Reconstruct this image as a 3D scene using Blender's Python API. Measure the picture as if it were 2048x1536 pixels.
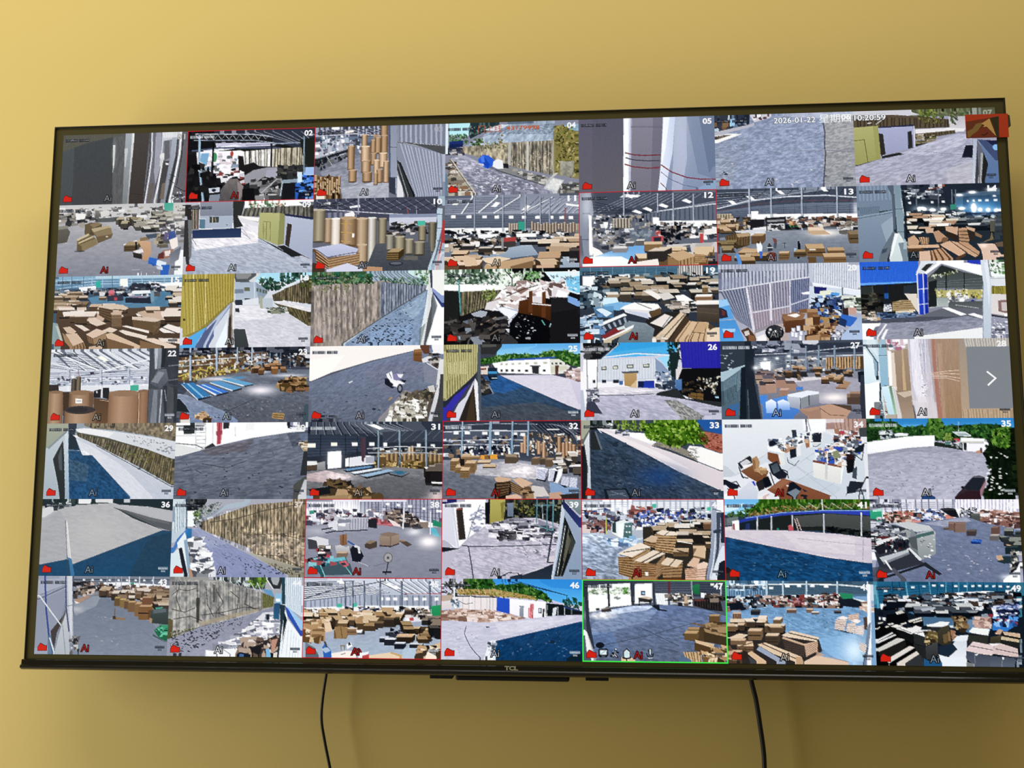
import bpy, math
import numpy as np
from mathutils import Matrix, Vector

# ---------------------------------------------------------------- camera, world, light, exposure
SC = bpy.context.scene
for o in list(bpy.data.objects):
    bpy.data.objects.remove(o)
ZC = 1.55                       # height of the screen's centre above the floor
WALL_Y = 0.078                  # the wall stands this far behind the screen face
cam_data = bpy.data.cameras.new('camera')
cam_data.sensor_width = 36.0
cam_data.lens = 1950.0 / 2048.0 * 36.0
cam_data.clip_start = 0.01
cam = bpy.data.objects.new('camera', cam_data)
SC.collection.objects.link(cam)
cam.matrix_world = Matrix(((0.99685, 0.00898, 0.07875, 0.11443), (0.07926, -0.11835, -0.98980, -1.43002), (0.00043, 0.99293, -0.11869, ZC - 0.17413), (0, 0, 0, 1)))
SC.camera = cam

world = bpy.data.worlds.new('room_ambience')
SC.world = world
world.use_nodes = True
world.node_tree.nodes['Background'].inputs[0].default_value = (1.0, 0.82, 0.42, 1)
world.node_tree.nodes['Background'].inputs[1].default_value = 0.125


def area(name, loc, target, sx, sy, power, col):
    d = bpy.data.lights.new(name, 'AREA')
    d.shape, d.size, d.size_y, d.energy, d.color = 'RECTANGLE', sx, sy, power, col
    o = bpy.data.objects.new(name, d)
    SC.collection.objects.link(o)
    o.location = loc
    o.rotation_euler = (Vector(target) - Vector(loc)).to_track_quat('-Z', 'Y').to_euler()


area('ceiling_strip_lamp', (-0.25, -0.85, ZC + 2.0), (-0.4, 0.0, ZC), 3.6, 0.3, 44.0, (1.0, 0.955, 0.89))
area('window_daylight', (-2.25, -0.62, ZC - 0.30), (0.0, 0.0, ZC - 0.3), 0.9, 1.6, 34.0, (0.97, 0.99, 1.0))

vs = SC.view_settings
vs.view_transform = 'Standard'
vs.look = 'None'
vs.exposure = 0.0
vs.gamma = 1.0
vs.use_curve_mapping = False


# ---------------------------------------------------------------- helpers
def lin(c):
    c = np.asarray(c, np.float32)
    return np.where(c <= 0.04045, c / 12.92, ((c + 0.055) / 1.055) ** 2.4)


def rgb(h):
    return tuple(float(x) for x in lin([int(h[i:i + 2], 16) / 255 for i in (0, 2, 4)])) + (1.0,)


def paint_mat(name, col, rough=0.5, bump=0.0, scale=200.0, vary=0.0, spec=0.5, metal=0.0):
    m = bpy.data.materials.new(name)
    m.use_nodes = True
    nt = m.node_tree
    b = nt.nodes['Principled BSDF']
    b.inputs['Base Color'].default_value = rgb(col)
    b.inputs['Roughness'].default_value = rough
    b.inputs['Specular IOR Level'].default_value = spec
    b.inputs['Metallic'].default_value = metal
    tc = nt.nodes.new('ShaderNodeTexCoord')
    n = nt.nodes.new('ShaderNodeTexNoise')
    n.inputs['Scale'].default_value = scale
    n.inputs['Detail'].default_value = 4
    nt.links.new(tc.outputs['Object'], n.inputs['Vector'])
    if bump:
        bp = nt.nodes.new('ShaderNodeBump')
        bp.inputs['Strength'].default_value = bump
        bp.inputs['Distance'].default_value = 0.002
        nt.links.new(n.outputs['Fac'], bp.inputs['Height'])
        nt.links.new(bp.outputs['Normal'], b.inputs['Normal'])
    if vary:
        n2 = nt.nodes.new('ShaderNodeTexNoise')
        n2.inputs['Scale'].default_value = 3.0
        n2.inputs['Detail'].default_value = 5
        nt.links.new(tc.outputs['Object'], n2.inputs['Vector'])
        r = nt.nodes.new('ShaderNodeMapRange')
        r.inputs['To Min'].default_value, r.inputs['To Max'].default_value = 1 - vary, 1 + vary
        nt.links.new(n2.outputs['Fac'], r.inputs['Value'])
        mx = nt.nodes.new('ShaderNodeVectorMath')
        mx.operation = 'SCALE'
        mx.inputs[0].default_value = rgb(col)[:3]
        nt.links.new(r.outputs[0], mx.inputs['Scale'])
        nt.links.new(mx.outputs[0], b.inputs['Base Color'])
    return m


GLOW = {}


def glow_mat(h):
    """A flat lit colour of the screen."""
    if h not in GLOW:
        m = bpy.data.materials.new('lit_' + h)
        m.use_nodes = True
        nt = m.node_tree
        b = nt.nodes['Principled BSDF']
        b.inputs['Base Color'].default_value = (0, 0, 0, 1)
        b.inputs['Specular IOR Level'].default_value = 0.1
        b.inputs['Emission Color'].default_value = rgb(h)
        b.inputs['Emission Strength'].default_value = 1.0
        GLOW[h] = m
    return GLOW[h]


def link(name, me, parent=None, mats=()):
    o = bpy.data.objects.new(name, me)
    SC.collection.objects.link(o)
    for m in mats:
        me.materials.append(m)
    if parent is not None:
        o.parent = parent
    return o


def poly(name, loops, mats, parent, idx=None):
    """Flat outlines given as lists of (x, y, z); loop i takes material idx[i]."""
    v, f = [], []
    for lp in loops:
        f.append(list(range(len(v), len(v) + len(lp))))
        v += lp
    me = bpy.data.meshes.new(name)
    me.from_pydata(v, [], f)
    for i, p in enumerate(me.polygons):
        p.material_index = idx[i] if idx else 0
    return link(name, me, parent, mats)


def box(name, x0, x1, y0, y1, z0, z1, mat, parent, bev=0.0):
    v = [(x, y, z) for x in (x0, x1) for y in (y0, y1) for z in (z0, z1)]
    f = [(0, 1, 3, 2), (4, 6, 7, 5), (0, 4, 5, 1), (2, 3, 7, 6), (0, 2, 6, 4), (1, 5, 7, 3)]
    me = bpy.data.meshes.new(name)
    me.from_pydata(v, [], f)
    o = link(name, me, parent, [mat])
    if bev:
        b = o.modifiers.new('bevel', 'BEVEL')
        b.width, b.segments = bev, 3
    return o


def extrude_x(name, prof, x0, x1, mat, parent, smooth=False):
    """A closed (y, z) outline drawn out along x."""
    n = len(prof)
    v = [(x0, y, z) for y, z in prof] + [(x1, y, z) for y, z in prof]
    f = [tuple(range(n - 1, -1, -1)), tuple(range(n, 2 * n))] + [(i, (i + 1) % n, n + (i + 1) % n, n + i) for i in range(n)]
    me = bpy.data.meshes.new(name)
    me.from_pydata(v, [], f)
    return link(name, me, parent, [mat])


def text_mesh(body, size, offset=0.0, spacing=1.0, shear=0.0):
    """Vertices and faces of a flat text in the x-z plane, left bottom at the origin."""
    c = bpy.data.curves.new('lettering', 'FONT')
    c.body, c.size, c.offset, c.space_character, c.shear = body, size, offset, spacing, shear
    c.resolution_u = 3
    o = bpy.data.objects.new('lettering', c)
    SC.collection.objects.link(o)
    dg = bpy.context.evaluated_depsgraph_get()
    me = o.evaluated_get(dg).to_mesh()
    v = [(p.co.x, p.co.y) for p in me.vertices]
    f = [tuple(p.vertices) for p in me.polygons]
    o.evaluated_get(dg).to_mesh_clear()
    bpy.data.objects.remove(o)
    bpy.data.curves.remove(c)
    return v, f


TXT = {}


def text(name, body, x, z, y, height, layers, parent, width=None, right=False):
    """Flat text part: layers are (material, outline growth, forward step), drawn to a given capital height and width."""
    vs_, fs_, ix = [], [], []
    for k, (mat, grow, step) in enumerate(layers):
        key = (body, grow)
        if key not in TXT:
            TXT[key] = text_mesh(body, 1.0, grow)
        v, f = TXT[key]
        v0 = TXT[(body, layers[-1][1])][0] if (body, layers[-1][1]) in TXT else text_mesh(body, 1.0, layers[-1][1])[0]
        a = np.array(v0)
        lo, hi = a.min(0), a.max(0)
        sy = height / (hi[1] - lo[1])
        sx = width / (hi[0] - lo[0]) if width else sy
        ox = x - (hi[0] - lo[0]) * sx if right else x
        base = len(vs_)
        vs_ += [(ox + (p[0] - lo[0]) * sx, y - step, z + (p[1] - lo[1]) * sy) for p in v]
        fs_ += [tuple(base + i for i in q) for q in f]
        ix += [k] * len(f)
    me = bpy.data.meshes.new(name)
    me.from_pydata(vs_, [], fs_)
    for p, i in zip(me.polygons, ix):
        p.material_index = i
    return link(name, me, parent, [l[0] for l in layers])


def cable(name, pts, r, mat, label):
    """A round cord through points, as one tube mesh."""
    P3 = [Vector(p) for p in pts]
    path = []
    for i in range(len(P3) - 1):
        p0, p1, p2, p3 = P3[max(i - 1, 0)], P3[i], P3[i + 1], P3[min(i + 2, len(P3) - 1)]
        for k in range(8):
            t = k / 8
            path.append(0.5 * (2 * p1 + (p2 - p0) * t + (2 * p0 - 5 * p1 + 4 * p2 - p3) * t * t + (3 * p1 - p0 - 3 * p2 + p3) * t ** 3))
    path.append(P3[-1])
    v, f, n = [], [], 12
    for i, p in enumerate(path):
        d = (path[min(i + 1, len(path) - 1)] - path[max(i - 1, 0)]).normalized()
        a = d.cross(Vector((0, 1, 0.01))).normalized()
        b = d.cross(a)
        for k in range(n):
            w = 2 * math.pi * k / n
            v.append(p + a * (r * math.cos(w)) + b * (r * math.sin(w)))
    for i in range(len(path) - 1):
        for k in range(n):
            f.append((i * n + k, i * n + (k + 1) % n, (i + 1) * n + (k + 1) % n, (i + 1) * n + k))
    me = bpy.data.meshes.new(name)
    me.from_pydata(v, [], f)
    for q in me.polygons:
        q.use_smooth = True
    o = link(name, me, None, [mat])
    o['label'], o['category'], o['group'] = label, 'cable', 'cables under the television'
    return o


# ---------------------------------------------------------------- the room
M_WALL = paint_mat('yellow_wall_paint', 'e7cd7d', 0.75, 0.05, 260.0, 0.025, 0.25)
M_FLOOR = paint_mat('grey_floor_tile', '8f8a80', 0.5, 0.02, 90.0, 0.05)
wall = box('wall_back', -3.0, 3.0, WALL_Y, WALL_Y + 0.15, 0.0, 3.2, M_WALL, None)
wall['kind'] = 'structure'
floor = box('floor', -3.0, 3.0, -4.0, WALL_Y + 0.15, -0.1, 0.0, M_FLOOR, None)
floor['kind'] = 'structure'

# ---------------------------------------------------------------- screen picture painter
# Every camera picture is drawn by code in tile units (320 x 180), then stored as colours on the tile's own mesh grid.
TW, TH, SS = 320.0, 180.0, 1.2
CW, CH = int(TW * SS), int(TH * SS)
cv = None            # current canvas
rng = None
PAL = {}


def hx(c):
    return np.array([int(c[i:i + 2], 16) for i in (0, 2, 4)], np.float32) / 255.0


def T(n):
    global cv, rng
    cv = np.zeros((CH, CW, 3), np.float32)
    rng = np.random.RandomState(1000 + n)
    PICS[n] = cv


PICS = {}


def bg(c, c2=None):
    P(c, [-2, -2, 322, -2, 322, 182, -2, 182], c2)


def mask(pts):
    p = np.asarray(pts, np.float32).reshape(-1, 2) * SS
    x0, y0 = np.floor(p.min(0)).astype(int)
    x1, y1 = np.ceil(p.max(0)).astype(int) + 1
    x0, y0, x1, y1 = max(x0, 0), max(y0, 0), min(x1, CW), min(y1, CH)
    if x1 <= x0 or y1 <= y0:
        return None
    X = np.arange(x0, x1, dtype=np.float32)[None, :] + 0.5
    Y = np.arange(y0, y1, dtype=np.float32)[:, None] + 0.5
    m = np.zeros((y1 - y0, x1 - x0), bool)
    q = np.roll(p, -1, 0)
    for (ax, ay), (bx, by) in zip(p, q):
        if ay == by:
            continue
        c = ((ay > Y) != (by > Y)) & (X < (bx - ax) * (Y - ay) / (by - ay) + ax)
        m ^= c
    return m, slice(y0, y1), slice(x0, x1), X / SS, Y / SS


def put(m, ys, xs, col, a=1.0):
    r = cv[ys, xs]
    if a >= 1.0:
        if np.ndim(col) == 1:
            r[m] = col
        else:
            r[m] = col[m]
    else:
        k = (m * a)[..., None]
        r += (col - r) * k


def P(c, pts, c2=None, d='v', a=1.0):
    g = mask(pts)
    if g is None:
        return
    m, ys, xs, X, Y = g
    col = hx(c)
    if c2:
        p = np.asarray(pts, np.float32).reshape(-1, 2)
        lo, hi = p.min(0), p.max(0)
        t = (Y - lo[1]) / (hi[1] - lo[1] + 1e-6) + 0 * X if d == 'v' else (X - lo[0]) / (hi[0] - lo[0] + 1e-6) + 0 * Y
        t = np.clip(t, 0, 1)[..., None]
        col = col * (1 - t) + hx(c2) * t
    put(m, ys, xs, col, a)


def L(c, w, pts, a=1.0):
    p = np.asarray(pts, np.float32).reshape(-1, 2)
    for (ax, ay), (bx, by) in zip(p[:-1], p[1:]):
        dx, dy = bx - ax, by - ay
        n = max((dx * dx + dy * dy) ** 0.5, 1e-6)
        ox, oy = -dy / n * w / 2, dx / n * w / 2
        ex, ey = dx / n * w * 0.3, dy / n * w * 0.3
        P(c, [ax + ox - ex, ay + oy - ey, bx + ox + ex, by + oy + ey, bx - ox + ex, by - oy + ey, ax - ox - ex, ay - oy - ey], a=a)


def E(c, cx, cy, rx, ry, a=1.0, rot=0.0):
    t = np.linspace(0, 2 * np.pi, 21)[:-1]
    x, y = np.cos(t) * rx, np.sin(t) * ry
    s, k = np.sin(rot), np.cos(rot)
    P(c, np.c_[cx + x * k - y * s, cy + x * s + y * k].ravel(), a=a)


def G(c, cx, cy, rx, ry, a=1.0):
    X = (np.arange(CW) + 0.5) / SS
    Y = (np.arange(CH) + 0.5) / SS
    k = np.exp(-(((X - cx) / rx) ** 2)[None, :] - (((Y - cy) / ry) ** 2)[:, None]) * a
    cv[:] += (hx(c) - cv) * k[..., None]


def noise(X, Y, sx, sy, seed):
    r = np.random.RandomState(seed)
    t = r.rand(64, 64).astype(np.float32)
    u, v = X / sx + 7.3, Y / sy + 3.1
    i, j = np.floor(u).astype(int), np.floor(v).astype(int)
    f, g = u - i, v - j
    f, g = f * f * (3 - 2 * f), g * g * (3 - 2 * g)
    A = t[j % 64, i % 64]; B_ = t[j % 64, (i + 1) % 64]; C_ = t[(j + 1) % 64, i % 64]; D_ = t[(j + 1) % 64, (i + 1) % 64]
    return (A * (1 - f) + B_ * f) * (1 - g) + (C_ * (1 - f) + D_ * f) * g


def N(pts, amp, sx, sy, th=0.0, k=1.0):
    """Grain: multiply a region by two octaves of stretched value noise (k>1 makes it streaky)."""
    g = mask(pts)
    if g is None:
        return
    m, ys, xs, X, Y = g
    c, s = np.cos(th), np.sin(th)
    U, V = X * c + Y * s, -X * s + Y * c
    sd = rng.randint(1 << 20)
    amp = amp * 0.75 if amp < 0.2 else amp
    n = noise(U, V, sx, sy, sd) * 0.62 + noise(U, V, sx * 0.45, sy * 0.45, sd + 1) * 0.38
    n = np.clip((n - 0.5) * 2 * k, -1, 1)
    cv[ys, xs] *= (1 + amp * n * m)[..., None]


def S(q, c1, c2, n, k=0.5, jit=0.0, a=1.0):
    """Ribs: n stripes of c2 on c1 across a quad (TL TR BR BL), running from its top edge to its bottom edge."""
    q = np.asarray(q, np.float32).reshape(4, 2)
    P(c1, q.ravel(), a=a)
    for i in range(int(n)):
        j = jit * (rng.rand() - 0.5)
        t0, t1 = (i + 0.5 - k / 2 + j) / n, (i + 0.5 + k / 2 + j) / n
        A, B_ = q[0] + (q[1] - q[0]) * t0, q[0] + (q[1] - q[0]) * t1
        D_, C_ = q[3] + (q[2] - q[3]) * t0, q[3] + (q[2] - q[3]) * t1
        P(c2, [*A, *B_, *C_, *D_], a=a)


def inside(pts, n):
    p = np.asarray(pts, np.float32).reshape(-1, 2)
    lo, hi = p.min(0), p.max(0)
    out = []
    q = np.roll(p, -1, 0)
    while len(out) < n:
        x, y = lo + (hi - lo) * rng.rand(2)
        ins = False
        for (ax, ay), (bx, by) in zip(p, q):
            if (ay > y) != (by > y) and x < (bx - ax) * (y - ay) / (by - ay) + ax:
                ins = not ins
        if ins:
            out.append((x, y, (y - lo[1]) / (hi[1] - lo[1] + 1e-6)))
    out.sort(key=lambda t: t[1])
    return out


def pal(s):
    return PAL.get(s, s).split()


def K(pts, cols, n, s0, s1, asp=1.8, tilt=0.35):
    """Clutter: n small skewed scraps, growing from s0 (far) to s1 (near)."""
    cs = pal(cols)
    for x, y, t in inside(pts, n):
        s = (s0 + (s1 - s0) * t) * (0.6 + 0.8 * rng.rand())
        w, h = s * asp * (0.6 + 0.8 * rng.rand()), s
        k = (rng.rand(4) - 0.5) * tilt * s * 2
        P(cs[rng.randint(len(cs))], [x - w / 2, y - h / 2 + k[0], x + w / 2 + k[1], y - h / 2 + k[2], x + w / 2, y + h / 2 + k[3], x - w / 2 + k[1], y + h / 2])


def X(x, y, w, h, dx, dy, ct, cf, cs=None, n=0, cl='33261a'):
    """Carton or stack: front face at x, y (top left) of w by h, its top face leaning back by dx, dy."""
    P(cf, [x, y, x + w, y, x + w, y + h, x, y + h])
    for i in range(n):
        yy = y + h * (i + 1) / (n + 1)
        L(cl, max(h / (n + 1) * 0.22, 0.5), [x, yy, x + w, yy])
    if dx > 0:
        P(cs or cf, [x + w, y, x + w + dx, y - dy, x + w + dx, y - dy + h * 0.85, x + w, y + h])
    elif dx < 0:
        P(cs or cf, [x, y, x + dx, y - dy, x + dx, y - dy + h * 0.85, x, y + h])
    P(ct, [x, y, x + dx, y - dy, x + w + dx, y - dy, x + w, y])


def B(pts, n, s0, s1, tops, fronts, asp=1.8, hgt=0.6, lean=0.5):
    """A spread of n cartons inside a region, far ones first."""
    ct, cf = pal(tops), pal(fronts)
    for x, y, t in inside(pts, n):
        s = (s0 + (s1 - s0) * t) * (0.75 + 0.5 * rng.rand())
        w = s * asp * (0.7 + 0.6 * rng.rand())
        h = s * hgt * (0.6 + 0.9 * rng.rand())
        f = cf[rng.randint(len(cf))]
        P('17130f', [x - w * 0.52, y + h * 0.2, x + w * 0.62, y + h * 0.2, x + w * 0.66, y + h * 0.72, x - w * 0.45, y + h * 0.72], a=0.75)
        X(x - w / 2, y - h / 2, w, h, (rng.rand() - 0.5) * 2 * lean * s, s * (0.28 + 0.3 * rng.rand()), ct[rng.randint(len(ct))], f, cf[rng.randint(len(cf))])


def F(pts, cols, n, s):
    """Leaves: n small blobs, a dense crown on a ground of its first colour."""
    cs = pal(cols)
    if n >= 150:
        P(cs[0], pts)
    for x, y, t in inside(pts, n):
        r = s * (0.4 + 0.8 * rng.rand())
        E(cs[rng.randint(len(cs))], x, y, r, r * 0.5, 0.85, rng.rand() * 3)
        if rng.rand() < 0.5:
            E('141a0c', x + r * 0.6, y + r * 0.6, r * 0.6, r * 0.3, 0.8, rng.rand() * 3)


def D(pts, c, n, s):
    """Specks: dark or light flecks strewn over a surface."""
    cs = pal(c)
    for x, y, t in inside(pts, n):
        r = s * (0.4 + 0.8 * rng.rand()) * (0.6 + 0.6 * t)
        E(cs[rng.randint(len(cs))], x, y, r, r * 0.45, rot=(rng.rand() - 0.5) * 1.2)


def C(x, y, w, h, c, hi, lo, top=None):
    """Upright roll: shaded round body, light band at a third."""
    st = [lo, c, hi, c, lo]
    xs = [0, 0.16, 0.38, 0.72, 1.0]
    for i in range(4):
        P(st[i], [x + w * xs[i], y, x + w * xs[i + 1] + 0.4, y, x + w * xs[i + 1] + 0.4, y + h, x + w * xs[i], y + h], st[i + 1], 'h')
    E(lo, x + w / 2, y + h, w / 2, w * 0.09)
    E(top or hi, x + w / 2, y, w / 2, w * 0.1)


def stamp():
    """The small unreadable time stamp and data-rate marks the recorder prints on every picture."""
    for x0, y0, k, w, h in ((6, 12, 19, 3.2, 6), (291, 158, 7, 3.3, 5), (298, 165, 3, 3.3, 4)):
        r = cv[int(y0 * SS):int((y0 + h) * SS), int(x0 * SS):int((x0 + k * w) * SS)].mean()
        a, b = ('18181a', 'b8b8ba') if r > 0.33 else ('e2e4e6', '2a2a2c')
        for i in range(k):
            if i % 11 == 10:
                continue
            x = x0 + i * w
            P(a, [x, y0, x + w * 0.9, y0, x + w * 0.9, y0 + h, x, y0 + h], a=0.75)
            P(b, [x + w * 0.25, y0 + h * rng.rand() * 0.5, x + w * 0.7, y0 + h * 0.2, x + w * 0.65, y0 + h * (0.5 + 0.4 * rng.rand()), x + w * 0.2, y0 + h * 0.6], a=0.6)


def finish(n, sharp=0.6, sat=0.9):
    """Average to the vertex grid and add the slight over-sharpening of the video."""
    global cv
    cv = a = PICS[n]
    e = 6
    a[:e], a[-e:] = a[e], a[-e - 1]
    a[:, :e], a[:, -e:] = a[:, e:e + 1], a[:, -e - 1:-e]
    stamp()
    b = np.pad(a, ((1, 1), (1, 1), (0, 0)), 'edge')
    v = (b[0:-1:2, 0:-1:2] + b[1::2, 0:-1:2] + b[0:-1:2, 1::2] + b[1::2, 1::2]) / 4
    p = np.pad(v, ((1, 1), (1, 1), (0, 0)), 'edge')
    bl = (p[:-2, 1:-1] + p[2:, 1:-1] + p[1:-1, :-2] + p[1:-1, 2:]) / 4
    d = np.abs(v - bl).mean(2, keepdims=True)
    r = np.random.RandomState(n).randn(*v.shape[:2], 1)
    v = v + sharp * (v - bl) + r * (0.006 + 0.3 * d)
    k = 1.04 if n % 7 == 1 else 1.13
    v = 0.5 + (v - 0.5) * k
    cool = 1 - np.clip((v[..., :1] - v[..., 2:] - 0.05) / 0.15, 0, 1)
    v = v + cool * (1 - np.clip(v, 0, 1) ** 4) * np.array([-0.025, 0.0, 0.035])
    g = v.mean(2, keepdims=True)
    w = np.clip((v[..., :1] - v[..., 2:]) * 2.2, 0, 1)
    return np.clip(g + (v - g) * (sat - 0.2 * w), 0, 1)


# ---------------------------------------------------------------- the forty-nine camera pictures
T(1)
bg('4d4b46')
P('605a4a',[-10,-4,183,-3,183,4,123,9,62,21,25,34,-9,52])
P('54564f',[-6,44,30,33,31,184,-3,184],c2='4f4e4a')
P('4b4a44',[30,32,128,10,134,185,31,184],c2='4a4540')
P('625e57',[128,8,165,4,163,185,134,185])
N([128,8,165,4,163,185,134,185],0.18,2.7,13.5)
P('d3d1cb',[129,29,135,29,135,79,132,100])
G('d8d6d0',132.6,48.2,4.7,23.7,0.5)
P('a9abab',[160,4,183,3,180,100,175,185,160,185,160,100],c2='7f7f7a')
P('e2e2de',[177,4,183,3,175,185,172,185],c2='9c9a94')
P('d5d5d2',[159,38,168,38,164,86,161,86],a=0.7)
P('4f453b',[183,3,222,3,212,185,175,185],c2='43382f')
L('3a3029',1.4,[179,154,212,158,219,151])
P('716c6e',[222,3,254,3,237,185,212,185])
L('d9d8de',3.4,[228,3,230,59,225,117,217,182])
L('3c3634',2,[223,3,225,59,220,114,213,182])
P('a39fa6',[238,3,252,3,253,87,242,134,237,100])
P('8d8a92',[252,3,285,3,274,114,266,182,237,182,253,87])
P('4e4844',[254,73,275,73,267,131,256,179,248,179,253,114])
P('6e6259',[226,131,240,128,233,179,223,178])
P('7b6a58',[259,131,267,128,265,172,255,168])
P('c9c8cc',[254,3,285,3,283,18,258,22,255,87,250,87,254,32])
E('e2e0dc',258,61.7,8.1,8.8)
L('d8d4c8',4.1,[258,66,254,100,247,148,241,180])
L('ece9ea',3,[254,97,248,145,245,155])
P('6a6663',[260,22,273,22,275,66,262,73])
P('aeb0b6',[280,3,293,3,290,60,279,114,268,182,263,182,275,87],c2='8d8d92')
L('3a3634',2.7,[295,3,294,60,284,114,271,182])
P('6b6563',[295,3,322,4,323,186,278,186,294,73])
L('e9e9ee',5.1,[302,4,300,56,291,114,278,182])
L('2e2a29',2,[308,8,306,60,296,135])
L('27211e',1.4,[276,107,291,114])
L('27211e',1.4,[274,121,289,130])
L('27211e',1.7,[291,138,316,152])
P('f4f2f2',[265,78,274,80,272,84,266,83])
P('e4e4e4',[254,4,302,4,298,13,258,15],a=0.8)
D([286,148,316,148,317,182,280,182],'e8e8e8 202020',26,2.7)
N([-10,-4,322,-2,323,186,-7,184],0.07,1,7.4)
T(2)
bg('28241f')
S([39,2,317,5,318,39,46,33],'35343a','8b8a92',9,0.35,0.4)
P('3b3b42',[147,5,317,5,318,62,214,32])
L('8f9296',1.7,[167,5,265,38],a=0.8)
L('8f9296',1.7,[191,6,278,40],a=0.8)
L('8f9296',1.7,[214,6,291,42],a=0.8)
L('8f9296',1.7,[238,7,305,44],a=0.8)
L('8f9296',1.7,[261,7,318,47],a=0.8)
L('8f9296',1.7,[284,8,331,49],a=0.8)
L('8f9296',1.7,[307,8,344,51],a=0.8)
P('1f1b19',[2,-2,66,0,67,47,2,49])
P('2b2622',[9,5,181,14,214,25,214,34,12,26])
L('a3a3a8',1.3,[19,9,29,22])
L('8d8d92',1,[29,22,37,11])
L('a3a3a8',1.3,[37,9,48,22])
L('8d8d92',1,[48,22,56,11])
L('a3a3a8',1.3,[56,10,66,23])
L('8d8d92',1,[66,23,75,11])
L('a3a3a8',1.3,[75,10,85,23])
L('8d8d92',1,[85,23,93,12])
L('a3a3a8',1.3,[93,10,104,23])
L('8d8d92',1,[104,23,112,12])
L('a3a3a8',1.3,[112,11,122,24])
L('8d8d92',1,[122,24,130,13])
L('a3a3a8',1.3,[130,11,141,24])
L('8d8d92',1,[141,24,149,13])
L('a3a3a8',1.3,[149,12,159,25])
L('8d8d92',1,[159,25,167,13])
L('a3a3a8',1.3,[167,12,178,25])
L('8d8d92',1,[178,25,186,14])
L('a3a3a8',1.3,[186,12,196,25])
L('8d8d92',1,[196,25,204,14])
L('b5b8c0',2,[19,7,167,12,214,20])
L('8f929c',2,[16,23,167,27,241,39])
P('c3bed0',[70,32,214,34,221,42,73,44])
P('dfe0ea',[39,47,121,36,141,44,43,57])
L('55586a',4,[12,50,80,44,215,47,311,60])
L('8c93a4',2.7,[147,39,288,36])
P('eeeaf0',[23,53,134,52,154,59,142,123,27,115])
K([26,60,141,59,142,120,27,115],'f3f1f4 d9d6e0 b9b2b8 8d9aa8 6a6a66 d8c8cc',60,6,8.7)
P('7fa8c9',[35,57,55,57,50,88,33,77])
E('4b8f5c',69.5,67.6,5.4,12.1)
E('c2403c',112.3,59.9,4,7.4)
S([141,55,215,50,215,96,145,89],'e6e2dc','8d8474',9,0.4,0.6)
N([141,55,215,50,215,96,145,89],0.25,3.4,10.1)
S([215,50,301,48,299,92,215,96],'b9b09a','6a604c',11,0.4,0.7)
N([215,50,301,48,299,92,215,96],0.3,3.4,13.4)
P('2a2a1f',[281,31,318,22,319,106,299,106])
L('17140f',4.7,[65,30,64,115])
L('2a2726',4.7,[211,37,212,97])
L('201c1a',2.7,[158,52,158,90])
P('221d19',[2,60,23,57,30,108,57,101,78,129,88,180,3,179])
L('9fb4c4',5.4,[29,12,31,87,37,128,44,176])
L('5d7080',1.7,[34,87,40,135,47,176])
K([3,87,81,88,88,180,7,179],'1c1815 2a2520 3a342d 16120f',40,10.1,13.4,0.8)
P('2a221d',[128,65,141,67,145,89,168,83,182,93,158,110,131,103])
P('f2eff2',[81,98,138,103,142,116,88,133],a=0.9)
K([81,98,141,100,142,133,81,132],'f4f2f4 c9c0c4 2a2422 91413c',26,4.7,7.4)
P('7a7068',[85,180,88,150,108,123,128,123,144,144,142,181],c2='5a524e')
N([85,180,88,150,108,123,128,123,144,144,142,181],0.15,6.7,13.4)
P('a48f8c',[128,130,144,142,142,167,134,178],a=0.7)
P('9b9699',[145,117,168,103,202,97,229,98,226,131,202,118,169,131,149,137])
P('a7a2ad',[200,104,229,99,226,127,199,121])
P('1b1714',[142,150,169,147,176,182,142,181])
K([165,130,236,118,236,182,166,181],'4b4540 6d665f 2a2624 8f8a86 b9b4b2',45,6.7,10.1)
L('9a948f',2.7,[169,137,195,117,169,124])
L('b2aeb0',2.7,[189,161,229,125])
P('3b3833',[229,98,302,92,302,123,282,129,236,125])
K([229,91,282,92,282,119,229,125],'4a463c 2b2824 6a6455',24,5.4,6.7)
P('8d9aa0',[236,130,282,127,283,136,239,138])
L('a4aeb4',3.4,[241,135,237,169])
L('8b959c',3.4,[259,135,258,173])
P('22201f',[243,138,279,137,276,173,246,176])
P('3f6fc0',[273,139,317,123,318,184,273,180],c2='2f58a8')
K([276,119,317,113,318,180,280,180],'5d8fe0 3562b8 1b2238 9cc0f2 20242e 7fb0ea',40,6.7,8.7)
P('cfe0f4',[277,110,289,111,289,136,279,136])
P('9fb9e4',[297,99,315,99,316,119,296,119])
P('1a2030',[281,161,315,162,313,173,283,173])
L('7f8c94',3.4,[292,21,294,112])
P('c4c9d0',[57,146,85,144,85,156,59,158])
E('2a2a2e',70.4,151,5.4,4)
P('868b92',[60,163,86,161,85,180,59,180])
T(8)
bg('8a8688')
P('c9c5c0',[-6,4,320,2,322,43,-4,38])
P('b9b4b2',[-4,38,166,32,322,39,327,182,5,180],c2='87848a')
N([-4,38,166,32,322,39,327,182,5,180],0.08,13.5,4.7)
K([-3,7,317,6,318,43,0,44],'57504a 8a8176 3a3633 cbc5bf e6e3df 6d6459 b1a48f',150,4.7,7.4,1.9)
K([-2,21,85,18,67,51,30,51,0,48],'3e3934 6f665a 2b2825 a49a8a 8d8578',60,6.1,8.1)
P('efede9',[42,21,69,23,66,36,44,38])
P('5b554d',[71,15,81,15,81,31,72,31])
P('6a6258',[92,15,102,15,103,35,91,35])
P('d7d2c8',[105,18,128,15,129,28,108,33])
P('45a98a',[267,5,290,5,290,21,268,19])
P('3a3a32',[89,36,153,32,160,38,140,45,100,45],a=0.7)
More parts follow.
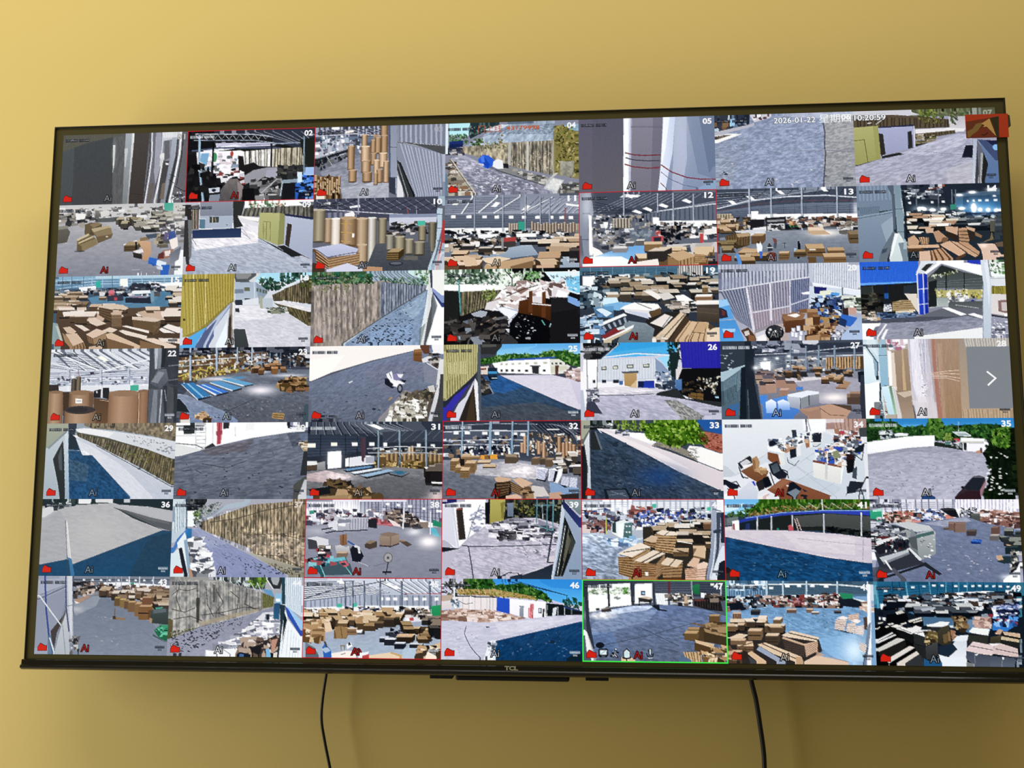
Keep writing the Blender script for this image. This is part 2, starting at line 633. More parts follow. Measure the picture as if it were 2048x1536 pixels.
B([147,42,200,39,221,56,154,58],9,12.8,14.8,'a89878 b6a888 988868','4b4334 5b5140 3e372b',1,0.9,0.5)
B([197,42,317,23,318,43,268,59,222,76,198,69],26,12.8,15.5,'a39a8a b5ab98 8c8474 d0c8ba','3c382f 544d40 2e2b25',1.6,0.5,0.5)
X(77.3,58,13.5,20.2,20.2,7.4,'8d7a5a','5c4c34')
P('6b5a40',[67,50,82,45,107,48,84,58,80,81,68,75])
P('8a7858',[80,50,98,45,114,50,87,56])
P('7d6847',[84,65,128,58,140,75,137,85,103,98,97,81],c2='6a583c')
P('b9a67e',[84,61,129,53,134,58,91,70])
P('8f7b58',[92,71,134,59,139,75,99,81])
E('d4cbb8',125.4,81.6,2.7,1.7)
P('8c7a55',[49,91,83,76,97,85,103,100,64,118,51,113])
L('d0bf96',4.7,[51,88,78,75])
L('4a3d28',1.7,[53,93,84,79])
L('cbb98f',3.4,[55,96,89,81])
P('6b5a3c',[50,98,62,104,64,118,50,114])
L('3d3222',1.3,[57,99,95,85])
E('2c2620',57.5,116.9,13.5,2,a=0.6)
P('6a6354',[-1,58,20,54,31,68,24,94,1,97],c2='5b5344')
P('8f8876',[-1,54,22,51,27,58,1,62])
P('efe9e2',[167,102,200,92,210,97,177,110])
X(170.1,105.1,32,15.2,10.1,10.1,'a8906a','5d4a30',n=2)
P('d7a578',[203,92,237,96,240,125,227,145,217,140,219,119],c2='c39066')
P('8f734c',[209,87,226,84,236,91,210,95])
L('1f1b18',4.7,[200,97,201,114])
P('e8e0dc',[194,119,216,114,220,122,201,127])
P('3d3328',[193,122,216,127,217,140,195,135],c2='2b241c')
K([246,76,279,76,281,112,250,106],'6a604e 8d7f64 3b352a b5a88c',26,5.4,7.4)
P('4d5560',[222,79,252,76,250,87,230,89])
K([262,56,319,49,321,99,270,96],'5a5450 d6d0cb 8a8078 f0ecea 37332f 6a5a7a',44,7.4,9.4)
P('3b4f8c',[282,73,297,69,300,86,280,96])
P('f3e6dc',[283,93,303,86,306,109,291,119])
P('a8765e',[268,119,294,116,294,136,262,142])
P('6a3230',[258,127,271,122,272,139,255,140])
P('e9d9cf',[273,121,288,119,287,132,275,134])
P('3568c0',[235,135,259,140,256,155,232,152])
P('2d5bb5',[232,145,256,155,246,158])
P('dfe8f2',[255,142,279,149,275,162,253,155])
P('2f63bb',[266,155,288,155,284,180,264,178])
P('f3f4f4',[305,123,324,113,327,182,299,182,300,142])
P('6b6a70',[285,129,314,109,309,142,289,155],c2='8d8c90')
P('cfd6e2',[253,158,269,159,270,168,256,165])
G('d9d2cc',301.3,39.3,26.9,30.3,0.45)
G('eeeae4',64.7,14.5,134.7,10.1,0.25)
D([207,171,323,172,324,180,207,179],'e6e8ee',8,3.4)
L('b5b3b6',1.7,[192,166,213,166])
T(9)
bg('b9b5bd')
P('b9bcc6',[20,93,141,91,185,88,323,156,324,186,7,182],c2='a8acb8')
P('e6e2e6',[20,93,140,48,184,65,185,105,28,120])
N([3,89,143,45,185,85,323,156,324,186,7,182],0.13,11.4,2.4,0.3,1.6)
P('3a372e',[118,4,149,4,143,35,123,58])
P('f4f4f2',[149,4,320,4,320,17,149,18])
F([159,5,249,6,246,19,162,18],'6d8a5a 4a6a3a 8f6a50 b58a70 dfe6da',60,4.7)
P('1f1d1c',[283,6,320,6,320,20,300,17],a=0.6)
S([149,18,320,14,321,47,143,38],'7a7466','4c473c',16,0.45,0.6)
N([149,18,320,14,321,47,143,38],0.3,2.7,10.1)
P('efece8',[133,36,187,43,184,53,136,41])
P('5d5b4e',[140,43,184,53,184,65,143,50])
P('d9d6da',[133,39,187,55,184,65,140,53])
P('8f9097',[37,5,120,4,121,36,38,35],c2='84858d')
P('a9b0bc',[37,35,121,36,120,68,38,66])
L('e2e4e6',1.3,[36,5,38,66])
P('4b4c44',[62,37,86,38,86,52,63,53])
L('c9bd8f',1.3,[70,39,70,52])
L('c9bd8f',1,[77,39,78,52])
P('5f7a88',[37,42,52,43,52,67,38,66])
L('d8dadc',1.7,[37,42,52,43])
L('e8e8ea',1.7,[33,67,120,68])
E('2a2a2a',106.6,58.4,2.4,1.3)
P('6b6459',[16,9,36,6,36,68,19,68])
L('b0a07a',1.7,[21,13,23,66])
L('b98a80',1.7,[27,13,30,66])
L('3f3a33',1.7,[24,13,26,66])
P('2f3a55',[20,70,142,67,143,91,21,91],c2='38455f')
P('37352e',[122,51,135,44,147,63,124,68])
L('8a878c',1.3,[142,75,166,95])
L('8a878c',1,[144,68,158,85])
P('b5b576',[187,30,237,32,234,112,185,92],c2='a8a86a')
P('8f9158',[237,32,252,36,249,109,234,112])
L('7c7c4a',1.3,[198,95,197,52,214,54,215,100])
L('7c7c4a',1,[205,54,205,97])
D([198,72,204,72,204,79,198,79],'4a4a2a',3,1.7)
P('2d3148',[249,34,320,45,320,52,250,39])
P('b5b8c8',[250,39,320,51,321,151,249,112],c2='a4a8ba')
P('46382f',[256,58,268,61,262,118,252,111])
P('3a332c',[181,90,229,114,273,141,276,144,232,120])
P('453f38',[232,114,249,112,320,150,293,138,273,142])
P('2d2a26',[234,114,252,114,294,139,269,142])
P('3a3129',[0,6,15,6,18,46,7,44])
P('77746f',[7,44,19,45,20,136,14,149])
P('413b36',[-3,46,8,44,16,156,9,156,-1,116])
P('b6b4b4',[-5,122,5,133,12,182,-3,182])
L('6a6560',1.3,[20,90,31,106])
T(3)
bg('77757d')
P('5d5c66',[-2,-5,164,-1,171,57,-1,49])
S([-2,-2,164,-1,164,30,-1,22],'55535c','a09fac',12,0.3,0.8)
L('cfcdd8',1.3,[2,0,39,16],a=0.7)
L('cfcdd8',1.3,[20,1,59,17],a=0.7)
L('cfcdd8',1.3,[38,1,78,17],a=0.7)
L('cfcdd8',1.3,[57,2,98,18],a=0.7)
L('cfcdd8',1.3,[75,2,118,18],a=0.7)
L('cfcdd8',1.3,[93,3,138,19],a=0.7)
L('cfcdd8',1.3,[111,3,158,20],a=0.7)
L('cfcdd8',1.3,[129,4,177,20],a=0.7)
L('cfcdd8',1.3,[148,4,197,21],a=0.7)
L('33313a',1.6,[5,15,58,3],a=0.8)
L('33313a',1.6,[32,16,82,4],a=0.8)
L('33313a',1.6,[59,17,105,5],a=0.8)
L('33313a',1.6,[85,18,128,5],a=0.8)
L('33313a',1.6,[112,18,151,6],a=0.8)
L('33313a',1.6,[138,19,174,7],a=0.8)
P('f2f0fa',[42,0,62,-1,60,7,40,6])
P('efe4d8',[75,11,95,8,95,14,73,17])
L('c3c2d0',2,[0,22,98,18,164,26])
P('6d7684',[0,24,164,26,165,41,1,39])
P('e3e1ea',[1,37,82,27,89,68,1,79],a=0.6)
K([0,25,118,22,119,65,1,72],'eceaf2 bdbac6 6a6a76 47464e 8f9aa6 dcdae4 7f7d80',110,5.2,6.6,1.3)
L('b9c2cc',2.6,[29,23,29,53])
L('9aa4b0',2,[52,23,52,50])
L('9aa4b0',2,[74,22,74,51])
P('b98a5e',[143,21,158,20,158,50,142,52],a=0.6)
L('2b2b2c',6.6,[1,84,86,59])
L('88888a',2,[1,79,86,54])
K([1,86,82,64,83,81,7,110],'2d2c2c 4a4a48 1d1c1c 6d6c68',50,5.9,7.2,0.9)
L('b7b5b0',1.6,[29,73,45,99])
L('9f9d98',1.3,[33,83,63,72])
P('8b8a93',[13,113,86,74,185,70,186,144,54,171],c2='9b9aa0')
N([7,106,86,68,185,70,187,177,54,175],0.16,9.8,3,-0.3,1.5)
P('b4b3ba',[67,155,146,140,183,144,183,177,71,178],c2='a9a8ae')
N([67,138,183,140,183,180,68,178],0.12,8.5,2.6,-0.2,1.5)
C(161.2,-1,17.7,26.2,'a88158','c9a37c','5e452c')
C(162.6,24.7,16.4,42.6,'a88158','c9a37c','5e452c')
C(137.5,35.7,12.5,31.1,'a88158','c9a37c','5e452c')
C(147.9,29.3,14.8,39.3,'a88158','c9a37c','5e452c')
C(114.9,21.7,13.8,29.5,'b38d66','d8b794','6d5034')
C(80.6,49.2,17,59,'a88158','c9a37c','5e452c')
C(83.9,109.6,19.7,29.5,'a88158','c9a37c','5e452c')
C(113.7,51.1,22.3,36.1,'c29c74','e3c6a4','7a5c3c')
C(115.3,86.9,22.3,29.5,'b38d66','d8b794','6d5034')
C(118,115.4,23,24.6,'a88158','c9a37c','5e452c')
C(138,68.4,14.4,29.5,'a88158','c9a37c','5e452c')
C(158.4,68.9,20.3,36.1,'c29c74','e3c6a4','7a5c3c')
C(144.9,86,15.1,32.8,'c29c74','e3c6a4','7a5c3c')
C(152.6,109.5,15.1,32.8,'a88158','c9a37c','5e452c')
C(169.3,89.9,13.8,52.5,'b38d66','d8b794','6d5034')
C(145.5,118.7,10.5,28.9,'a88158','c9a37c','5e452c')
L('7a5a3c',1,[114,89,137,87])
L('6d5034',1,[116,115,139,114])
P('8f92a0',[180,0,201,0,203,171,184,167],c2='a0a2ae')
P('5c5f6c',[180,0,185,0,188,167,184,167])
L('4a4c58',1.3,[183,54,201,55])
L('4a4c58',1.3,[184,130,203,131])
P('3f4048',[183,130,199,132,200,174,184,167])
P('d9d7da',[203,114,207,112,221,178,203,178])
P('8e8f9a',[201,0,317,3,320,180,226,178,204,124])
S([205,0,316,3,317,52,206,43],'80818e','a9aab6',9,0.4,0.3)
P('4a4844',[202,41,318,54,318,64,269,53,204,44])
L('a5a29c',1.3,[204,41,318,70])
P('57544f',[237,47,317,57,318,78,282,63])
L('c6c4c6',1,[240,46,317,55])
S([207,44,318,77,320,180,249,178],'8b8c99','aeb0bc',13,0.42,0.4)
P('3d3b36',[203,87,209,93,249,178,224,178,203,111])
L('8d8b86',2,[205,97,231,178])
L('22201e',3.3,[210,94,245,177])
P('c8bca4',[4,133,60,124,68,178,4,177],a=0.4)
P('6d4e30',[2,123,60,124,68,180,3,179])
C(1.8,119.5,5.9,39.3,'a8865e','d6b88e','57401f')
C(7.6,132.1,5.9,48.9,'a8865e','d6b88e','57401f')
C(13.2,124.5,5.9,45.2,'a8865e','d6b88e','57401f')
C(19.1,137.1,5.9,41.6,'a8865e','d6b88e','57401f')
C(24.6,129.5,5.9,51.1,'a8865e','d6b88e','57401f')
C(30.2,121.9,5.9,47.5,'a8865e','d6b88e','57401f')
C(36,134.4,5.9,43.9,'a8865e','d6b88e','57401f')
C(41.6,126.8,5.9,40.3,'a8865e','d6b88e','57401f')
C(47.4,139.4,5.9,49.8,'a8865e','d6b88e','57401f')
C(53,131.8,5.9,46.2,'a8865e','d6b88e','57401f')
C(58.5,124.2,5.9,42.6,'a8865e','d6b88e','57401f')
K([3,120,60,121,68,180,4,179],'3a2a18 d9be98 8b6a44 c4a27a 5d4428 2a1d10',40,4.6,6.6,0.6)
P('e3dccb',[6,170,26,169,26,179,6,179])
T(4)
bg('8a8894')
P('b5e2ea',[8,2,62,4,56,32,9,28])
F([7,28,59,27,57,50,7,48],'3f6a3a 5b8a4a 2d4a2a 88a878',60,4.3)
P('28346e',[9,45,43,43,44,53,9,57])
P('1e2a50',[9,52,43,52,42,59,8,62])
P('3a3a44',[4,61,44,61,47,80,5,78])
K([8,65,44,64,44,81,8,78],'2a2830 55525a b9b4b4 7d6a52',24,3.9,4.6)
P('2d3a3a',[59,4,131,5,60,40,56,27])
F([56,5,131,5,102,28,60,33],'3a4a44 28362e 5d6d62 88968c',50,4.6)
P('9aa3ae',[53,56,151,7,177,4,263,4,263,47,158,51,99,55],c2='7d8692')
S([89,31,151,5,263,4,263,47],'98a2ae','667080',18,0.25,0.5)
P('a7b2c0',[44,59,102,31,151,30,259,34,259,49,155,51,102,56])
N([44,59,131,6,263,4,263,49,155,51],0.22,4.6,9.8,0.6)
P('cfd6dc',[92,18,135,6,154,7,125,22])
F([63,43,86,36,92,45,73,67,63,63],'3f5a1e 2a3e14 557a2a',46,3.9)
F([125,29,138,26,138,53,129,52],'7a6a30 94803c 5a5020',16,3)
P('9f947c',[40,59,155,52,155,106,47,76])
N([40,59,155,52,155,106,47,76],0.35,4.6,9.8,0.1,1.4)
F([86,48,151,50,148,63,93,65],'c9b496 8d9a5a 6a7040',30,3.3)
S([151,52,261,49,261,136,153,110],'9a907c','6a6252',15,0.4,0.8)
N([151,52,261,49,261,136,153,110],0.35,3,13.1,0,1.6)
D([158,73,256,70,256,130,158,107],'c9c0ae 4a4236',90,2.3)
L('b5b0a4',6.6,[155,52,154,106])
L('c4beb0',5.9,[198,51,198,121])
L('a8a08e',4.6,[260,47,260,136])
P('8c8450',[261,34,322,32,320,147,282,137,261,133])
F([263,14,322,13,321,138,265,130],'8a7f3e a8984e 5d5a28 c0b06a 4a4a22 6d6a34',170,5.3)
P('8fb4d4',[282,12,323,9,323,29,302,25],a=0.8)
F([269,11,309,12,308,45,269,44],'8a8040 b0a050 6a7a3a',40,4.6)
F([272,67,321,59,320,145,282,137],'6a5e34 847646 a0925c',60,3.3)
P('9d9aa6',[11,88,34,82,83,101,123,119,243,162,275,181,78,181],c2='8a8792')
P('a9a6b2',[15,85,47,80,80,97,61,123,38,116])
N([11,82,83,97,281,183,78,182],0.22,8.5,2.6,0.25,1.9)
D([48,103,93,114,236,168,81,173],'c4c2cc dcdae2 7a7782',110,3.3)
P('8f8472',[8,88,20,93,78,182,4,180],c2='7d7060')
K([8,95,21,95,75,182,7,180],'b5aa98 6a5e50 d0c8ba 4a4238 8f6a4e a39884',90,4.6,7.9)
L('c6c0b8',2.3,[15,90,41,129,78,181])
L('5c564e',1.3,[11,90,38,129,73,181])
P('8c8882',[123,117,158,112,282,154,317,178,281,181,236,159],c2='74706c')
K([152,116,243,139,275,157,236,159],'a39c90 6a645c c4beb4 57514a',50,3.9,5.9)
L('4a4642',2,[121,118,236,159])
P('2a2826',[139,103,152,104,153,115,139,114])
P('2f5fd0',[79,91,90,80,104,82,119,94,116,107,103,115,93,111,82,102])
P('1f48b0',[93,84,108,105,103,115,93,104])
P('5c8af0',[85,86,93,82,96,98,88,99],a=0.7)
P('e4e4e6',[116,98,126,91,139,96,140,116,126,116,114,110])
P('c2c2c8',[80,100,93,103,93,108,81,105])
P('a09c8a',[275,101,309,102,306,141,275,137],c2='8d8874')
N([275,101,309,102,306,141,275,137],0.2,5.3,5.3)
P('b9b9b6',[252,139,285,148,267,178,236,167],c2='c4c4c2')
P('d8d6d2',[256,143,282,150,266,173,241,165])
N([252,139,285,148,267,178,236,167],0.14,3.9,3.9)
P('c2beb2',[262,130,272,129,256,143,252,141])
P('57524a',[278,157,320,155,320,187,272,179])
K([275,153,320,148,320,187,275,183],'8a8478 4a463e b2aca0 6a6458',36,4.6,5.9)
L('6b7f90',3.3,[3,2,2,81,6,180])
L('d8e2ea',2,[6,2,5,75])
T(10)
bg('6c6a70')
P('4d4b54',[-2,0,304,3,298,66,-1,47])
L('9c9aa8',1.3,[1,2,54,28],a=0.7)
L('9c9aa8',1.3,[26,2,77,28],a=0.7)
L('9c9aa8',1.3,[50,3,100,29],a=0.7)
L('9c9aa8',1.3,[75,3,123,29],a=0.7)
L('9c9aa8',1.3,[100,4,146,30],a=0.7)
L('9c9aa8',1.3,[124,4,169,30],a=0.7)
L('9c9aa8',1.3,[149,5,192,31],a=0.7)
L('9c9aa8',1.3,[174,5,215,31],a=0.7)
L('9c9aa8',1.3,[199,6,238,32],a=0.7)
L('9c9aa8',1.3,[223,6,261,32],a=0.7)
L('9c9aa8',1.3,[248,7,284,32],a=0.7)
L('9c9aa8',1.3,[273,7,307,33],a=0.7)
L('2e2c34',2,[-2,27,73,3],a=0.8)
L('2e2c34',2,[34,28,106,4],a=0.8)
L('2e2c34',2,[71,28,139,5],a=0.8)
L('2e2c34',2,[107,29,172,5],a=0.8)
L('2e2c34',2,[143,30,205,6],a=0.8)
L('2e2c34',2,[179,30,238,7],a=0.8)
L('2e2c34',2,[215,31,271,7],a=0.8)
L('2e2c34',2,[251,32,304,8],a=0.8)
L('2e2c34',2,[288,32,337,8],a=0.8)
P('f4f2f4',[24,11,41,8,42,14,28,16])
P('efeef6',[87,20,113,16,115,22,90,24])
L('c8c6d2',2,[1,24,173,39,284,47])
L('a3a2b0',3.3,[110,2,110,39])
L('8a8896',2,[60,11,59,35])
L('b0464c',1.6,[228,25,234,51])
L('9a98a4',1.6,[251,22,252,58])
S([2,34,107,34,107,49,2,47],'84828c','5d5b66',8,0.5,0.4)
P('8a8fa2',[186,41,304,43,301,63,186,64])
P('eceaf2',[186,50,301,51,298,69,186,70],a=0.6)
K([180,64,285,62,282,95,180,97],'2a2624 3d3731 1d1a19 5d5248 c8c0b8',70,5.3,6.6)
P('4fb89a',[254,59,273,59,272,72,255,72])
P('e9e6ea',[77,38,97,32,102,39,100,49,77,48])
C(1.5,27,28,79,'8f8268','b3a78c','5b5140')
C(28.2,49.1,18.1,59.3,'a5886a','c4aa8c','6d5640')
C(44,49.4,24.7,65.8,'d6cabb','efe6da','8f7c66')
C(66,48.2,41.2,69.1,'9c7c58','bc9a74','6d5238')
L('d0a040',2,[79,50,78,111])
L('d0a040',1.6,[69,62,94,63])
L('d0a040',1.6,[70,83,95,85])
L('d0a040',1.6,[70,105,93,107])
P('efe6da',[96,87,102,87,101,97,96,97])
C(105.4,50.6,29.6,69.1,'a88c6c','c9ae8e','6b543c')
C(108.1,115.2,26.3,42.8,'b59674','cbb08e','6b543c')
C(132.7,49.4,23,108.6,'b0a698','e2dcd2','5b5044')
C(159.7,51.6,19.8,69.1,'8d8066','aa9d82','4f4636')
C(256.8,71.8,18.1,36.2,'8a7d62','a89b80','4f4636')
C(281.3,63.9,18.1,72.4,'6d6450','8f866e','3f382c')
P('5d5c5c',[154,113,285,112,292,178,129,177],c2='4b4b4c')
N([154,113,285,112,292,178,129,177],0.1,6.6,2.6)
C(178.3,93.4,19.8,36.2,'8d8574','aea592','4f4838')
C(199.6,97.2,24.7,36.2,'94886e','b5a98e','544b38')
C(224.3,104.2,21.4,36.2,'8d836c','b0a68c','4f4838')
C(247.3,111.3,24.7,31.3,'857c66','a39a82','4a4232')
X(181.4,134.8,28,19.8,13.2,9.2,'b09468','5a4526',cs='47361d',n=3,cl='b5955e')
P('6d685c',[226,144,256,146,256,155,220,154])
E('3b3b3e',203.7,163.2,18.1,5.9)
E('6a6a6c',203.7,161.9,13.2,3)
P('6f5034',[3,120,33,147,115,134,115,162,44,173,11,156],c2='5a4028')
S([33,147,115,134,115,162,44,175],'8a6644','3f2c1a',0)
L('c39a6c',2,[10,128,40,152,114,138])
L('c39a6c',2,[10,135,40,158,114,144])
L('c39a6c',2,[10,143,40,164,115,150])
L('c39a6c',2,[10,150,40,170,115,156])
L('c39a6c',2,[11,157,40,176,115,162])
P('c3c5da',[3,121,69,111,112,125,105,138,35,145],c2='b0b2c8')
L('3a3540',1.6,[10,125,37,144,106,133])
P('cfcde0',[34,175,86,159,129,177])
P('c08f66',[132,168,171,171,170,178,122,177])
P('4a3a2a',[1,156,30,166,31,176,1,175])
P('9fb0bc',[302,4,317,4,313,99,302,142,286,180,299,180,318,132,321,33])
P('b6c6d2',[300,29,314,30,313,79,298,142,287,178,279,179,298,125,303,66])
L('c43434',4,[319,5,317,53,313,113,300,180])
P('7f8c98',[319,116,321,116,322,181,310,181])
L('4b5560',1.6,[301,44,314,45])
L('4b5560',1.6,[301,78,314,78])
L('4b5560',1.6,[301,109,314,109])
L('4b5560',1.6,[302,132,315,132])
P('e8e6ea',[305,142,321,133,322,181,295,181],a=0.6)
P('3d3b38',[296,13,301,13,302,33,298,33])
T(11)
bg('5a5c62')
P('8a8c96',[2,2,320,6,320,53,2,46],c2='9a9ca6')
S([2,3,2,43,180,39,180,6],'8d8f9a','62646e',9,0.4,0.2)
L('4a4c56',1.6,[180,49,225,7],a=0.9)
L('4a4c56',1.6,[194,49,237,8],a=0.9)
L('4a4c56',1.6,[208,48,250,8],a=0.9)
L('4a4c56',1.6,[223,48,263,9],a=0.9)
L('4a4c56',1.6,[237,48,276,9],a=0.9)
L('4a4c56',1.6,[252,48,288,10],a=0.9)
L('4a4c56',1.6,[266,48,301,10],a=0.9)
L('4a4c56',1.6,[280,47,314,11],a=0.9)
L('4a4c56',1.6,[295,47,326,11],a=0.9)
L('4a4c56',1.6,[309,47,339,11],a=0.9)
L('c9cad4',1.3,[192,46,250,12],a=0.8)
L('c9cad4',1.3,[208,46,263,12],a=0.8)
L('c9cad4',1.3,[224,47,276,13],a=0.8)
L('c9cad4',1.3,[240,47,288,13],a=0.8)
L('c9cad4',1.3,[256,48,301,13],a=0.8)
L('c9cad4',1.3,[272,48,314,14],a=0.8)
L('c9cad4',1.3,[288,49,326,14],a=0.8)
L('c9cad4',1.3,[304,49,339,15],a=0.8)
L('dfe0e6',2.9,[40,44,68,2])
L('55565e',1.3,[44,44,72,2])
L('dfe0e6',2.9,[81,42,128,3])
L('55565e',1.3,[85,42,132,3])
L('dfe0e6',2.9,[118,44,180,6])
L('55565e',1.3,[122,44,183,6])
L('dfe0e6',2.9,[180,49,257,9])
L('55565e',1.3,[183,49,260,9])
P('fbfbfb',[17,22,30,10,40,12,29,23])
P('fbfbfb',[110,29,123,17,133,19,122,30])
P('fbfbfb',[183,39,196,27,206,29,194,40])
P('f4f2f4',[288,24,317,29,315,33,290,30])
P('6d7079',[2,45,320,50,320,86,2,80],c2='5e616a')
L('4a4c54',1.3,[2,51,320,56],a=0.7)
L('4a4c54',1.3,[2,57,320,62],a=0.7)
L('4a4c54',1.3,[2,63,320,68],a=0.7)
L('4a4c54',1.3,[2,69,320,74],a=0.7)
L('4a4c54',1.3,[2,75,320,80],a=0.7)
P('f7f7fa',[15,48,26,47,26,55,15,55])
P('f7f7fa',[52,49,64,48,64,56,52,56])
P('f7f7fa',[90,50,101,50,101,57,90,57])
P('f7f7fa',[119,51,130,50,130,58,119,58])
P('f7f7fa',[153,52,164,52,164,59,153,59])
P('f7f7fa',[184,53,195,52,195,60,184,60])
P('f7f7fa',[216,54,227,53,227,61,216,61])
P('f7f7fa',[248,55,259,54,259,62,248,62])
P('f7f7fa',[273,56,284,55,284,62,273,63])
P('f7f7fa',[295,56,306,56,306,63,295,63])
P('f6f6f6',[2,79,154,81,154,96,3,93])
P('dfe2e6',[154,84,320,82,320,95,154,97],a=0.5)
L('9aa0aa',2.6,[71,2,71,88])
L('3c3e46',1,[73,2,74,88])
L('9aa0aa',2.6,[139,5,139,90])
L('3c3e46',1,[141,5,142,90])
L('9aa0aa',2.6,[192,6,192,92])
L('3c3e46',1,[195,6,195,92])
L('9aa0aa',2.6,[228,8,228,93])
L('3c3e46',1,[230,8,230,93])
L('9aa0aa',2.6,[250,8,250,93])
L('3c3e46',1,[252,8,252,93])
L('a8454c',2.3,[287,36,288,94])
P('3f9a80',[175,67,192,67,191,88,175,88])
C(205.2,67.6,6.5,24.2,'8d7a68','c8b8a4','4a3e34')
C(212.3,72,6.5,24.2,'8d7a68','c8b8a4','4a3e34')
C(219.3,69.9,6.5,24.2,'8d7a68','c8b8a4','4a3e34')
C(226.3,74.4,6.5,24.2,'8d7a68','c8b8a4','4a3e34')
C(233.4,72.3,6.5,24.2,'8d7a68','c8b8a4','4a3e34')
C(240.4,70.3,6.5,24.2,'8d7a68','c8b8a4','4a3e34')
C(247.4,74.7,6.5,24.2,'8d7a68','c8b8a4','4a3e34')
C(254.4,72.6,6.5,24.2,'8d7a68','c8b8a4','4a3e34')
C(261.4,70.6,6.5,24.2,'8d7a68','c8b8a4','4a3e34')
C(268.4,75,6.5,24.2,'8d7a68','c8b8a4','4a3e34')
C(275.4,72.9,6.5,24.2,'8d7a68','c8b8a4','4a3e34')
C(282.3,70.9,6.5,24.2,'8d7a68','c8b8a4','4a3e34')
C(289.3,75.3,6.5,24.2,'8d7a68','c8b8a4','4a3e34')
C(296.3,73.2,6.5,24.2,'8d7a68','c8b8a4','4a3e34')
C(303.2,71.2,6.5,24.2,'8d7a68','c8b8a4','4a3e34')
C(310.2,75.6,6.5,24.2,'8d7a68','c8b8a4','4a3e34')
C(152.2,70.9,5.5,19.4,'9a8a7a','cfc2b2','5a4c40')
C(158,71.1,5.5,19.4,'9a8a7a','cfc2b2','5a4c40')
C(163.8,71.2,5.5,19.4,'9a8a7a','cfc2b2','5a4c40')
C(169.6,71.4,5.5,19.4,'9a8a7a','cfc2b2','5a4c40')
K([4,86,316,92,316,121,4,116],'201e1e 34302e 4a4440 8b8178 dcd8d6 1a1818 6a625c',150,5.8,7.7)
P('f0f0f2',[79,95,128,95,128,103,81,105])
P('efeff2',[170,96,218,96,218,104,172,104])
K([79,103,131,103,131,123,76,121],'201e1e e6e6ea 3a3836 5a5654',40,5.8,6.5)
P('a8b2be',[63,144,205,121,224,148,63,164],c2='8793a0')
P('b5bcc6',[224,164,319,134,319,183,256,181],c2='97a0ac')
P('7d858f',[4,116,79,118,80,151,5,149],a=0.8)
K([4,106,144,110,144,143,4,136],'2a2624 e8e2dc b9a894 3f3832 6a5a48 1e1b1a',60,6.5,9.7,2.2)
P('e2e0de',[21,141,76,146,70,154,21,150])
X(40.4,123.7,29.1,9.7,4.8,4.5,'d8cfc6','3a322c')
X(81.1,129.7,30.7,10.3,4.8,3.9,'cabdaf','40352b')
X(118.4,129,29.1,9.7,3.9,3.9,'dcd2c6','3a3028')
P('c03a38',[138,105,170,104,170,114,141,115])
P('4a403a',[141,115,170,114,170,127,141,128])
P('8f8a86',[134,105,141,105,141,133,136,133])
X(179.5,115.9,48.4,8.1,3.2,5.2,'cfc8c2','2e2926')
B([237,116,319,105,319,150,288,150,237,135],14,14.2,19.4,'cdb498 dac6ae b89a7a','3a2e24 2a221c',2.2,0.5,0.5)
B([5,146,63,147,80,177,5,179],9,19.4,24.5,'e2c8b0 c9a682 d8b896','5d4530 4a3626',1.6,0.6,0.5)
B([205,148,256,146,256,181,205,180],5,19.4,22.6,'d0b08c c49e76','4a3626',2,0.5,0.5)
P('d9ba96',[41,147,73,152,81,171,50,173])
P('c69f74',[93,177,99,168,208,152,215,157,205,170,135,183])
P('e2c9aa',[89,154,128,150,160,156,106,171])
P('8a6844',[128,182,208,162,213,167,205,183])
L('5a4028',1.6,[93,163,138,178])
P('70503a',[5,169,34,171,34,181,5,180])
P('d0a888',[218,174,256,171,281,187,218,185])
X(295.6,140.1,24.2,29.1,0,6.5,'5d5048','2e2824')
T(5)
bg('66626c')
P('625c66',[0,-9,107,-5,103,181,-2,178],c2='6a6262')
P('6e666e',[0,5,33,4,31,179,-2,178],a=0.5)
P('eef0f8',[107,-5,123,-5,118,181,104,181])
P('9b97aa',[123,-5,131,-4,124,182,116,181])
P('c9cad8',[119,-5,125,-5,121,181,116,181],a=0.7)
P('8b838d',[128,-5,200,-2,192,124,185,183,121,181],c2='7d757b')
P('6b636e',[177,-3,200,-2,192,124,185,183,168,183],a=0.5)
P('70686e',[124,19,199,22,199,26,124,23],a=0.5)
L('7d3038',2.9,[110,85,133,91,163,93,193,92])
L('4c4448',2.6,[111,97,130,103,163,106,189,106])
L('85303a',2.9,[109,113,130,120,162,124,192,123])
P('9fa2b2',[200,-3,321,-2,319,183,185,183,192,124],c2='8690a6')
P('dfe3f4',[201,-3,229,-3,221,87,201,184,185,183,192,124],c2='c6cde2',d='h')
P('f4f6ff',[201,-3,216,-3,205,76,194,124],a=0.7)
P('b3b6c6',[229,-3,255,-2,254,105,240,185,217,184,223,87],a=0.8)
P('5b6478',[284,-2,321,-2,320,114,305,141],a=0.6)
P('6f7a90',[255,-2,321,-2,319,155,279,140],a=0.5)
G('c7cfe6',241.2,46.8,19.5,97.7,0.25)
L('8a3440',2.9,[194,117,218,135,253,149,285,154,319,155])
L('6d6a84',1.6,[193,134,214,152,247,168,279,175])
L('7d4450',2,[192,161,203,173,211,181])
P('93b4d4',[279,175,319,155,319,185,272,186],a=0.45)
T(6)
bg('a09ca6')
P('8f96ac',[-1,-2,326,1,320,186,-3,182],c2='989ca8')
P('949ab0',[96,6,253,5,248,180,29,183])
P('a39f9d',[254,8,326,5,320,184,246,183],c2='9a9898')
N([-1,-2,326,1,320,192,-3,182],0.16,7.7,2.6,-0.25,1.9)
N([-1,-2,253,8,248,190,-3,182],0.1,19.2,6.4)
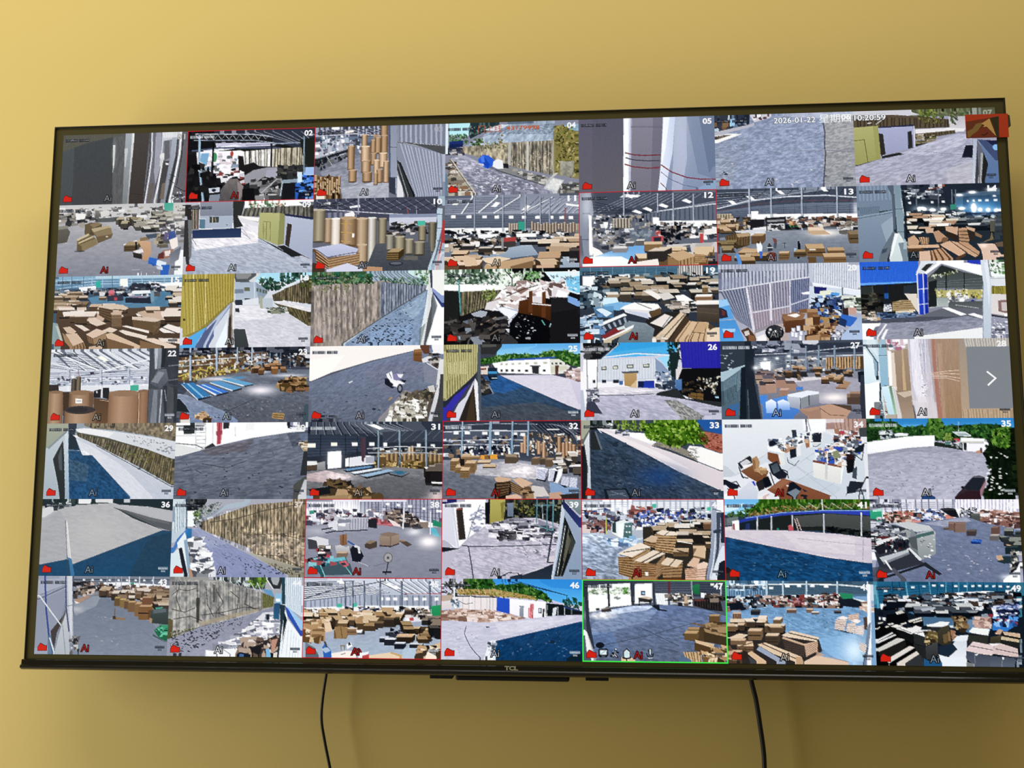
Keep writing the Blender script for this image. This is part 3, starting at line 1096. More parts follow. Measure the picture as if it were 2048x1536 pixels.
D([2,74,249,25,245,177,1,172],'82808a c8c4c8 8f8c96',90,2.9)
P('3f3e46',[-1,3,83,2,81,24,-1,43])
K([1,5,80,5,80,22,2,40],'2a2a32 8fb2d0 4a4a54 7a5e3e 1d1d22 6a7a8c b8c4d0',44,5.8,7,0.9)
P('9cc0de',[35,10,48,9,47,26,36,28])
P('8a6a48',[18,13,33,12,33,28,19,30])
P('23222a',[51,4,80,4,80,22,54,21],a=0.7)
P('c8c4c8',[82,2,135,3,128,10,93,19])
K([90,1,135,2,128,10,93,14],'6a4450 e6e0e2 3b3038',16,3.8,3.8)
P('b5b1b8',[-1,41,83,24,93,19,92,28,2,50])
P('ecebe9',[-1,50,31,45,63,47,2,69,-1,65])
P('6b5d50',[-1,53,25,48,41,48,18,55,-1,61])
D([0,50,34,48,18,55,0,60],'8f7f6e 4a3e34',30,2.6)
L('4f4d56',2.9,[251,25,254,49,252,83,254,97,252,123,249,150,246,180])
L('7d7b84',1.6,[252,91,285,95,321,98])
L('8a8890',1.3,[133,87,250,94])
P('e6e4ea',[151,4,326,3,326,11,243,15,179,9],a=0.35)
D([16,138,25,139,25,146,15,145],'2f2e34',4,3.8)
D([252,150,261,150,261,157,252,157],'5a585e',3,3.2)
T(7)
bg('9d99a6')
P('4d4b2c',[-7,-32,337,-18,336,22,-8,10])
P('4b4a2a',[-2,-20,326,-10,326,22,-3,10],c2='6a6a50')
F([120,0,270,-6,269,23,120,15],'5a6a3a 44502a 75805a 8a8a60',70,6)
P('c9c6cc',[-2,0,115,-1,153,13,92,15,-3,10])
P('a09caa',[153,13,210,25,153,17])
F([148,4,180,2,202,20,158,20],'7a8a34 94a040 566a28',36,4.4)
P('5f5140',[-3,10,92,11,153,17,218,26,217,45,138,46,-4,37])
S([-3,12,218,26,217,45,-4,40],'62543f','44392c',26,0.4,0.6)
F([147,16,202,19,199,35,149,30],'8a8a3a 6a6a2c 4a4a22',40,3.3)
P('b9b2b4',[215,19,256,19,255,52,217,47],c2='cfc9cc')
F([221,18,237,19,231,36,220,36],'3f4a2a 5a6a3c',16,3.8)
P('e0dcdc',[138,48,217,46,252,49,248,56,140,58])
P('5c513c',[138,59,228,53,229,59,146,69])
S([138,59,228,52,229,60,139,73],'63573f','463c2a',14,0.4,0.5)
K([138,62,184,64,184,84,138,83],'8a7f62 5d5440 b5aa98 6d6a3a 3f382a',40,4.4,4.9)
P('3b352f',[138,83,164,81,162,87,134,95,129,89])
P('a9a5b6',[0,133,106,104,137,90,184,76,228,61,266,62,262,183,-1,181],c2='aba8b4')
P('c6c3d0',[106,104,184,76,236,61,263,63,243,89,172,111],a=0.5)
N([0,133,106,104,184,76,266,62,262,183,-1,181],0.14,11,2.5,-0.25,1.7)
L('8a8694',1.1,[156,101,213,109,253,111])
P('c9c2c0',[204,147,264,125,262,183,208,182],a=0.4)
P('b0b06a',[-4,40,55,36,59,116,0,131],c2='9c9c58')
P('989850',[44,37,56,36,59,116,48,119],a=0.6)
L('5f602e',1.6,[3,127,2,71,23,69,29,123])
P('2d2f48',[57,39,136,36,135,40,56,43])
P('a9a9c4',[56,42,135,40,138,90,70,106,59,116],c2='9a9ab6')
P('3a332b',[56,55,66,56,70,105,59,110])
P('38322c',[122,53,131,50,132,92,121,94])
L('d5d5e4',1.6,[137,40,137,90])
P('2c2723',[2,131,58,116,100,103,110,107,61,115,2,133])
P('312c28',[61,110,100,102,111,107,61,116])
L('e9e7e6',2.2,[32,30,40,29])
L('c9c7c6',1.6,[51,33,64,23])
P('26242a',[250,89,267,89,264,119,240,118])
P('adb2c0',[268,74,276,74,266,179,261,179],c2='c2c6d0')
P('4a4540',[277,79,286,102,272,179,266,179])
P('6b6a72',[276,76,289,102,298,135,289,180,276,179])
P('a8a49a',[283,108,288,108,281,178,277,178])
P('2e2b26',[289,105,298,135,287,180,280,179])
P('6f7c98',[279,76,322,138,321,180,289,180,298,135],c2='5d7498')
P('4a5270',[277,76,300,78,323,103,322,138])
P('2a2c40',[295,78,324,80,323,103])
E('8ab4e4',316.1,95.8,6,6.6)
P('9a9a8c',[269,-1,279,-1,279,22,269,21])
P('86887a',[283,1,288,0,289,22,283,22])
L('9a9c8c',2.2,[263,7,263,21])
L('5f5f3c',1.6,[281,0,280,22])
P('403e22',[-1,-32,327,-19,326,3,-2,-2],a=0.55)
T(12)
bg('6a6a70')
P('50525a',[5,2,317,7,317,62,187,59,27,51])
L('9fa1aa',1.3,[24,51,129,5],a=0.75)
L('9fa1aa',1.3,[44,49,142,5],a=0.75)
L('9fa1aa',1.3,[64,46,155,6],a=0.75)
L('9fa1aa',1.3,[85,44,168,6],a=0.75)
L('9fa1aa',1.3,[105,41,181,6],a=0.75)
L('9fa1aa',1.3,[125,39,194,7],a=0.75)
L('9fa1aa',1.3,[145,36,207,7],a=0.75)
L('9fa1aa',1.3,[165,34,220,7],a=0.75)
L('9fa1aa',1.3,[186,31,233,8],a=0.75)
L('9fa1aa',1.3,[206,29,246,8],a=0.75)
L('9fa1aa',1.3,[226,26,259,8],a=0.75)
L('9fa1aa',1.3,[246,24,272,9],a=0.75)
L('9fa1aa',1.3,[266,21,285,9],a=0.75)
L('9fa1aa',1.3,[287,19,298,10],a=0.75)
L('36383e',2,[27,21,174,58],a=0.8)
L('36383e',2,[27,28,174,56],a=0.8)
L('36383e',2,[27,36,174,53],a=0.8)
L('36383e',2,[27,43,174,50],a=0.8)
L('36383e',2,[27,51,174,48],a=0.8)
L('36383e',2,[27,58,174,45],a=0.8)
P('cfd2d8',[5,2,28,2,34,48,24,88,11,54],a=0.5)
P('63656d',[187,49,317,29,317,72,186,69],c2='6d7078')
S([187,49,317,32,317,72,186,71],'6a6d76','51545c',12,0.3,0.3)
P('ffffff',[104,9,114,5,129,12,124,17])
P('ffffff',[239,25,249,20,264,28,258,32])
P('ffffff',[184,35,194,30,209,37,204,42])
P('ffffff',[148,42,158,38,172,45,167,50])
P('ffffff',[123,48,133,44,148,51,143,55])
P('fbfbfd',[96,13,106,6,145,9,138,14])
L('d5d8de',2.3,[183,49,245,42,317,34])
L('c9ccd4',2,[167,52,317,29],a=0.5)
L('a7abb4',2.9,[105,4,104,77])
L('43464e',1,[108,4,107,77])
L('a7abb4',2.9,[184,7,183,79])
L('43464e',1,[186,7,186,79])
L('a7abb4',2.9,[220,7,219,80])
L('43464e',1,[222,8,221,80])
L('a7abb4',2.9,[267,9,266,81])
L('43464e',1,[269,9,269,81])
S([115,57,187,52,186,72,115,74],'707078','505058',9,0.4,0.4)
P('f3f4f4',[173,72,316,74,316,89,173,84])
P('f9f9fb',[172,63,187,64,186,82,172,82])
K([31,55,174,58,173,106,33,102],'3d3c40 5d5a5c 8a8684 c6c2c0 a39886 28282c dcdada',110,4.6,6.5,1.4)
C(77.6,64.4,6.5,22.8,'8f8270','cfc6b6','4a4238')
C(84.7,64.5,6.5,22.8,'8f8270','cfc6b6','4a4238')
C(91.9,64.7,6.5,22.8,'8f8270','cfc6b6','4a4238')
C(99.1,64.9,6.5,22.8,'8f8270','cfc6b6','4a4238')
C(106.2,65.1,6.5,22.8,'8f8270','cfc6b6','4a4238')
C(113.4,65.3,6.5,22.8,'8f8270','cfc6b6','4a4238')
P('f7f4ee',[56,72,68,73,66,86,61,89])
K([173,79,316,79,316,116,186,113],'29272a 3f3c3e 6d655e c9c4c2 938474 1d1c1e e9e7e7',120,5.2,7.8,1.6)
K([33,98,167,95,160,142,40,136],'5d5c60 7f7d80 3b3b3f a9a7a8 cfcccb 8d8378',90,5.9,8.5,1.6)
P('6c7680',[115,91,173,95,166,132,131,135],a=0.6)
P('6fa3d6',[36,156,98,134,166,126,173,153,130,175,43,176],c2='8fbce4')
P('e9f1f8',[7,172,27,155,98,156,130,172,130,179,7,178])
G('ffffff',49.2,166,35.8,13,0.9)
P('efece8',[27,129,46,139,56,149,33,156])
X(77,136.6,32.6,9.8,4.9,5.9,'d9d4d0','8b8582')
X(130.8,119.5,19.5,11.4,4.9,4.9,'cfc6be','6a645e')
X(108,124,17.9,8.1,3.3,3.9,'c9c4c0','5d5a58')
P('d83a48',[168,110,193,108,196,113,186,143,168,141])
P('38343a',[173,112,191,112,189,128,173,127])
P('e8524a',[180,96,199,96,197,106,176,106],a=0.7)
K([193,93,232,90,231,131,196,130],'221f20 3a3536 5a5350 8b827c 17161a',50,8.5,9.8,0.8)
P('d23c3c',[280,105,288,105,288,127,280,127])
P('e6e2de',[290,95,316,93,316,106,290,109])
P('c9c2bc',[205,130,316,126,316,150,250,161,199,140])
P('b5aea8',[270,128,313,126,303,139,267,142])
P('4b4e54',[228,137,257,131,260,148,238,151])
L('7d8288',1.6,[231,141,257,135,259,145])
P('8a8d96',[5,2,15,2,27,55,21,88,30,155,10,155,4,88])
L('4a4c54',1.6,[8,51,26,51])
L('4a4c54',1.6,[7,113,28,115])
P('f6f2ef',[22,54,29,56,31,152,23,152])
G('ffe9ee',27.4,125.2,3.9,19.5,0.8)
B([160,135,316,123,315,180,146,175],12,17.6,24.1,'d0b189 e0c6a2 c09a6c d9bc96','5b4632 6d5338 8a6a44',1.9,0.6,0.5)
X(156.5,145.4,39.1,24.4,19.5,8.5,'d3c2ae','3a302a')
P('c9a57a',[205,153,241,144,270,157,231,171])
P('9a7448',[205,157,231,169,229,179,205,179])
S([231,169,270,158,270,180,231,179],'b58c5a','6a4c2a',5,0.3)
P('b0865a',[267,153,293,156,292,181,266,180])
S([267,158,266,180,292,181,293,159],'b98e5c','73532e',5,0.35)
P('ece0d8',[130,170,182,163,185,178,130,178])
G('eeeef4',17.6,34.1,13,39.1,0.5)
T(13)
bg('55585f')
P('4a4d55',[2,-5,323,3,322,39,2,49])
L('9da1aa',1.6,[3,46,157,17],a=0.75)
L('9da1aa',1.6,[3,40,176,15],a=0.75)
L('9da1aa',1.6,[4,34,195,13],a=0.75)
L('9da1aa',1.6,[4,28,214,11],a=0.75)
L('9da1aa',1.6,[4,21,233,9],a=0.75)
L('9da1aa',1.6,[4,15,252,7],a=0.75)
L('9da1aa',1.6,[4,9,271,5],a=0.75)
L('9da1aa',1.6,[4,3,289,3],a=0.75)
L('9da1aa',1.6,[4,-3,308,1],a=0.75)
L('30323a',1.6,[49,30,94,-2],a=0.8)
L('30323a',1.6,[81,31,123,-1],a=0.8)
L('30323a',1.6,[113,32,151,0],a=0.8)
L('30323a',1.6,[144,33,180,1],a=0.8)
L('30323a',1.6,[176,34,208,2],a=0.8)
L('30323a',1.6,[207,35,236,3],a=0.8)
L('30323a',1.6,[239,36,264,4],a=0.8)
L('30323a',1.6,[270,37,292,5],a=0.8)
L('30323a',1.6,[301,38,320,6],a=0.8)
L('c9ccd6',2.8,[3,46,74,29,164,21,251,20,323,27])
L('6d4a52',1.3,[6,53,93,37,189,31,322,34])
P('ffffff',[136,5,148,6,158,15,148,15])
P('ffffff',[67,17,80,18,90,27,79,27])
P('ffffff',[25,27,38,28,48,37,37,37])
P('ffffff',[235,1,248,2,257,11,247,11])
P('717682',[3,53,93,42,220,37,322,39,321,72,3,66],c2='666a76')
L('4a4e58',1.3,[6,56,125,48,322,44],a=0.7)
L('4a4e58',1.3,[6,58,125,52,322,49],a=0.7)
L('4a4e58',1.3,[6,60,125,56,322,55],a=0.7)
L('4a4e58',1.3,[6,62,125,60,322,61],a=0.7)
L('4a4e58',1.3,[6,64,125,64,321,66],a=0.7)
L('50545e',1.3,[103,37,103,62],a=0.7)
L('50545e',1.3,[128,38,128,63],a=0.7)
L('50545e',1.3,[154,39,153,64],a=0.7)
L('50545e',1.3,[179,39,178,64],a=0.7)
L('50545e',1.3,[204,40,204,65],a=0.7)
L('50545e',1.3,[229,41,229,66],a=0.7)
L('50545e',1.3,[254,42,253,66],a=0.7)
L('50545e',1.3,[279,42,278,67],a=0.7)
L('50545e',1.3,[304,43,303,68],a=0.7)
P('f4f4f2',[71,61,321,65,321,82,70,73])
P('ffffff',[79,54,96,54,95,63,79,62])
P('f0ead6',[158,77,189,76,189,93,159,92])
G('ffffff',317.1,55.2,5.7,19,0.7)
L('aab0ba',3.2,[76,-3,74,98])
L('3a3d45',0.9,[79,-2,77,95])
L('aab0ba',3.2,[126,-1,124,99])
L('3a3d45',0.9,[129,-1,127,96])
L('aab0ba',3.2,[196,2,194,101])
L('3a3d45',0.9,[199,2,197,98])
L('aab0ba',3.2,[276,4,274,103])
L('3a3d45',0.9,[279,4,276,100])
C(3.8,59.3,6.3,22.1,'93856a','c9bda2','4a4232')
C(10,59.5,6.3,22.1,'93856a','c9bda2','4a4232')
C(16.1,59.7,6.3,22.1,'93856a','c9bda2','4a4232')
C(22.2,59.8,6.3,22.1,'93856a','c9bda2','4a4232')
C(28.3,60,6.3,22.1,'93856a','c9bda2','4a4232')
K([3,69,77,70,76,102,3,100],'4d3d2e 2f2620 7d654a b59a78 d0c0aa',50,6.3,8.2,1.6)
K([163,71,321,73,321,95,162,94],'4a3a30 2e2824 7a5e48 b6a494 d8d2cc 88503c 3f4a5a',110,5.7,7.6,1.7)
P('2b2524',[77,75,109,74,108,96,76,97])
P('e4e2e2',[81,95,115,91,115,103,83,103])
P('2a2422',[109,71,158,69,158,84,113,84])
P('8d8a88',[113,76,155,75,154,80,115,81])
P('c9c7c8',[115,86,156,85,156,100,115,103])
K([115,86,156,85,155,112,114,111],'2a2624 d9d7d6 4a423c',24,5.7,6.3)
L('2d2624',2.8,[114,69,114,109])
L('2d2624',2.8,[156,69,157,112])
K([157,90,187,88,187,108,159,109],'2c3028 3e8a4e 4a423a 1f1d1c',18,5.1,5.7)
P('e08a4a',[165,82,175,81,175,90,165,90],a=0.7)
P('8f9299',[6,117,76,102,320,101,318,186,5,180],c2='6c6f76')
P('cfcfd2',[41,101,111,97,111,112,54,114])
N([6,103,320,101,318,186,5,180],0.1,9.5,3.2)
G('fff6ea',246.1,109.9,34.8,8.9,0.9)
X(208.9,103.3,34.8,7,-2.5,7.9,'e3c9ae','c9a684',n=2)
P('c8a680',[207,105,246,104,258,113,215,113])
K([278,87,321,82,320,108,280,110],'2d2b2c 6a625a b6aea6 8a7c6c e2e0de',36,6.3,7.6)
B([3,83,70,85,60,101,3,106],7,12.6,14.5,'c9a884 b8946c','5a442e 6a5238',1.6,0.5,0.5)
P('5d4a33',[17,113,44,104,76,108,73,135,44,144,22,130],c2='4a3a28')
S([19,112,76,108,74,135,21,134],'6d5638','3f3120',9,0.25,0.3)
P('b59a72',[44,107,73,105,76,113,47,116])
X(77.8,113.3,25.3,19,7.9,5.7,'bb9a6c','6a5034')
P('55482f',[2,123,15,122,38,134,37,151,24,150,2,133])
B([2,126,41,127,37,147,2,150],6,13.9,15.8,'a08a62 8d7852','4a3c28',1.6,0.5,0.5)
P('b5906a',[44,154,60,139,88,145,88,153,53,163])
X(46.8,152.5,41.1,7,12.6,9.5,'c9a67c','6a5034')
P('8a6a44',[53,161,88,153,88,160,59,169])
B([53,161,101,162,100,182,53,181],5,13.9,15.8,'b89468 c6a67e','4a3826',1.9,0.5,0.5)
P('5c90d0',[40,156,48,154,56,181,48,181])
P('e8ecf2',[89,132,98,127,103,139,101,152,91,153])
P('4668b8',[95,150,103,150,101,167,96,167])
E('4a3428',94.4,128.6,2.8,3.2)
P('3a3a40',[114,137,123,136,126,149,115,151])
L('d8d8d4',1.6,[114,142,126,142])
P('8a342c',[117,152,132,154,134,173,118,171])
P('7d4a44',[126,119,135,121,136,130,130,133])
P('55585e',[128,131,136,131,134,144,128,143])
E('33241c',118.7,134.2,2.5,2.8)
L('23232a',1.6,[149,132,157,132])
L('23232a',1.6,[153,132,153,143])
P('1e1e24',[183,132,189,133,189,151,186,169,181,169,182,151])
E('2b1f1a',185.1,130.1,2.8,2.8)
P('9fb8d4',[174,144,180,144,179,162,175,162])
X(173.4,153.6,26.9,11.1,6.3,6.3,'b0905f','5a4630',n=1)
X(138.8,156.2,22.1,15.8,3.2,5.7,'cfae84','7d5f3c',n=2)
X(204.8,146.1,39.5,19,-5.7,11.1,'c9a273','7a5a38',n=1)
P('e8e0d2',[208,147,223,147,223,150,208,150])
X(251.2,152,36.4,14.2,-2.5,7.9,'c49c6c','6f5234')
X(241.6,166.6,49,12.6,-3.2,8.9,'cda679','7f5e3a',n=1)
P('6a4e30',[204,166,223,166,223,179,207,179])
X(300.1,113.8,22.1,22.1,-3.2,7.9,'8d7658','6a553c',n=1)
T(14)
bg('33383e')
P('2c3035',[97,1,321,3,319,63,105,71])
K([97,3,196,3,194,34,107,33],'1f2226 4a4c50 8a8d92 3a3d42 c9cccf',70,4.9,4.9,2.2)
L('a2553f',1.4,[157,13,198,5])
P('4d5a66',[222,23,320,17,319,55,220,56],c2='4f7a9a')
P('3c4c5c',[238,30,321,28,318,75,235,73],c2='2a5a8a')
G('5fa8e0',279.8,56.8,38.4,16.5,0.8)
G('4a90d0',300.6,71.8,32.9,8.2,0.6)
P('e8f6fa',[115,41,122,40,122,46,115,45])
P('e8f6fa',[166,40,172,40,172,45,166,45])
P('e8f6fa',[190,39,197,39,197,44,190,44])
P('e8f6fa',[258,39,263,38,263,44,258,43])
P('e8f6fa',[271,38,278,38,278,43,271,43])
P('e8f6fa',[287,38,294,38,294,43,286,43])
P('e8f6fa',[305,38,314,38,313,43,305,43])
P('e8f6fa',[246,39,250,39,250,44,246,44])
G('ffffff',229.8,27,8.8,3.3,1)
E('ffffff',229.8,27,7,2.6)
G('ffffff',258.8,21.1,9.9,3.8,1)
E('ffffff',258.8,21.1,7.9,3.1)
G('ffffff',301.3,15.6,11,4.4,1)
E('ffffff',301.3,15.6,8.8,3.5)
G('ffffff',307.2,31,3.8,2.2,1)
E('ffffff',307.2,31,3.1,1.8)
G('dff4ff',143.7,58.3,18.5,9.1,0.7)
E('ffffff',143.7,58.3,12.3,6)
G('dff4ff',168.7,60.9,10.7,6.6,0.7)
E('ffffff',168.7,60.9,7.1,4.4)
G('dff4ff',192.7,59.3,9.9,5.8,0.7)
E('ffffff',192.7,59.3,6.6,3.8)
G('dff4ff',233.6,58.7,11.5,5.8,0.7)
E('ffffff',233.6,58.7,7.7,3.8)
G('dff4ff',260.2,57.8,9.9,16.5,0.7)
E('ffffff',260.2,57.8,6.6,11)
G('dff4ff',274.1,62.5,8.2,7.4,0.7)
E('ffffff',274.1,62.5,5.5,4.9)
G('dff4ff',291.6,63.5,8.2,7.4,0.7)
E('ffffff',291.6,63.5,5.5,4.9)
G('dff4ff',310.5,64.7,9.9,6.6,0.7)
E('ffffff',310.5,64.7,6.6,4.4)
L('6d747a',2.2,[135,13,133,60])
L('6d747a',2.2,[184,14,182,61])
L('6d747a',2.2,[214,14,212,61])
L('6d747a',2.2,[222,14,220,61])
P('3f8a72',[208,49,222,48,221,60,208,61])
P('2e3336',[108,62,318,72,321,179,106,175])
K([108,61,318,71,317,92,108,88],'23262a 363a3e 14171a 4b4f52 8a8e90 c4c8c8',120,5.5,7.1,2)
P('3c5a80',[247,69,318,68,318,77,246,77],a=0.5)
G('cfeaf6',271.7,79.9,7.1,3.3,0.9)
B([109,74,219,85,217,111,109,109],26,11,15.4,'d9cdb8 c9a98a efe8dc b08a6c','231e1a 33291f 1a1715',1.9,0.5,0.5)
P('eeeae2',[114,109,147,111,138,116,117,115])
P('cfa88a',[150,104,169,103,168,114,152,115])
B([219,79,317,84,323,107,218,105],14,12.1,15.4,'3f4244 5a5c5a 8a8c88','1d2022 2a2e30',1.7,0.6,0.5)
P('e4e2da',[245,94,275,93,271,98,246,98])
P('5d5848',[294,89,306,89,303,115,294,114])
P('4a4c4c',[305,72,318,72,314,133,302,133],a=0.6)
P('8f7a52',[297,115,300,133,275,139,292,131],a=0.8)
P('cda284',[195,100,223,102,221,121,196,110])
P('3a2c20',[196,112,222,121,221,135,195,122])
P('c39470',[224,105,241,104,249,126,242,146,224,137])
S([225,109,224,138,245,142,244,108],'b58a64','5d4430',4,0.3)
P('3b2f26',[242,104,261,109,258,135,246,131])
P('caa285',[241,101,261,107,258,114,242,107])
P('8f6c4e',[260,114,275,123,273,129,260,123])
P('bd8f6e',[167,113,179,109,200,128,197,136,175,137])
P('6d4e38',[183,137,198,135,198,126,189,126])
E('7d5c42',191.8,131.9,6.6,6.6)
P('c99d78',[111,126,125,119,136,134,132,144,110,142])
S([135,124,157,125,156,141,140,141],'c69a74','6a4a32',4,0.4)
P('d6ab86',[107,143,178,142,180,149,110,150])
P('5a3f2c',[107,150,145,150,145,158,107,158])
P('d7aa88',[181,142,203,134,237,163,222,170,188,148])
P('cf9f7c',[203,134,221,138,265,169,257,173,239,163])
P('c2926e',[221,138,243,140,268,161,265,169])
P('5c402c',[222,170,237,163,237,170,219,177,214,174])
L('5a3f2a',1.6,[205,135,241,163])
L('5a3f2a',1.6,[224,140,265,169])
P('d9b498',[134,158,158,156,160,179,133,178])
P('6d4c36',[158,159,183,150,208,178,160,179])
S([161,156,186,150,211,178,165,179],'c4946e','6a4830',3,0.35)
P('dcb8a4',[263,142,302,143,317,173,275,178,271,155])
G('ffe9dc',277.2,146.4,8.2,5.5,0.8)
P('6d5848',[303,141,321,137,320,150,307,150])
P('7b8794',[3,1,78,1,80,58,1,66],c2='7a8694')
S([3,1,78,1,79,35,3,36],'7b8795','8a97a4',9,0.4)
S([3,51,51,49,50,67,2,70],'76828f','5f6a76',12,0.4)
P('8994a2',[1,71,81,61,79,108,50,154,44,179,-1,179],c2='76828f')
P('a7b2bc',[52,93,80,73,80,108,62,134],a=0.6)
L('8a9aa4',3.8,[2,74,39,69,84,60])
L('4a545c',1.4,[2,77,83,64])
P('5d646c',[69,1,84,1,85,105,79,105,79,23])
P('82929a',[84,1,100,1,104,71,102,137,89,137,86,70],c2='8d9ba0')
L('56626a',1.6,[85,57,103,57])
L('56626a',1.6,[87,110,102,111])
L('c4d0d4',1.4,[100,32,107,88])
P('6d7478',[79,108,86,114,60,180,43,179,50,154])
P('d5dedc',[82,114,92,114,107,143,109,180,68,180],c2='c9d2d0')
P('e9eeec',[82,114,90,114,77,157,66,180,74,143])
P('7f8a90',[89,137,108,135,109,180,98,180])
P('48525a',[53,151,65,148,61,157,50,162])
P('a7b3b6',[103,126,109,135,107,152,99,152])
P('24282a',[104,30,109,30,111,129,106,135])
T(15)
bg('4a5a68')
P('8fb4cc',[-4,4,315,1,317,29,-2,30],c2='6d8ea6')
L('4a6478',1.3,[-4,5,103,3,315,3],a=0.8)
L('c9dce8',1.3,[-3,11,103,6,315,6],a=0.8)
L('4a6478',1.3,[-3,16,103,10,315,10],a=0.8)
L('c9dce8',1.3,[-3,21,103,13,316,13],a=0.8)
L('4a6478',1.3,[-2,26,104,16,316,16],a=0.8)
L('c9dce8',1.3,[-2,32,104,19,316,19],a=0.8)
L('52687a',1.7,[18,1,20,29])
L('52687a',1.7,[41,1,43,29])
L('52687a',1.7,[71,1,73,29])
L('a9c4d6',1.7,[93,1,94,29])
L('a9c4d6',1.7,[119,1,121,29])
L('52687a',1.7,[144,2,146,30])
L('a9c4d6',1.7,[162,2,164,30])
L('a9c4d6',1.7,[192,2,194,30])
L('a9c4d6',1.7,[219,2,221,30])
L('a9c4d6',1.7,[245,2,247,30])
L('a9c4d6',1.7,[275,3,277,30])
P('f4f6f6',[5,38,36,32,37,45,8,51])
P('f2f4f4',[61,27,104,24,105,39,62,39])
P('f4f8ec',[164,8,183,7,185,28,165,29])
P('f6f6f6',[253,22,316,18,317,31,254,30])
P('35b29a',[102,14,115,11,116,28,104,28])
P('5d86a0',[83,54,178,38,284,35,317,39,321,88,201,89,101,73],c2='5a8098')
P('4c7690',[264,39,294,39,301,85,251,84],a=0.5)
N([82,41,317,39,321,88,101,83],0.1,10,3.3)
K([5,37,263,25,265,48,126,51,66,45,6,60],'2a2a2e 3d3a3c 5a5550 a39a92 d9d6d6 1d1d22 70808c',150,6,7.3,1.6)
K([197,22,273,22,274,39,198,38],'1f1f24 34343a e0e2e4 55555c',40,7.3,7.3)
E('e06a80',144,40.3,8.6,5.3)
P('3c3a44',[132,49,174,48,175,62,135,63])
P('d2384a',[151,53,159,53,159,61,152,61])
P('c2565e',[137,44,152,44,152,48,137,48])
P('e9eef0',[195,38,241,37,243,45,195,46])
P('2c2c34',[179,56,199,50,242,53,245,70,180,67])
P('8a92a0',[182,54,199,49,242,52,232,56])
P('9a7f92',[195,51,225,52,219,56,196,54])
P('7d98a6',[242,38,251,38,252,65,244,66])
X(112.6,53.9,18.2,6,2,3.3,'c2a98e','5d4c3a')
B([2,47,72,42,81,73,48,86,5,86],34,11.3,13.9,'b99f84 a68866 d3c0ac 8d7458','4a3a2c 3a2e24 5d4a36',1.9,0.5,0.5)
B([291,35,317,36,321,95,281,94],14,11.3,15.9,'e4d9cc c9b49a','2d2620 3f342a',1.8,0.5,0.5)
P('d3b19a',[21,75,44,73,41,83,18,84])
P('5d4836',[8,83,320,78,327,180,7,178],c2='4f3c2b')
B([5,86,108,80,321,91,323,118,7,116],26,15.9,19.9,'dcc4ae cfb096 e8d8c8','5a4430 4a3828',1.9,0.6,0.5)
P('ecdfd2',[23,88,78,83,77,95,26,99])
P('d8c2ac',[114,75,140,69,164,71,161,80,148,84,114,80])
P('5a432e',[114,79,149,84,150,116,115,97])
S([114,77,115,97,151,113,150,84],'6b5238','473422',4,0.3)
P('d8c0a8',[144,70,174,72,189,81,181,85,154,82])
P('cdb09a',[144,93,151,89,172,91,172,97,149,98])
S([147,97,149,127,174,127,172,97],'8a6d50','54402c',6,0.3)
P('4a3726',[173,102,202,99,269,114,255,147,174,123])
P('6b5238',[199,107,266,117,255,143,204,130])
P('c9ad92',[211,91,231,87,242,102,226,104])
P('d9c2ac',[199,102,249,104,271,111,260,116,199,109])
S([253,116,271,112,268,140,253,148],'7d6448','463422',5,0.4)
P('dfc8b2',[86,106,106,103,135,118,111,124,93,116])
P('50392a',[94,119,111,125,135,120,131,131,98,133])
P('e6d3c2',[54,119,74,121,94,133,81,136])
P('d5b79e',[26,126,44,124,60,136,55,142,38,140])
P('d8b89c',[33,142,62,141,80,162,54,172])
S([54,172,80,162,87,177,54,180],'a37d56','5a4028',4,0.3)
P('a78058',[25,139,39,149,54,172,51,180,33,162])
P('dcbfa6',[85,144,111,130,138,139,104,154])
S([87,146,104,155,107,169,93,164],'8f6c4a','553e2a',3,0.3)
S([104,155,137,141,136,156,107,169],'a3805c','553e2a',0)
P('e3cab4',[123,136,144,127,164,133,151,140])
P('e9d6c4',[166,136,178,134,239,150,236,158,185,146])
P('efe0d2',[174,125,184,123,243,137,242,143])
P('d9b898',[135,144,148,140,222,173,221,179,139,154])
P('7d5c3c',[136,154,221,179,141,180])
P('e5ccb6',[222,155,256,155,313,175,310,181,263,170])
P('8a6642',[221,160,260,170,294,181,222,180])
P('f0e4da',[267,134,290,121,322,131,321,144,278,142])
L('4a3626',2.3,[270,127,321,147])
P('e9d9cb',[266,155,324,157,323,170,273,163])
P('cfae92',[94,174,117,171,144,180,94,179])
P('9fb4b0',[3,114,12,116,26,159,22,179,6,179],a=0.8)
P('d8d6c0',[7,122,14,122,28,159,23,165],a=0.6)
T(16)
bg('cfd0d6')
P('a9d6ea',[172,3,321,2,322,23,189,22])
P('c4e6f2',[176,22,208,4,196,19])
F([189,15,222,12,242,23,243,42,203,39],'2c4a34 1d3624 3f5e44',80,5.3)
F([242,4,308,3,318,17,259,36,242,26],'25402c 16281c 3a5840 55705c',90,5.3)
P('5d5c58',[128,1,188,1,169,23,133,21])
P('8f8c84',[132,3,175,2,162,13,136,13])
P('cfd0cc',[169,22,192,5,188,2,166,18])
P('a9b3c0',[131,21,184,22,192,76,136,77],c2='b4bcc6')
P('8f9aa8',[183,22,212,42,212,50,192,76])
P('6a6c50',[155,34,168,34,169,43,155,43])
P('4a4c40',[156,61,170,61,170,69,157,68])
P('d6dade',[137,68,191,60,192,76,137,77])
P('7c8490',[132,38,153,38,154,48,132,49])
P('3a3c40',[133,64,151,64,152,78,134,77])
L('d9dde2',1.7,[179,23,182,76])
P('5d6450',[185,36,190,37,190,45,185,45])
P('5d6450',[192,38,197,39,198,47,193,47])
P('5d6450',[200,40,205,41,205,49,200,49])
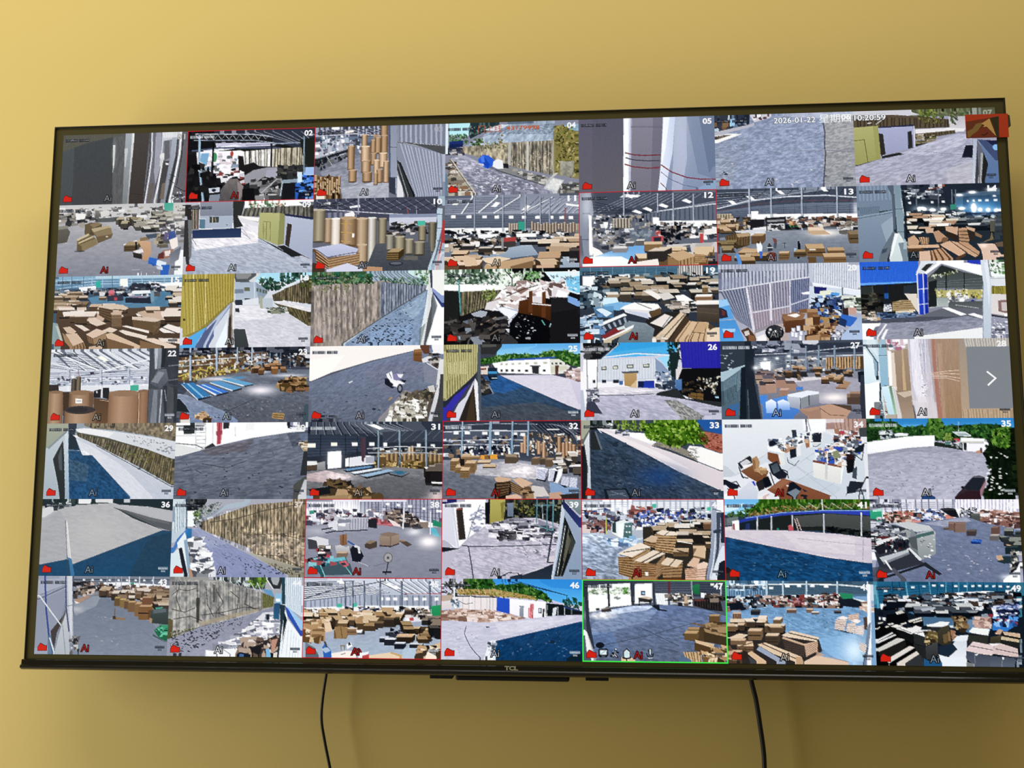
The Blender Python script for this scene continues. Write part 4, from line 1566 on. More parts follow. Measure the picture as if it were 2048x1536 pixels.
P('5d6450',[207,42,212,43,212,50,207,50])
P('d9dde2',[224,55,253,33,321,5,322,23,256,41,231,59])
N([224,55,321,5,322,23,231,59],0.2,6.7,6.7)
S([224,54,253,41,251,69,228,69],'6d6248','4a4230',6,0.4,0.4)
S([253,39,322,15,324,79,251,67],'776b50','4c432f',12,0.45,0.7)
N([224,54,322,15,324,79,228,69],0.35,3,13.3,0,1.4)
F([285,16,318,10,319,37,289,33],'3f4a26 55602e',30,4)
P('dcd8d8',[226,69,254,70,324,89,324,99,255,82])
N([226,69,324,89,324,99,226,75],0.12,6.7,2.7)
S([228,73,324,99,326,138,269,102],'6f6444','453d28',15,0.4,0.6)
N([228,73,324,99,326,138,269,102],0.3,3.3,10)
P('c9c6cc',[133,81,198,78,262,97,326,138,327,183,174,182,132,126],c2='d0cdd4')
P('dedbe0',[134,79,212,80,255,95,213,111,134,117])
N([129,79,262,93,326,138,327,183,135,181],0.08,10,3,0.2,1.5)
P('b9c0c6',[200,62,226,62,227,87,202,87])
P('a8aa8c',[193,55,200,57,202,88,195,85])
K([209,86,261,85,262,98,219,98],'5d6050 8a8a72 3a4030 b5b5a8 d8d6d0',50,4.7,6)
P('3f3e38',[134,85,144,85,145,95,135,94])
P('4a4a44',[132,135,160,136,172,182,136,181],c2='42423e')
P('b4a23e',[-4,1,130,2,130,67,63,132,20,153,7,154])
S([0,3,28,2,36,142,13,148],'c0ac44','a08e30',3,0.3)
S([28,2,130,2,130,67,44,138],'bea83f','93822c',15,0.35,0.2)
L('e4d68a',2.3,[28,2,34,142])
L('e0d080',2,[58,2,62,127])
P('8d7c28',[44,138,62,122,130,61,130,68,66,132,22,154,12,151],a=0.7)
P('9aa4c0',[63,132,122,72,126,74,69,181,40,180],c2='4f5a80')
P('5aa8e0',[5,174,22,154,66,129,36,180,4,180])
P('b4bccc',[66,131,125,71,83,136,63,181,53,180])
P('5d6484',[60,142,91,110,56,181,36,180])
P('cfd2da',[83,136,126,77,113,142,115,181,86,181])
P('e4ecf6',[112,123,114,110,118,181,86,181])
P('9a8d80',[122,74,133,66,132,133,131,181,118,181,118,116])
P('4a3c30',[119,110,125,97,128,181,118,181])
P('dddcd8',[127,71,132,68,134,136,129,136])
E('4a4020',8.8,111.1,3,3.3)
T(22)
bg('8a8d96')
P('c9ccd4',[-6,5,247,1,249,46,-2,54])
S([54,5,-2,54,243,59,250,1],'d3d6dc','63666e',1,0.01)
P('6d7078',[1,5,61,57,65,58,11,5])
P('6d7078',[24,5,91,58,95,58,34,5])
P('6d7078',[47,4,120,58,124,58,57,4])
P('6d7078',[71,4,150,58,154,58,81,4])
P('6d7078',[94,4,180,58,184,58,104,4])
P('6d7078',[117,4,210,58,214,58,127,4])
P('6d7078',[140,4,239,59,243,59,150,4])
P('6d7078',[164,3,269,59,273,59,174,3])
P('6d7078',[187,3,299,59,303,59,197,3])
P('6d7078',[210,3,329,59,333,59,220,3])
P('6d7078',[234,3,359,59,363,59,244,3])
L('4e5058',2.3,[1,44,110,58],a=0.5)
L('4e5058',2.3,[5,40,127,56],a=0.5)
L('4e5058',2.3,[10,35,143,54],a=0.5)
L('4e5058',2.3,[15,30,160,52],a=0.5)
L('4e5058',2.3,[20,26,176,50],a=0.5)
L('4e5058',2.3,[25,21,193,49],a=0.5)
L('4e5058',2.3,[30,17,209,47],a=0.5)
L('4e5058',2.3,[35,12,226,45],a=0.5)
L('4e5058',2.3,[40,8,242,43],a=0.5)
L('f0f1f4',2.7,[18,5,94,54],a=0.8)
L('f0f1f4',2.7,[51,5,127,55],a=0.8)
L('f0f1f4',2.7,[84,5,160,55],a=0.8)
L('f0f1f4',2.7,[117,5,193,55],a=0.8)
L('f0f1f4',2.7,[151,6,226,55],a=0.8)
L('f0f1f4',2.7,[184,6,259,55],a=0.8)
L('f0f1f4',2.7,[217,6,292,56],a=0.8)
P('fdfde8',[115,19,128,17,147,29,135,31])
L('e9ebf0',5.3,[6,5,127,53])
L('3d3f46',1.7,[11,5,130,52])
L('e4e6ea',4.7,[137,2,189,35,209,45])
L('dfe1e6',3.3,[-4,31,77,54])
P('b9bcc8',[-2,54,249,49,251,91,1,89])
S([-2,54,0,83,244,81,242,49],'d6d8e2','8a8d9a',6,0.35,0.5)
L('e9eaf0',3.3,[130,55,189,40,248,26])
L('55575f',1.7,[78,64,196,52])
L('c4c8d2',5.3,[45,48,48,99])
L('5a5d66',1.3,[49,51,52,99])
L('c4c8d2',5.3,[126,48,129,100])
L('5a5d66',1.3,[130,51,132,100])
L('c4c8d2',5.3,[196,49,198,100])
L('5a5d66',1.3,[199,52,201,100])
K([6,67,243,68,244,88,7,90],'e9eaf0 7d808c a8abb8 5a5560 d4d6de',70,4.7,5.3,1.4)
P('3b3038',[100,56,110,56,111,62,101,62])
L('a04a58',1.3,[70,48,75,74])
P('f4f4f8',[10,90,251,86,251,104,11,102],a=0.8)
P('e2e4ea',[150,90,205,89,205,104,151,103])
P('4ab08e',[202,89,223,88,223,102,203,103])
P('3e3028',[4,86,23,86,25,103,5,102])
C(55.3,72.1,10.7,31.6,'57493a','6d5e4c','332920')
C(66.5,67.3,12,36.6,'6a5a48','8a7862','3d3226')
P('2d2624',[113,101,131,97,132,118,112,118])
P('2f2824',[132,94,150,94,152,123,134,118])
P('dcdde2',[130,94,134,94,135,119,130,118])
E('f0f0f2',119.9,104.8,1.7,3)
C(0.1,104,36.6,79.9,'a6805e','bb9674','7d5c42','8f6e50')
P('4a3626',[35,104,53,104,58,181,40,181])
C(51,105.9,60,78.3,'a07858','b48c6a','6d4e36','94704f')
P('f4f0ea',[67,120,84,121,84,132,68,132])
L('8a7a6c',1.3,[70,126,81,126])
P('6d4f38',[100,106,112,106,116,181,105,181],a=0.6)
P('5f442f',[113,119,150,123,154,181,116,181],c2='6e4e36')
L('c9a684',1.3,[129,124,151,127])
C(149.6,108.2,78.3,76.6,'a67c5c','bb9070','8a6244','9a7558')
C(223.3,102.2,28.3,83.3,'94684a','a87a58','6d4a32','8f6648')
L('d8b494',1.7,[225,107,227,180])
E('3d302a',80,148.3,39.3,10.7)
C(41.5,148,78.6,35,'a47e5e','ba9676','7d5c42','4a3c34')
E('463a34',80,147.6,38,10)
E('362c28',73.4,147,26.6,6.7,a=0.7)
P('4c4a4a',[247,2,317,1,323,183,248,182])
P('8f9092',[257,3,277,2,276,49,261,52],c2='7d7e80')
P('b9bcc0',[260,3,268,3,266,49,262,49])
P('2f2e2e',[277,2,289,2,285,46,277,46])
P('3c3a3a',[289,2,317,1,320,92,297,85,285,46])
P('6d6c6c',[251,85,269,52,302,49,300,75,277,98],c2='57565a')
P('8d8d90',[254,81,271,56,286,59,270,85])
P('424040',[289,46,308,39,319,66,297,78])
P('5d5c5e',[249,98,281,99,291,182,250,182])
P('8b8c8e',[261,101,271,101,271,182,255,182],a=0.8)
L('b5b6b8',3,[281,101,278,181])
P('3a3838',[284,91,320,92,323,183,291,182])
P('5a5654',[294,91,310,95,313,183,296,182],a=0.8)
L('909092',2,[288,101,293,127])
L('7a7a7c',2,[295,43,318,41])
L('6a6a6c',2.7,[297,78,320,75])
N([244,2,317,1,323,183,248,182],0.12,2,13.3)
T(23)
bg('4a4a50')
P('2b2a2e',[-1,2,319,0,320,48,0,26])
K([0,2,317,0,318,16,1,19],'3c3b40 1f1e22 5d5c62 8a8990',80,4.6,4.6,3)
P('6d5038',[1,23,216,12,218,54,3,81])
K([1,16,197,8,198,54,3,84],'a98a5e 7a5c3a c9b48a 5a4a2c 3f3828 d0c8b8 8f8244 6d6a58 e2ddd2',200,5.2,7.2,0.8)
L('c9c8c8',2.3,[1,32,96,27,171,24,223,28])
L('b5b4b4',2,[2,45,119,37],a=0.9)
K([28,46,145,44,146,73,6,84],'c9b040 a8912e 4a4220 e0c858 6a5a28 2e2a1c',90,4.6,5.9,0.7)
L('d2b83c',2.3,[4,68,54,52,71,56])
L('d2b83c',2,[97,59,146,53])
K([145,21,318,16,319,48,152,50],'2a2526 4a3d32 6b5540 9a8c7c d6d4d8 3a3a40 8d98a4',150,5.2,6.5,1.2)
L('a9b4c0',4.6,[27,2,30,78])
L('4a525c',1.3,[30,2,33,75])
L('a9b4c0',4.6,[92,2,94,57])
L('4a525c',1.3,[95,3,97,54])
L('a9b4c0',2.9,[143,3,144,41])
L('4a525c',1.3,[146,3,147,38])
L('a9b4c0',2.9,[179,3,179,30])
L('4a525c',1.3,[181,3,182,26])
L('8a94a0',1.6,[203,15,204,51])
L('8a94a0',1.6,[223,15,224,51])
L('8a94a0',1.6,[249,15,250,51])
L('8a94a0',1.6,[272,16,273,51])
P('6f7178',[55,75,152,60,218,54,320,55,324,181,6,178,3,123],c2='5d5c60')
P('8d92a0',[2,110,24,114,123,156,156,179,32,178,21,143,3,126],c2='7d88a0')
N([1,68,321,58,324,181,5,178],0.14,7.8,3.3,0.2,1.5)
G('f4ecf2',202.8,103.9,35.9,11.1,0.95)
G('efeaf0',97.5,75.5,45.7,4.6,0.8)
G('e6e4ea',267,69,39.2,3.9,0.8)
G('e9e6ea',198.2,60.2,22.9,3.3,0.8)
D([58,149,284,93,312,174,91,175],'4a494d 8a898e',70,2.6)
X(178.4,51.9,19.6,11.4,2.6,4.6,'b88a60','5d4028')
B([185,47,260,43,260,64,189,63],8,11.1,13.1,'c49a70 a87a50','4a3424 6d4a2c',1.3,0.8,0.5)
X(229,52.4,13.1,13.1,2,4.6,'c68a50','8a5a30')
P('eef4fa',[8,88,15,84,86,117,50,126])
P('3f7aa8',[7,86,39,84,82,116,50,123])
P('7fb4d8',[21,86,27,86,66,119,61,120])
P('1d2430',[50,123,84,116,84,119,52,127])
P('4677c8',[47,90,70,87,125,106,95,113])
P('e9eef4',[44,89,48,89,97,113,92,115])
P('a9c8e8',[57,89,62,88,112,110,107,110])
P('1f2630',[95,114,125,107,125,110,97,117])
P('5f96c0',[78,83,101,80,157,97,134,103])
P('d6e4ee',[77,85,80,84,136,103,133,105])
P('22282e',[134,104,157,98,158,101,136,107])
P('68a2c6',[102,76,127,74,186,88,163,92])
P('dcebf2',[101,77,104,76,163,92,160,94])
P('23282c',[163,93,186,89,186,91,165,95])
P('5a8cae',[127,72,153,70,171,73,146,77])
K([242,93,254,80,283,71,310,77,315,100,268,105],'6d4a2c 8f6440 3a2a1c a8804e 2a1e14 c49c6a 55401f',70,8.5,10.5,1.4)
P('3b2b1d',[268,105,315,105,304,108,252,104])
P('30302e',[3,120,21,139,32,156,4,152])
P('d9d4c8',[9,168,32,168,34,179,10,179])
K([48,159,71,154,88,172,55,178],'c49a6c 8a643c d8b890 4a3420',30,4.6,5.2,2)
P('b08850',[234,157,263,159,260,174,232,170])
L('5a4020',1.6,[235,162,260,164])
L('5a4020',1.6,[235,167,259,169])
P('4a5658',[310,139,323,136,324,182,306,181])
L('2d2c30',1,[123,153,187,125])
T(17)
bg('d9dfe2')
P('c8e0dc',[127,0,289,1,289,39,127,23])
F([246,5,289,3,289,36,253,29],'7a9a6a a8bca0 5a7a4a cfd8c8',50,5.3)
P('98a4b0',[130,1,206,1,263,19,276,36,213,25,140,27])
S([120,1,233,5,273,32,137,27],'a2aeb8','6b7884',14,0.35,0.6)
P('9a8c80',[0,31,81,26,194,24,279,36,276,49,168,114,68,181,5,180])
S([0,34,180,26,181,105,5,180],'a4968a','80746a',13,0.4,0.7)
S([167,27,276,36,276,49,168,114],'8f929a','5f6470',17,0.45,0.6)
N([0,24,276,29,276,52,84,181,5,180],0.22,3.3,13.3,0,1.5)
D([7,41,167,37,149,117,25,174],'6d6258 b8aa9c',70,2.3)
G('b4a49c',27.2,141.1,29.9,39.9,0.4)
F([0,1,80,0,147,7,147,30,81,29,1,31],'3f5a34 5a7a48 2a4024 7d9a6a 8a8a70 2e6a4a',170,5)
F([147,10,273,22,273,39,180,27],'4a6a48 6d8a6a 9aa89a 38503a',90,4)
F([10,28,91,26,91,56,14,48],'7a8a44 8f8a5a 5d6a30',40,3.3)
P('7f8fa4',[75,181,168,115,276,47,281,48,276,86,267,135,264,183],c2='8b9ab0')
P('a9bccc',[214,98,276,52,276,86,247,118],a=0.5)
P('8fa6c8',[156,143,247,128,241,183,124,182],a=0.5)
N([75,181,276,47,267,183],0.14,6.7,2.7,-0.5,1.4)
D([97,171,195,107,240,72,247,118,241,180],'39404c 4a505a 2a303a',150,3.3)
L('5d5850',2.3,[68,181,168,115,276,48])
P('6a7468',[262,141,276,128,277,180,261,180],a=0.6)
P('5c5a56',[289,46,304,83,293,128,277,180,267,180,280,125,289,86])
P('d4d4d2',[284,6,291,6,293,53,280,128,272,180,265,180,280,112])
P('e9e9e4',[291,3,320,3,320,70,293,46])
P('3a4270',[291,46,320,86,320,99,293,56])
P('8d98c0',[292,43,320,66,320,86,291,49])
P('f1f2f0',[294,58,320,99,320,184,280,183,301,92])
P('77787a',[293,53,304,86,301,99,290,132],a=0.8)
P('3f4146',[285,3,291,3,292,43,288,43])
T(18)
bg('1d1916')
P('e9ede6',[2,2,150,3,189,24,130,56,2,53])
F([2,2,130,3,130,36,2,36],'5a6e50 8fa088 2e3e2a c9d2c2 f2f4ee 40583a',190,5.2)
F([130,6,247,7,221,41,133,42],'a9bc9a 7d9a6a dce4d4 c4d0b8',90,5.2)
F([192,8,228,8,221,26,195,27],'5f9a4a 7ab060',24,4.6)
P('d2eaf4',[237,9,320,9,319,66,269,49])
P('7fc4e8',[286,26,320,20,319,63,292,52])
D([289,29,318,27,318,59,292,52],'5a8ab0 c8e4f4',20,3.9)
F([247,15,315,25,305,30,254,22],'5a7a8a 7d98a4',24,3.3)
P('f4f4f4',[2,36,130,39,130,52,2,51])
P('2a2720',[2,50,35,52,35,171,2,151])
S([38,54,136,51,123,88,38,119],'7d7458','3f3a28',14,0.45,0.6)
N([38,54,136,51,123,88,38,119],0.35,2.9,9.8)
F([90,51,123,50,123,75,90,74],'7a9438 566e28 98b050',40,3.6)
L('5d9a96',3.3,[35,27,36,54,40,109])
L('2f4a48',1.3,[39,54,41,109])
L('3a3836',2.6,[143,3,161,23,161,53])
P('221d1a',[38,113,129,82,175,99,174,174,38,172])
P('f4f0ee',[107,88,136,52,188,37,240,32,279,39,292,62,263,71,201,64,182,89,149,105])
K([110,85,188,37,279,36,295,66,201,67,175,99,123,98],'f9f6f5 e3dad6 cbbab4 9a8078 fdfdfd 6d564e d8d0d0',140,7.8,11.1,2,0.9)
P('8f6d62',[169,53,188,44,201,50,182,62])
L('4a3a34',2.3,[149,66,188,50,221,41])
P('a7aab0',[64,107,87,99,103,103,97,117,71,113])
P('b9bcc6',[123,95,136,91,178,99,175,115,155,122])
P('e9eaf2',[126,95,142,93,175,104,155,120])
P('6d6a68',[103,121,149,113,152,118,106,127])
P('8a8d92',[38,139,54,129,100,176,74,179])
P('6c7078',[41,126,74,117,64,136,44,132])
P('8f9298',[15,137,35,136,35,145,18,143])
P('9da0a6',[31,155,54,156,54,172,30,170])
P('cfd0dc',[149,121,162,120,160,138,150,138])
P('c4c6ca',[145,144,158,144,153,154])
L('8f7a66',2.9,[87,133,123,116])
L('7d6c5c',2.9,[116,137,149,121])
L('6a5a4c',2.6,[90,169,142,138])
K([12,119,155,122,148,180,12,178],'2a2420 3a322c 1a1613 5d544c 463c34',70,6.5,8.5,2.2,0.8)
P('5e3418',[178,78,201,73,263,91,261,127,220,129,175,106],c2='4a2810')
P('6b3a1c',[201,55,209,54,209,106,199,106])
P('6b3a1c',[232,58,240,56,240,118,230,118])
P('d6d0d0',[209,67,232,69,232,85,209,82])
L('e9e6e8',2.6,[208,85,263,91])
P('15110f',[175,106,227,116,259,130,252,182,155,180,155,131])
P('2a2420',[253,74,285,69,319,102,318,183,249,182],c2='2e2620')
P('241f1b',[253,107,314,99,318,183,249,182])
P('7fa2d8',[292,67,314,76,317,95,292,82])
P('f0f2f6',[269,52,292,61,292,72,263,70])
D([168,109,217,106,213,168,168,167],'3a332e 55504a b8bcc0',36,2.9)
L('5a9a8a',2.6,[231,125,238,136])
L('a9c0c4',2,[249,141,252,133])
P('3f3a34',[126,183,155,157,181,181])
P('c4c4c4',[192,165,204,164,204,170,193,169],a=0.7)
T(24)
bg('6b6770')
P('7c8194',[4,86,118,46,248,14,319,4,322,179,7,178],c2='6a6d78')
P('efe9e4',[-5,0,267,-2,267,11,248,14,151,35,53,63,1,85])
P('f6f4ec',[-4,33,85,21,53,63,1,84],a=0.7)
L('35333a',1.3,[3,85,53,65,151,36,248,14])
P('7a7684',[119,54,248,29,281,69,185,117],a=0.35)
N([4,86,118,46,280,15,307,69,219,179,7,178],0.12,8.5,2.6,-0.4,1.6)
D([21,86,184,55,173,153,29,165],'86828c 4f4c52',60,2.6)
P('8a5a30',[249,11,268,9,269,41,248,37],c2='7a4c26')
L('5a3418',1.3,[249,23,269,24])
P('a5703e',[251,10,268,9,269,16,250,18])
P('6a4232',[262,2,285,0,287,21,274,21])
P('d9d6d8',[268,33,293,23,290,39,271,42])
P('8f8c94',[271,42,307,59,306,95,275,88],a=0.6)
K([287,23,309,20,310,56,290,43],'4a4038 6a5e52 b5aca2 2f2a26',30,5.2,5.9)
L('cfccd0',2.6,[281,43,307,59])
P('e9e6ea',[184,68,197,61,204,81,217,84,230,91,217,94,204,97,189,81])
P('2a282c',[181,78,189,78,204,101,198,102,181,91])
E('26242a',187.8,87.4,5.9,7.8)
E('2b292d',217.3,102.3,6.5,11.1)
E('8a888c',217.3,102.3,3.6,6.5)
P('8a80a0',[199,68,217,66,223,76,210,84,202,81])
P('e4e2e6',[210,68,226,68,220,78,214,76])
P('26242a',[218,81,233,83,228,89])
P('f1eff2',[196,84,214,91,211,99,198,96])
L('1f1d20',1.6,[223,67,229,65])
L('3a383e',1.3,[191,65,197,78])
P('2c2a2e',[193,86,202,92,198,99,191,92])
P('a08a88',[164,178,230,106,247,112,186,179])
P('8c8886',[167,178,232,107,240,109,180,179])
P('5a5042',[186,179,247,111,301,101,295,134,283,179])
K([224,111,298,105,292,134,205,146],'8a7a5c 5d5240 b5ac9c 3f382c 6d6450',80,5.2,5.9,1.6,0.8)
K([199,136,282,130,280,177,190,179],'e6e2d8 cfc8b8 f2efe8 8d8574 4a4436 b8b0a0',150,5.9,7.8,1.4,0.5)
P('c9c4bc',[283,98,298,95,301,111,288,111])
E('b98a4e',195.1,126,6.5,2,rot=-0.7)
E('3a3640',156.6,150.2,4.6,2.9)
P('d9d8dc',[95,86,104,83,104,85,96,89])
P('dcdad8',[310,36,319,33,318,69,306,134,293,179,285,179,301,114],c2='c9c6c4')
P('4a4642',[313,69,320,69,322,179,296,179,309,121])
P('eae8ea',[291,4,319,1,319,23,296,17])
L('2f2c2c',1.3,[306,95,292,140])
K([13,165,72,165,72,178,7,178],'3a383c 5a585c 2a282c',16,3.3,4.6,3)
T(25)
bg('47464c')
P('5aa4e0',[130,0,320,0,319,35,123,32],c2='9fd0ee')
P('8ac4ec',[136,13,220,5,188,20,130,26],a=0.5)
F([86,35,156,23,227,26,239,18,284,17,319,29,319,55,220,37,123,45,86,48],'2f5a1e 4a7a2c 244a18 6a9a44 3a6424 88b060',260,4.5)
P('3a5aa8',[149,36,262,31,262,35,156,40])
P('eef0f0',[114,45,156,39,249,36,252,73,130,68],c2='f4f4f4')
P('d9d8cc',[249,37,271,37,297,54,284,70,252,73])
P('c9c4a8',[252,54,284,53,294,59,252,70],a=0.7)
P('b9b8a4',[134,46,139,45,139,49,134,50])
P('b9b8a4',[146,46,151,45,151,49,146,50])
P('b9b8a4',[160,45,166,45,166,49,160,49])
P('b9b8a4',[175,45,182,44,182,48,176,49])
P('b9b8a4',[192,44,200,44,200,48,193,49])
P('b9b8a4',[211,44,220,43,220,48,213,48])
P('b9b8a4',[233,43,243,43,243,47,235,48])
P('2a2a2c',[134,60,139,60,139,65,134,65])
P('2a2a2c',[146,60,152,60,152,65,146,65])
P('2a2a2c',[159,60,165,60,165,65,159,65])
P('2a2a2c',[175,61,181,61,181,65,175,65])
P('2a2a2c',[192,61,198,61,198,66,192,66])
P('2a2a2c',[233,61,239,61,239,66,233,66])
P('3a3632',[207,52,224,53,223,71,209,70])
L('2a2826',1.9,[204,52,227,53])
P('5d3a34',[262,52,270,52,268,73,262,73])
P('3a3c30',[253,45,257,45,257,50,253,49])
P('3a3c30',[262,45,267,45,267,50,262,49])
P('3a3c30',[272,45,277,45,277,50,272,49])
P('3a3c30',[284,45,288,45,288,50,284,50])
K([284,61,318,59,317,93,294,83],'d8c4c0 b59a94 efe6e4 8a6e68 caaaa2',40,5.8,7.8)
L('6a6a6a',1.3,[114,45,111,68])
P('d0c8d8',[133,73,252,73,294,83,319,93,319,157],c2='c4bccc')
P('d6d0da',[133,73,294,83,319,154,239,130],a=0.8)
N([133,73,294,83,319,157],0.05,6.5,2.6)
P('3a5878',[98,74,133,74,319,158,318,182,89,180,88,103],c2='3c444e')
P('2f5e98',[101,77,133,75,188,101,140,116,117,110],a=0.7)
P('5a5654',[89,148,220,137,318,166,318,182,89,180],a=0.6)
N([88,77,133,75,319,158,318,182,89,180],0.16,9.1,2.6,0.3,1.6)
P('7f8a98',[99,84,106,90,119,116,114,118,101,93])
P('2d2824',[88,71,98,84,116,116,95,121,88,119])
K([88,80,104,87,111,113,90,116],'5a5046 3a342e 8a8074',20,3.9,5.2)
P('d8c8bc',[86,53,107,51,107,71,86,71])
P('8a3a34',[86,57,101,56,101,60,86,61])
P('26303c',[104,56,127,56,127,74,104,76])
P('4a90c0',[105,64,127,64,127,70,106,70])
P('1d2228',[104,76,127,75,127,84,109,85])
L('c4d4e0',1,[114,80,126,80])
P('3a3630',[86,1,143,0,120,24,87,23])
P('5d584e',[87,2,133,1,123,6,91,7])
P('b3ad72',[-1,1,81,1,79,64,68,77,11,129,1,134])
S([2,4,79,2,78,64,11,129],'bcb67a','928c52',13,0.4,0.3)
S([9,43,58,38,55,70,13,69],'cdc88e','9a9458',9,0.35,0.4,a=0.8)
S([0,89,42,70,43,102,1,134],'b9b377','857f48',7)
P('33313c',[68,78,79,66,75,80,4,153,1,137])
P('e3e2e6',[75,80,82,93,86,180,78,180,70,103])
P('3f34a0',[27,121,62,93,22,154,5,179,1,153])
P('cfccd8',[53,122,75,80,70,96,47,180,15,179,37,138])
P('352c24',[72,96,80,180,37,179,53,138])
P('5a5c60',[81,2,87,2,90,180,85,180,80,70])
P('57432c',[70,99,76,180,54,180],a=0.6)
T(19)
bg('3a3d42')
P('4f7080',[1,-1,323,4,322,34,1,20],c2='5a7888')
L('2f4856',1.3,[1,3,127,3,323,6],a=0.7)
L('2f4856',1.3,[1,7,127,7,323,9],a=0.7)
L('2f4856',1.3,[1,11,127,11,323,13],a=0.7)
L('2f4856',1.3,[1,15,127,15,323,16],a=0.7)
L('2f4856',1.3,[1,19,127,19,323,19],a=0.7)
L('6d8c9a',1.3,[25,-2,25,27])
L('6d8c9a',1.3,[51,-1,50,28])
L('6d8c9a',1.3,[77,0,76,29])
L('6d8c9a',1.3,[102,0,102,29])
L('6d8c9a',1.3,[127,1,127,30])
L('6d8c9a',1.3,[153,1,152,30])
L('6d8c9a',1.3,[178,2,177,31])
L('6d8c9a',1.3,[203,3,202,31])
L('6d8c9a',1.3,[228,3,227,32])
L('6d8c9a',1.3,[253,4,252,33])
L('6d8c9a',1.3,[277,5,277,33])
L('6d8c9a',1.3,[302,5,301,34])
P('eef4f6',[7,27,73,20,124,18,124,26,73,32,38,48,11,48])
P('ffffff',[7,22,35,21,36,47,7,48])
P('c8d8dc',[228,5,281,5,280,23,227,24],a=0.6)
S([228,5,287,5,287,25,227,25],'d0ccc8','6a6058',12,0.5,0.6)
K([38,21,319,17,319,57,38,59],'23282a 34393a 4a5050 1a1d1e 8d9492 c4ccca 5d6a6a 75644e',190,6,8.7,1.9)
P('3f5864',[4,48,93,53,92,97,3,96],a=0.7)
K([4,48,66,49,65,97,3,96],'2a3034 4a565c 1d2226 8a989e c9d6dc',50,8.7,11.4,1.4)
B([69,32,319,34,318,77,69,76],40,14.1,18.8,'cbbfae b5a48e dcd6cc a08a6e','2a2622 3a342c 1f1c1a 4a4034',1.8,0.5,0.5)
P('cfe4f4',[55,74,86,73,92,90,75,97,53,90])
P('7fb0d8',[55,90,92,84,126,87,92,104,58,103])
P('5d8db4',[31,96,78,93,78,121,37,120],a=0.7)
X(92.5,66.5,25.2,16.8,1.7,6,'c9bba6','4a4034')
X(266,74.8,36.9,11.8,3.4,6,'ece4dc','8a6648')
X(282.8,53.4,13.4,13.4,0,4.7,'c4a882','8a6c48',n=3)
P('f4f2ee',[220,71,240,69,269,88,249,91,226,84])
P('e9e4dc',[147,59,167,58,193,75,180,80])
P('d6cdc4',[180,65,207,64,220,76,193,82])
K([193,85,269,87,269,110,199,106],'e6e0d8 4a4238 c4b8aa 2a2622 8d8072',40,6.7,8.1,2.4)
X(268.9,93.2,53.7,36.9,0,10.1,'eee8e2','4f4336')
P('5d5042',[270,100,321,104,320,137,270,132],c2='463a2e')
L('6d5c48',1.3,[270,110,321,116])
P('f0eeea',[102,94,126,86,180,90,188,102,153,108,92,101])
P('dcd8d8',[102,101,159,105,166,122,136,118,105,109])
P('6d5438',[159,110,186,99,188,117,169,129],c2='5a4430')
P('c4c8d8',[105,104,156,112,159,125,126,115])
L('3a342c',1.3,[133,88,166,102])
P('332b24',[152,128,199,109,252,113,231,180,148,179])
P('e4d8d0',[162,135,196,114,214,121,192,146])
L('4a4038',2,[189,146,209,119])
P('dac0a2',[165,176,232,111,245,115,198,179])
L('3f3226',2.4,[192,169,241,116])
P('4f3c2c',[205,176,245,118,252,130,231,180])
K([165,169,192,163,198,179,165,179],'e9e0d6 5a4a3a c4b29c',16,6.7,7.4)
S([252,131,296,137,290,180,215,179],'d0ac82','7a5a3a',5,0.2,0.3)
P('d8b48c',[255,133,271,133,258,156,231,176])
P('c9a276',[271,133,296,135,284,157,258,160])
L('5a4028',1.7,[271,135,248,176])
L('5a4028',1.3,[258,158,284,160])
P('e6cdb0',[292,150,318,147,317,180,290,180])
P('5a4432',[296,137,310,147,297,154])
P('8a9296',[105,128,152,135,172,149,165,177,87,177],c2='6d7678')
N([92,128,172,135,165,177,87,177],0.1,6.7,2.7)
P('eef0f4',[37,137,102,111,109,116,44,148])
P('33363c',[40,144,102,118,112,125,50,161])
S([47,144,109,119,112,131,54,154],'3a3d44','9aa0aa',5,0.4)
P('e9ebee',[50,171,125,138,123,145,60,178])
P('8f2a30',[48,165,81,145,105,148,98,152,57,171])
P('c9d6d4',[84,146,102,140,105,147,88,151])
P('c8b89a',[53,175,122,147,118,152,64,179])
P('f4f4f4',[3,120,34,110,37,124,6,130])
P('d4e2f0',[37,101,51,98,75,110,61,119])
K([1,120,44,113,47,178,2,178],'e9f0f4 9ab0c4 4a5a6a c8d8e4 2a3038 6a8cb4',50,10.1,12.1,1.6)
P('262a2c',[36,171,57,178,33,178])
T(20)
bg('a9a8b4')
S([3,2,208,1,207,35,2,61],'b9bac6','6f707e',26,0.4,0.1)
S([3,4,202,3,201,15,3,18],'c6c8d2','8f909c',24,0.4,0.1,a=0.6)
P('8f92a8',[2,34,55,29,54,59,2,63],a=0.4)
G('dcdce6',162.2,23.8,29.2,19.5,0.4)
L('d6d6de',2.9,[3,63,70,52,136,42,207,33])
S([2,63,64,55,78,155,39,131],'9293a2','5c5d6c',9,0.45,0.1)
S([64,54,162,40,162,130,74,158],'a59fac','6c6674',15,0.4,0.1)
S([162,40,207,35,201,111,163,117],'84879e','53566e',9,0.45,0.1)
P('b59a98',[66,109,163,103,149,139,78,155],a=0.45)
L('d6d2da',5.2,[64,57,79,165])
L('ddd9e0',4.5,[118,48,117,132])
L('c8c6d0',3.9,[162,40,161,117])
L('cfccd4',2.9,[69,115,160,100])
L('c4c4d0',2.6,[162,97,204,83])
S([210,1,325,7,323,65,208,45],'d3d6de','a4a8b4',22,0.35,0.1)
P('bcbfca',[208,1,215,2,215,45,207,45])
P('dde2ea',[213,45,323,66,323,80,213,61])
L('f0f2f4',1.9,[213,48,323,67])
P('b4a49c',[73,161,146,133,157,179,83,181])
P('8a8288',[78,155,146,130,143,139,81,163],a=0.6)
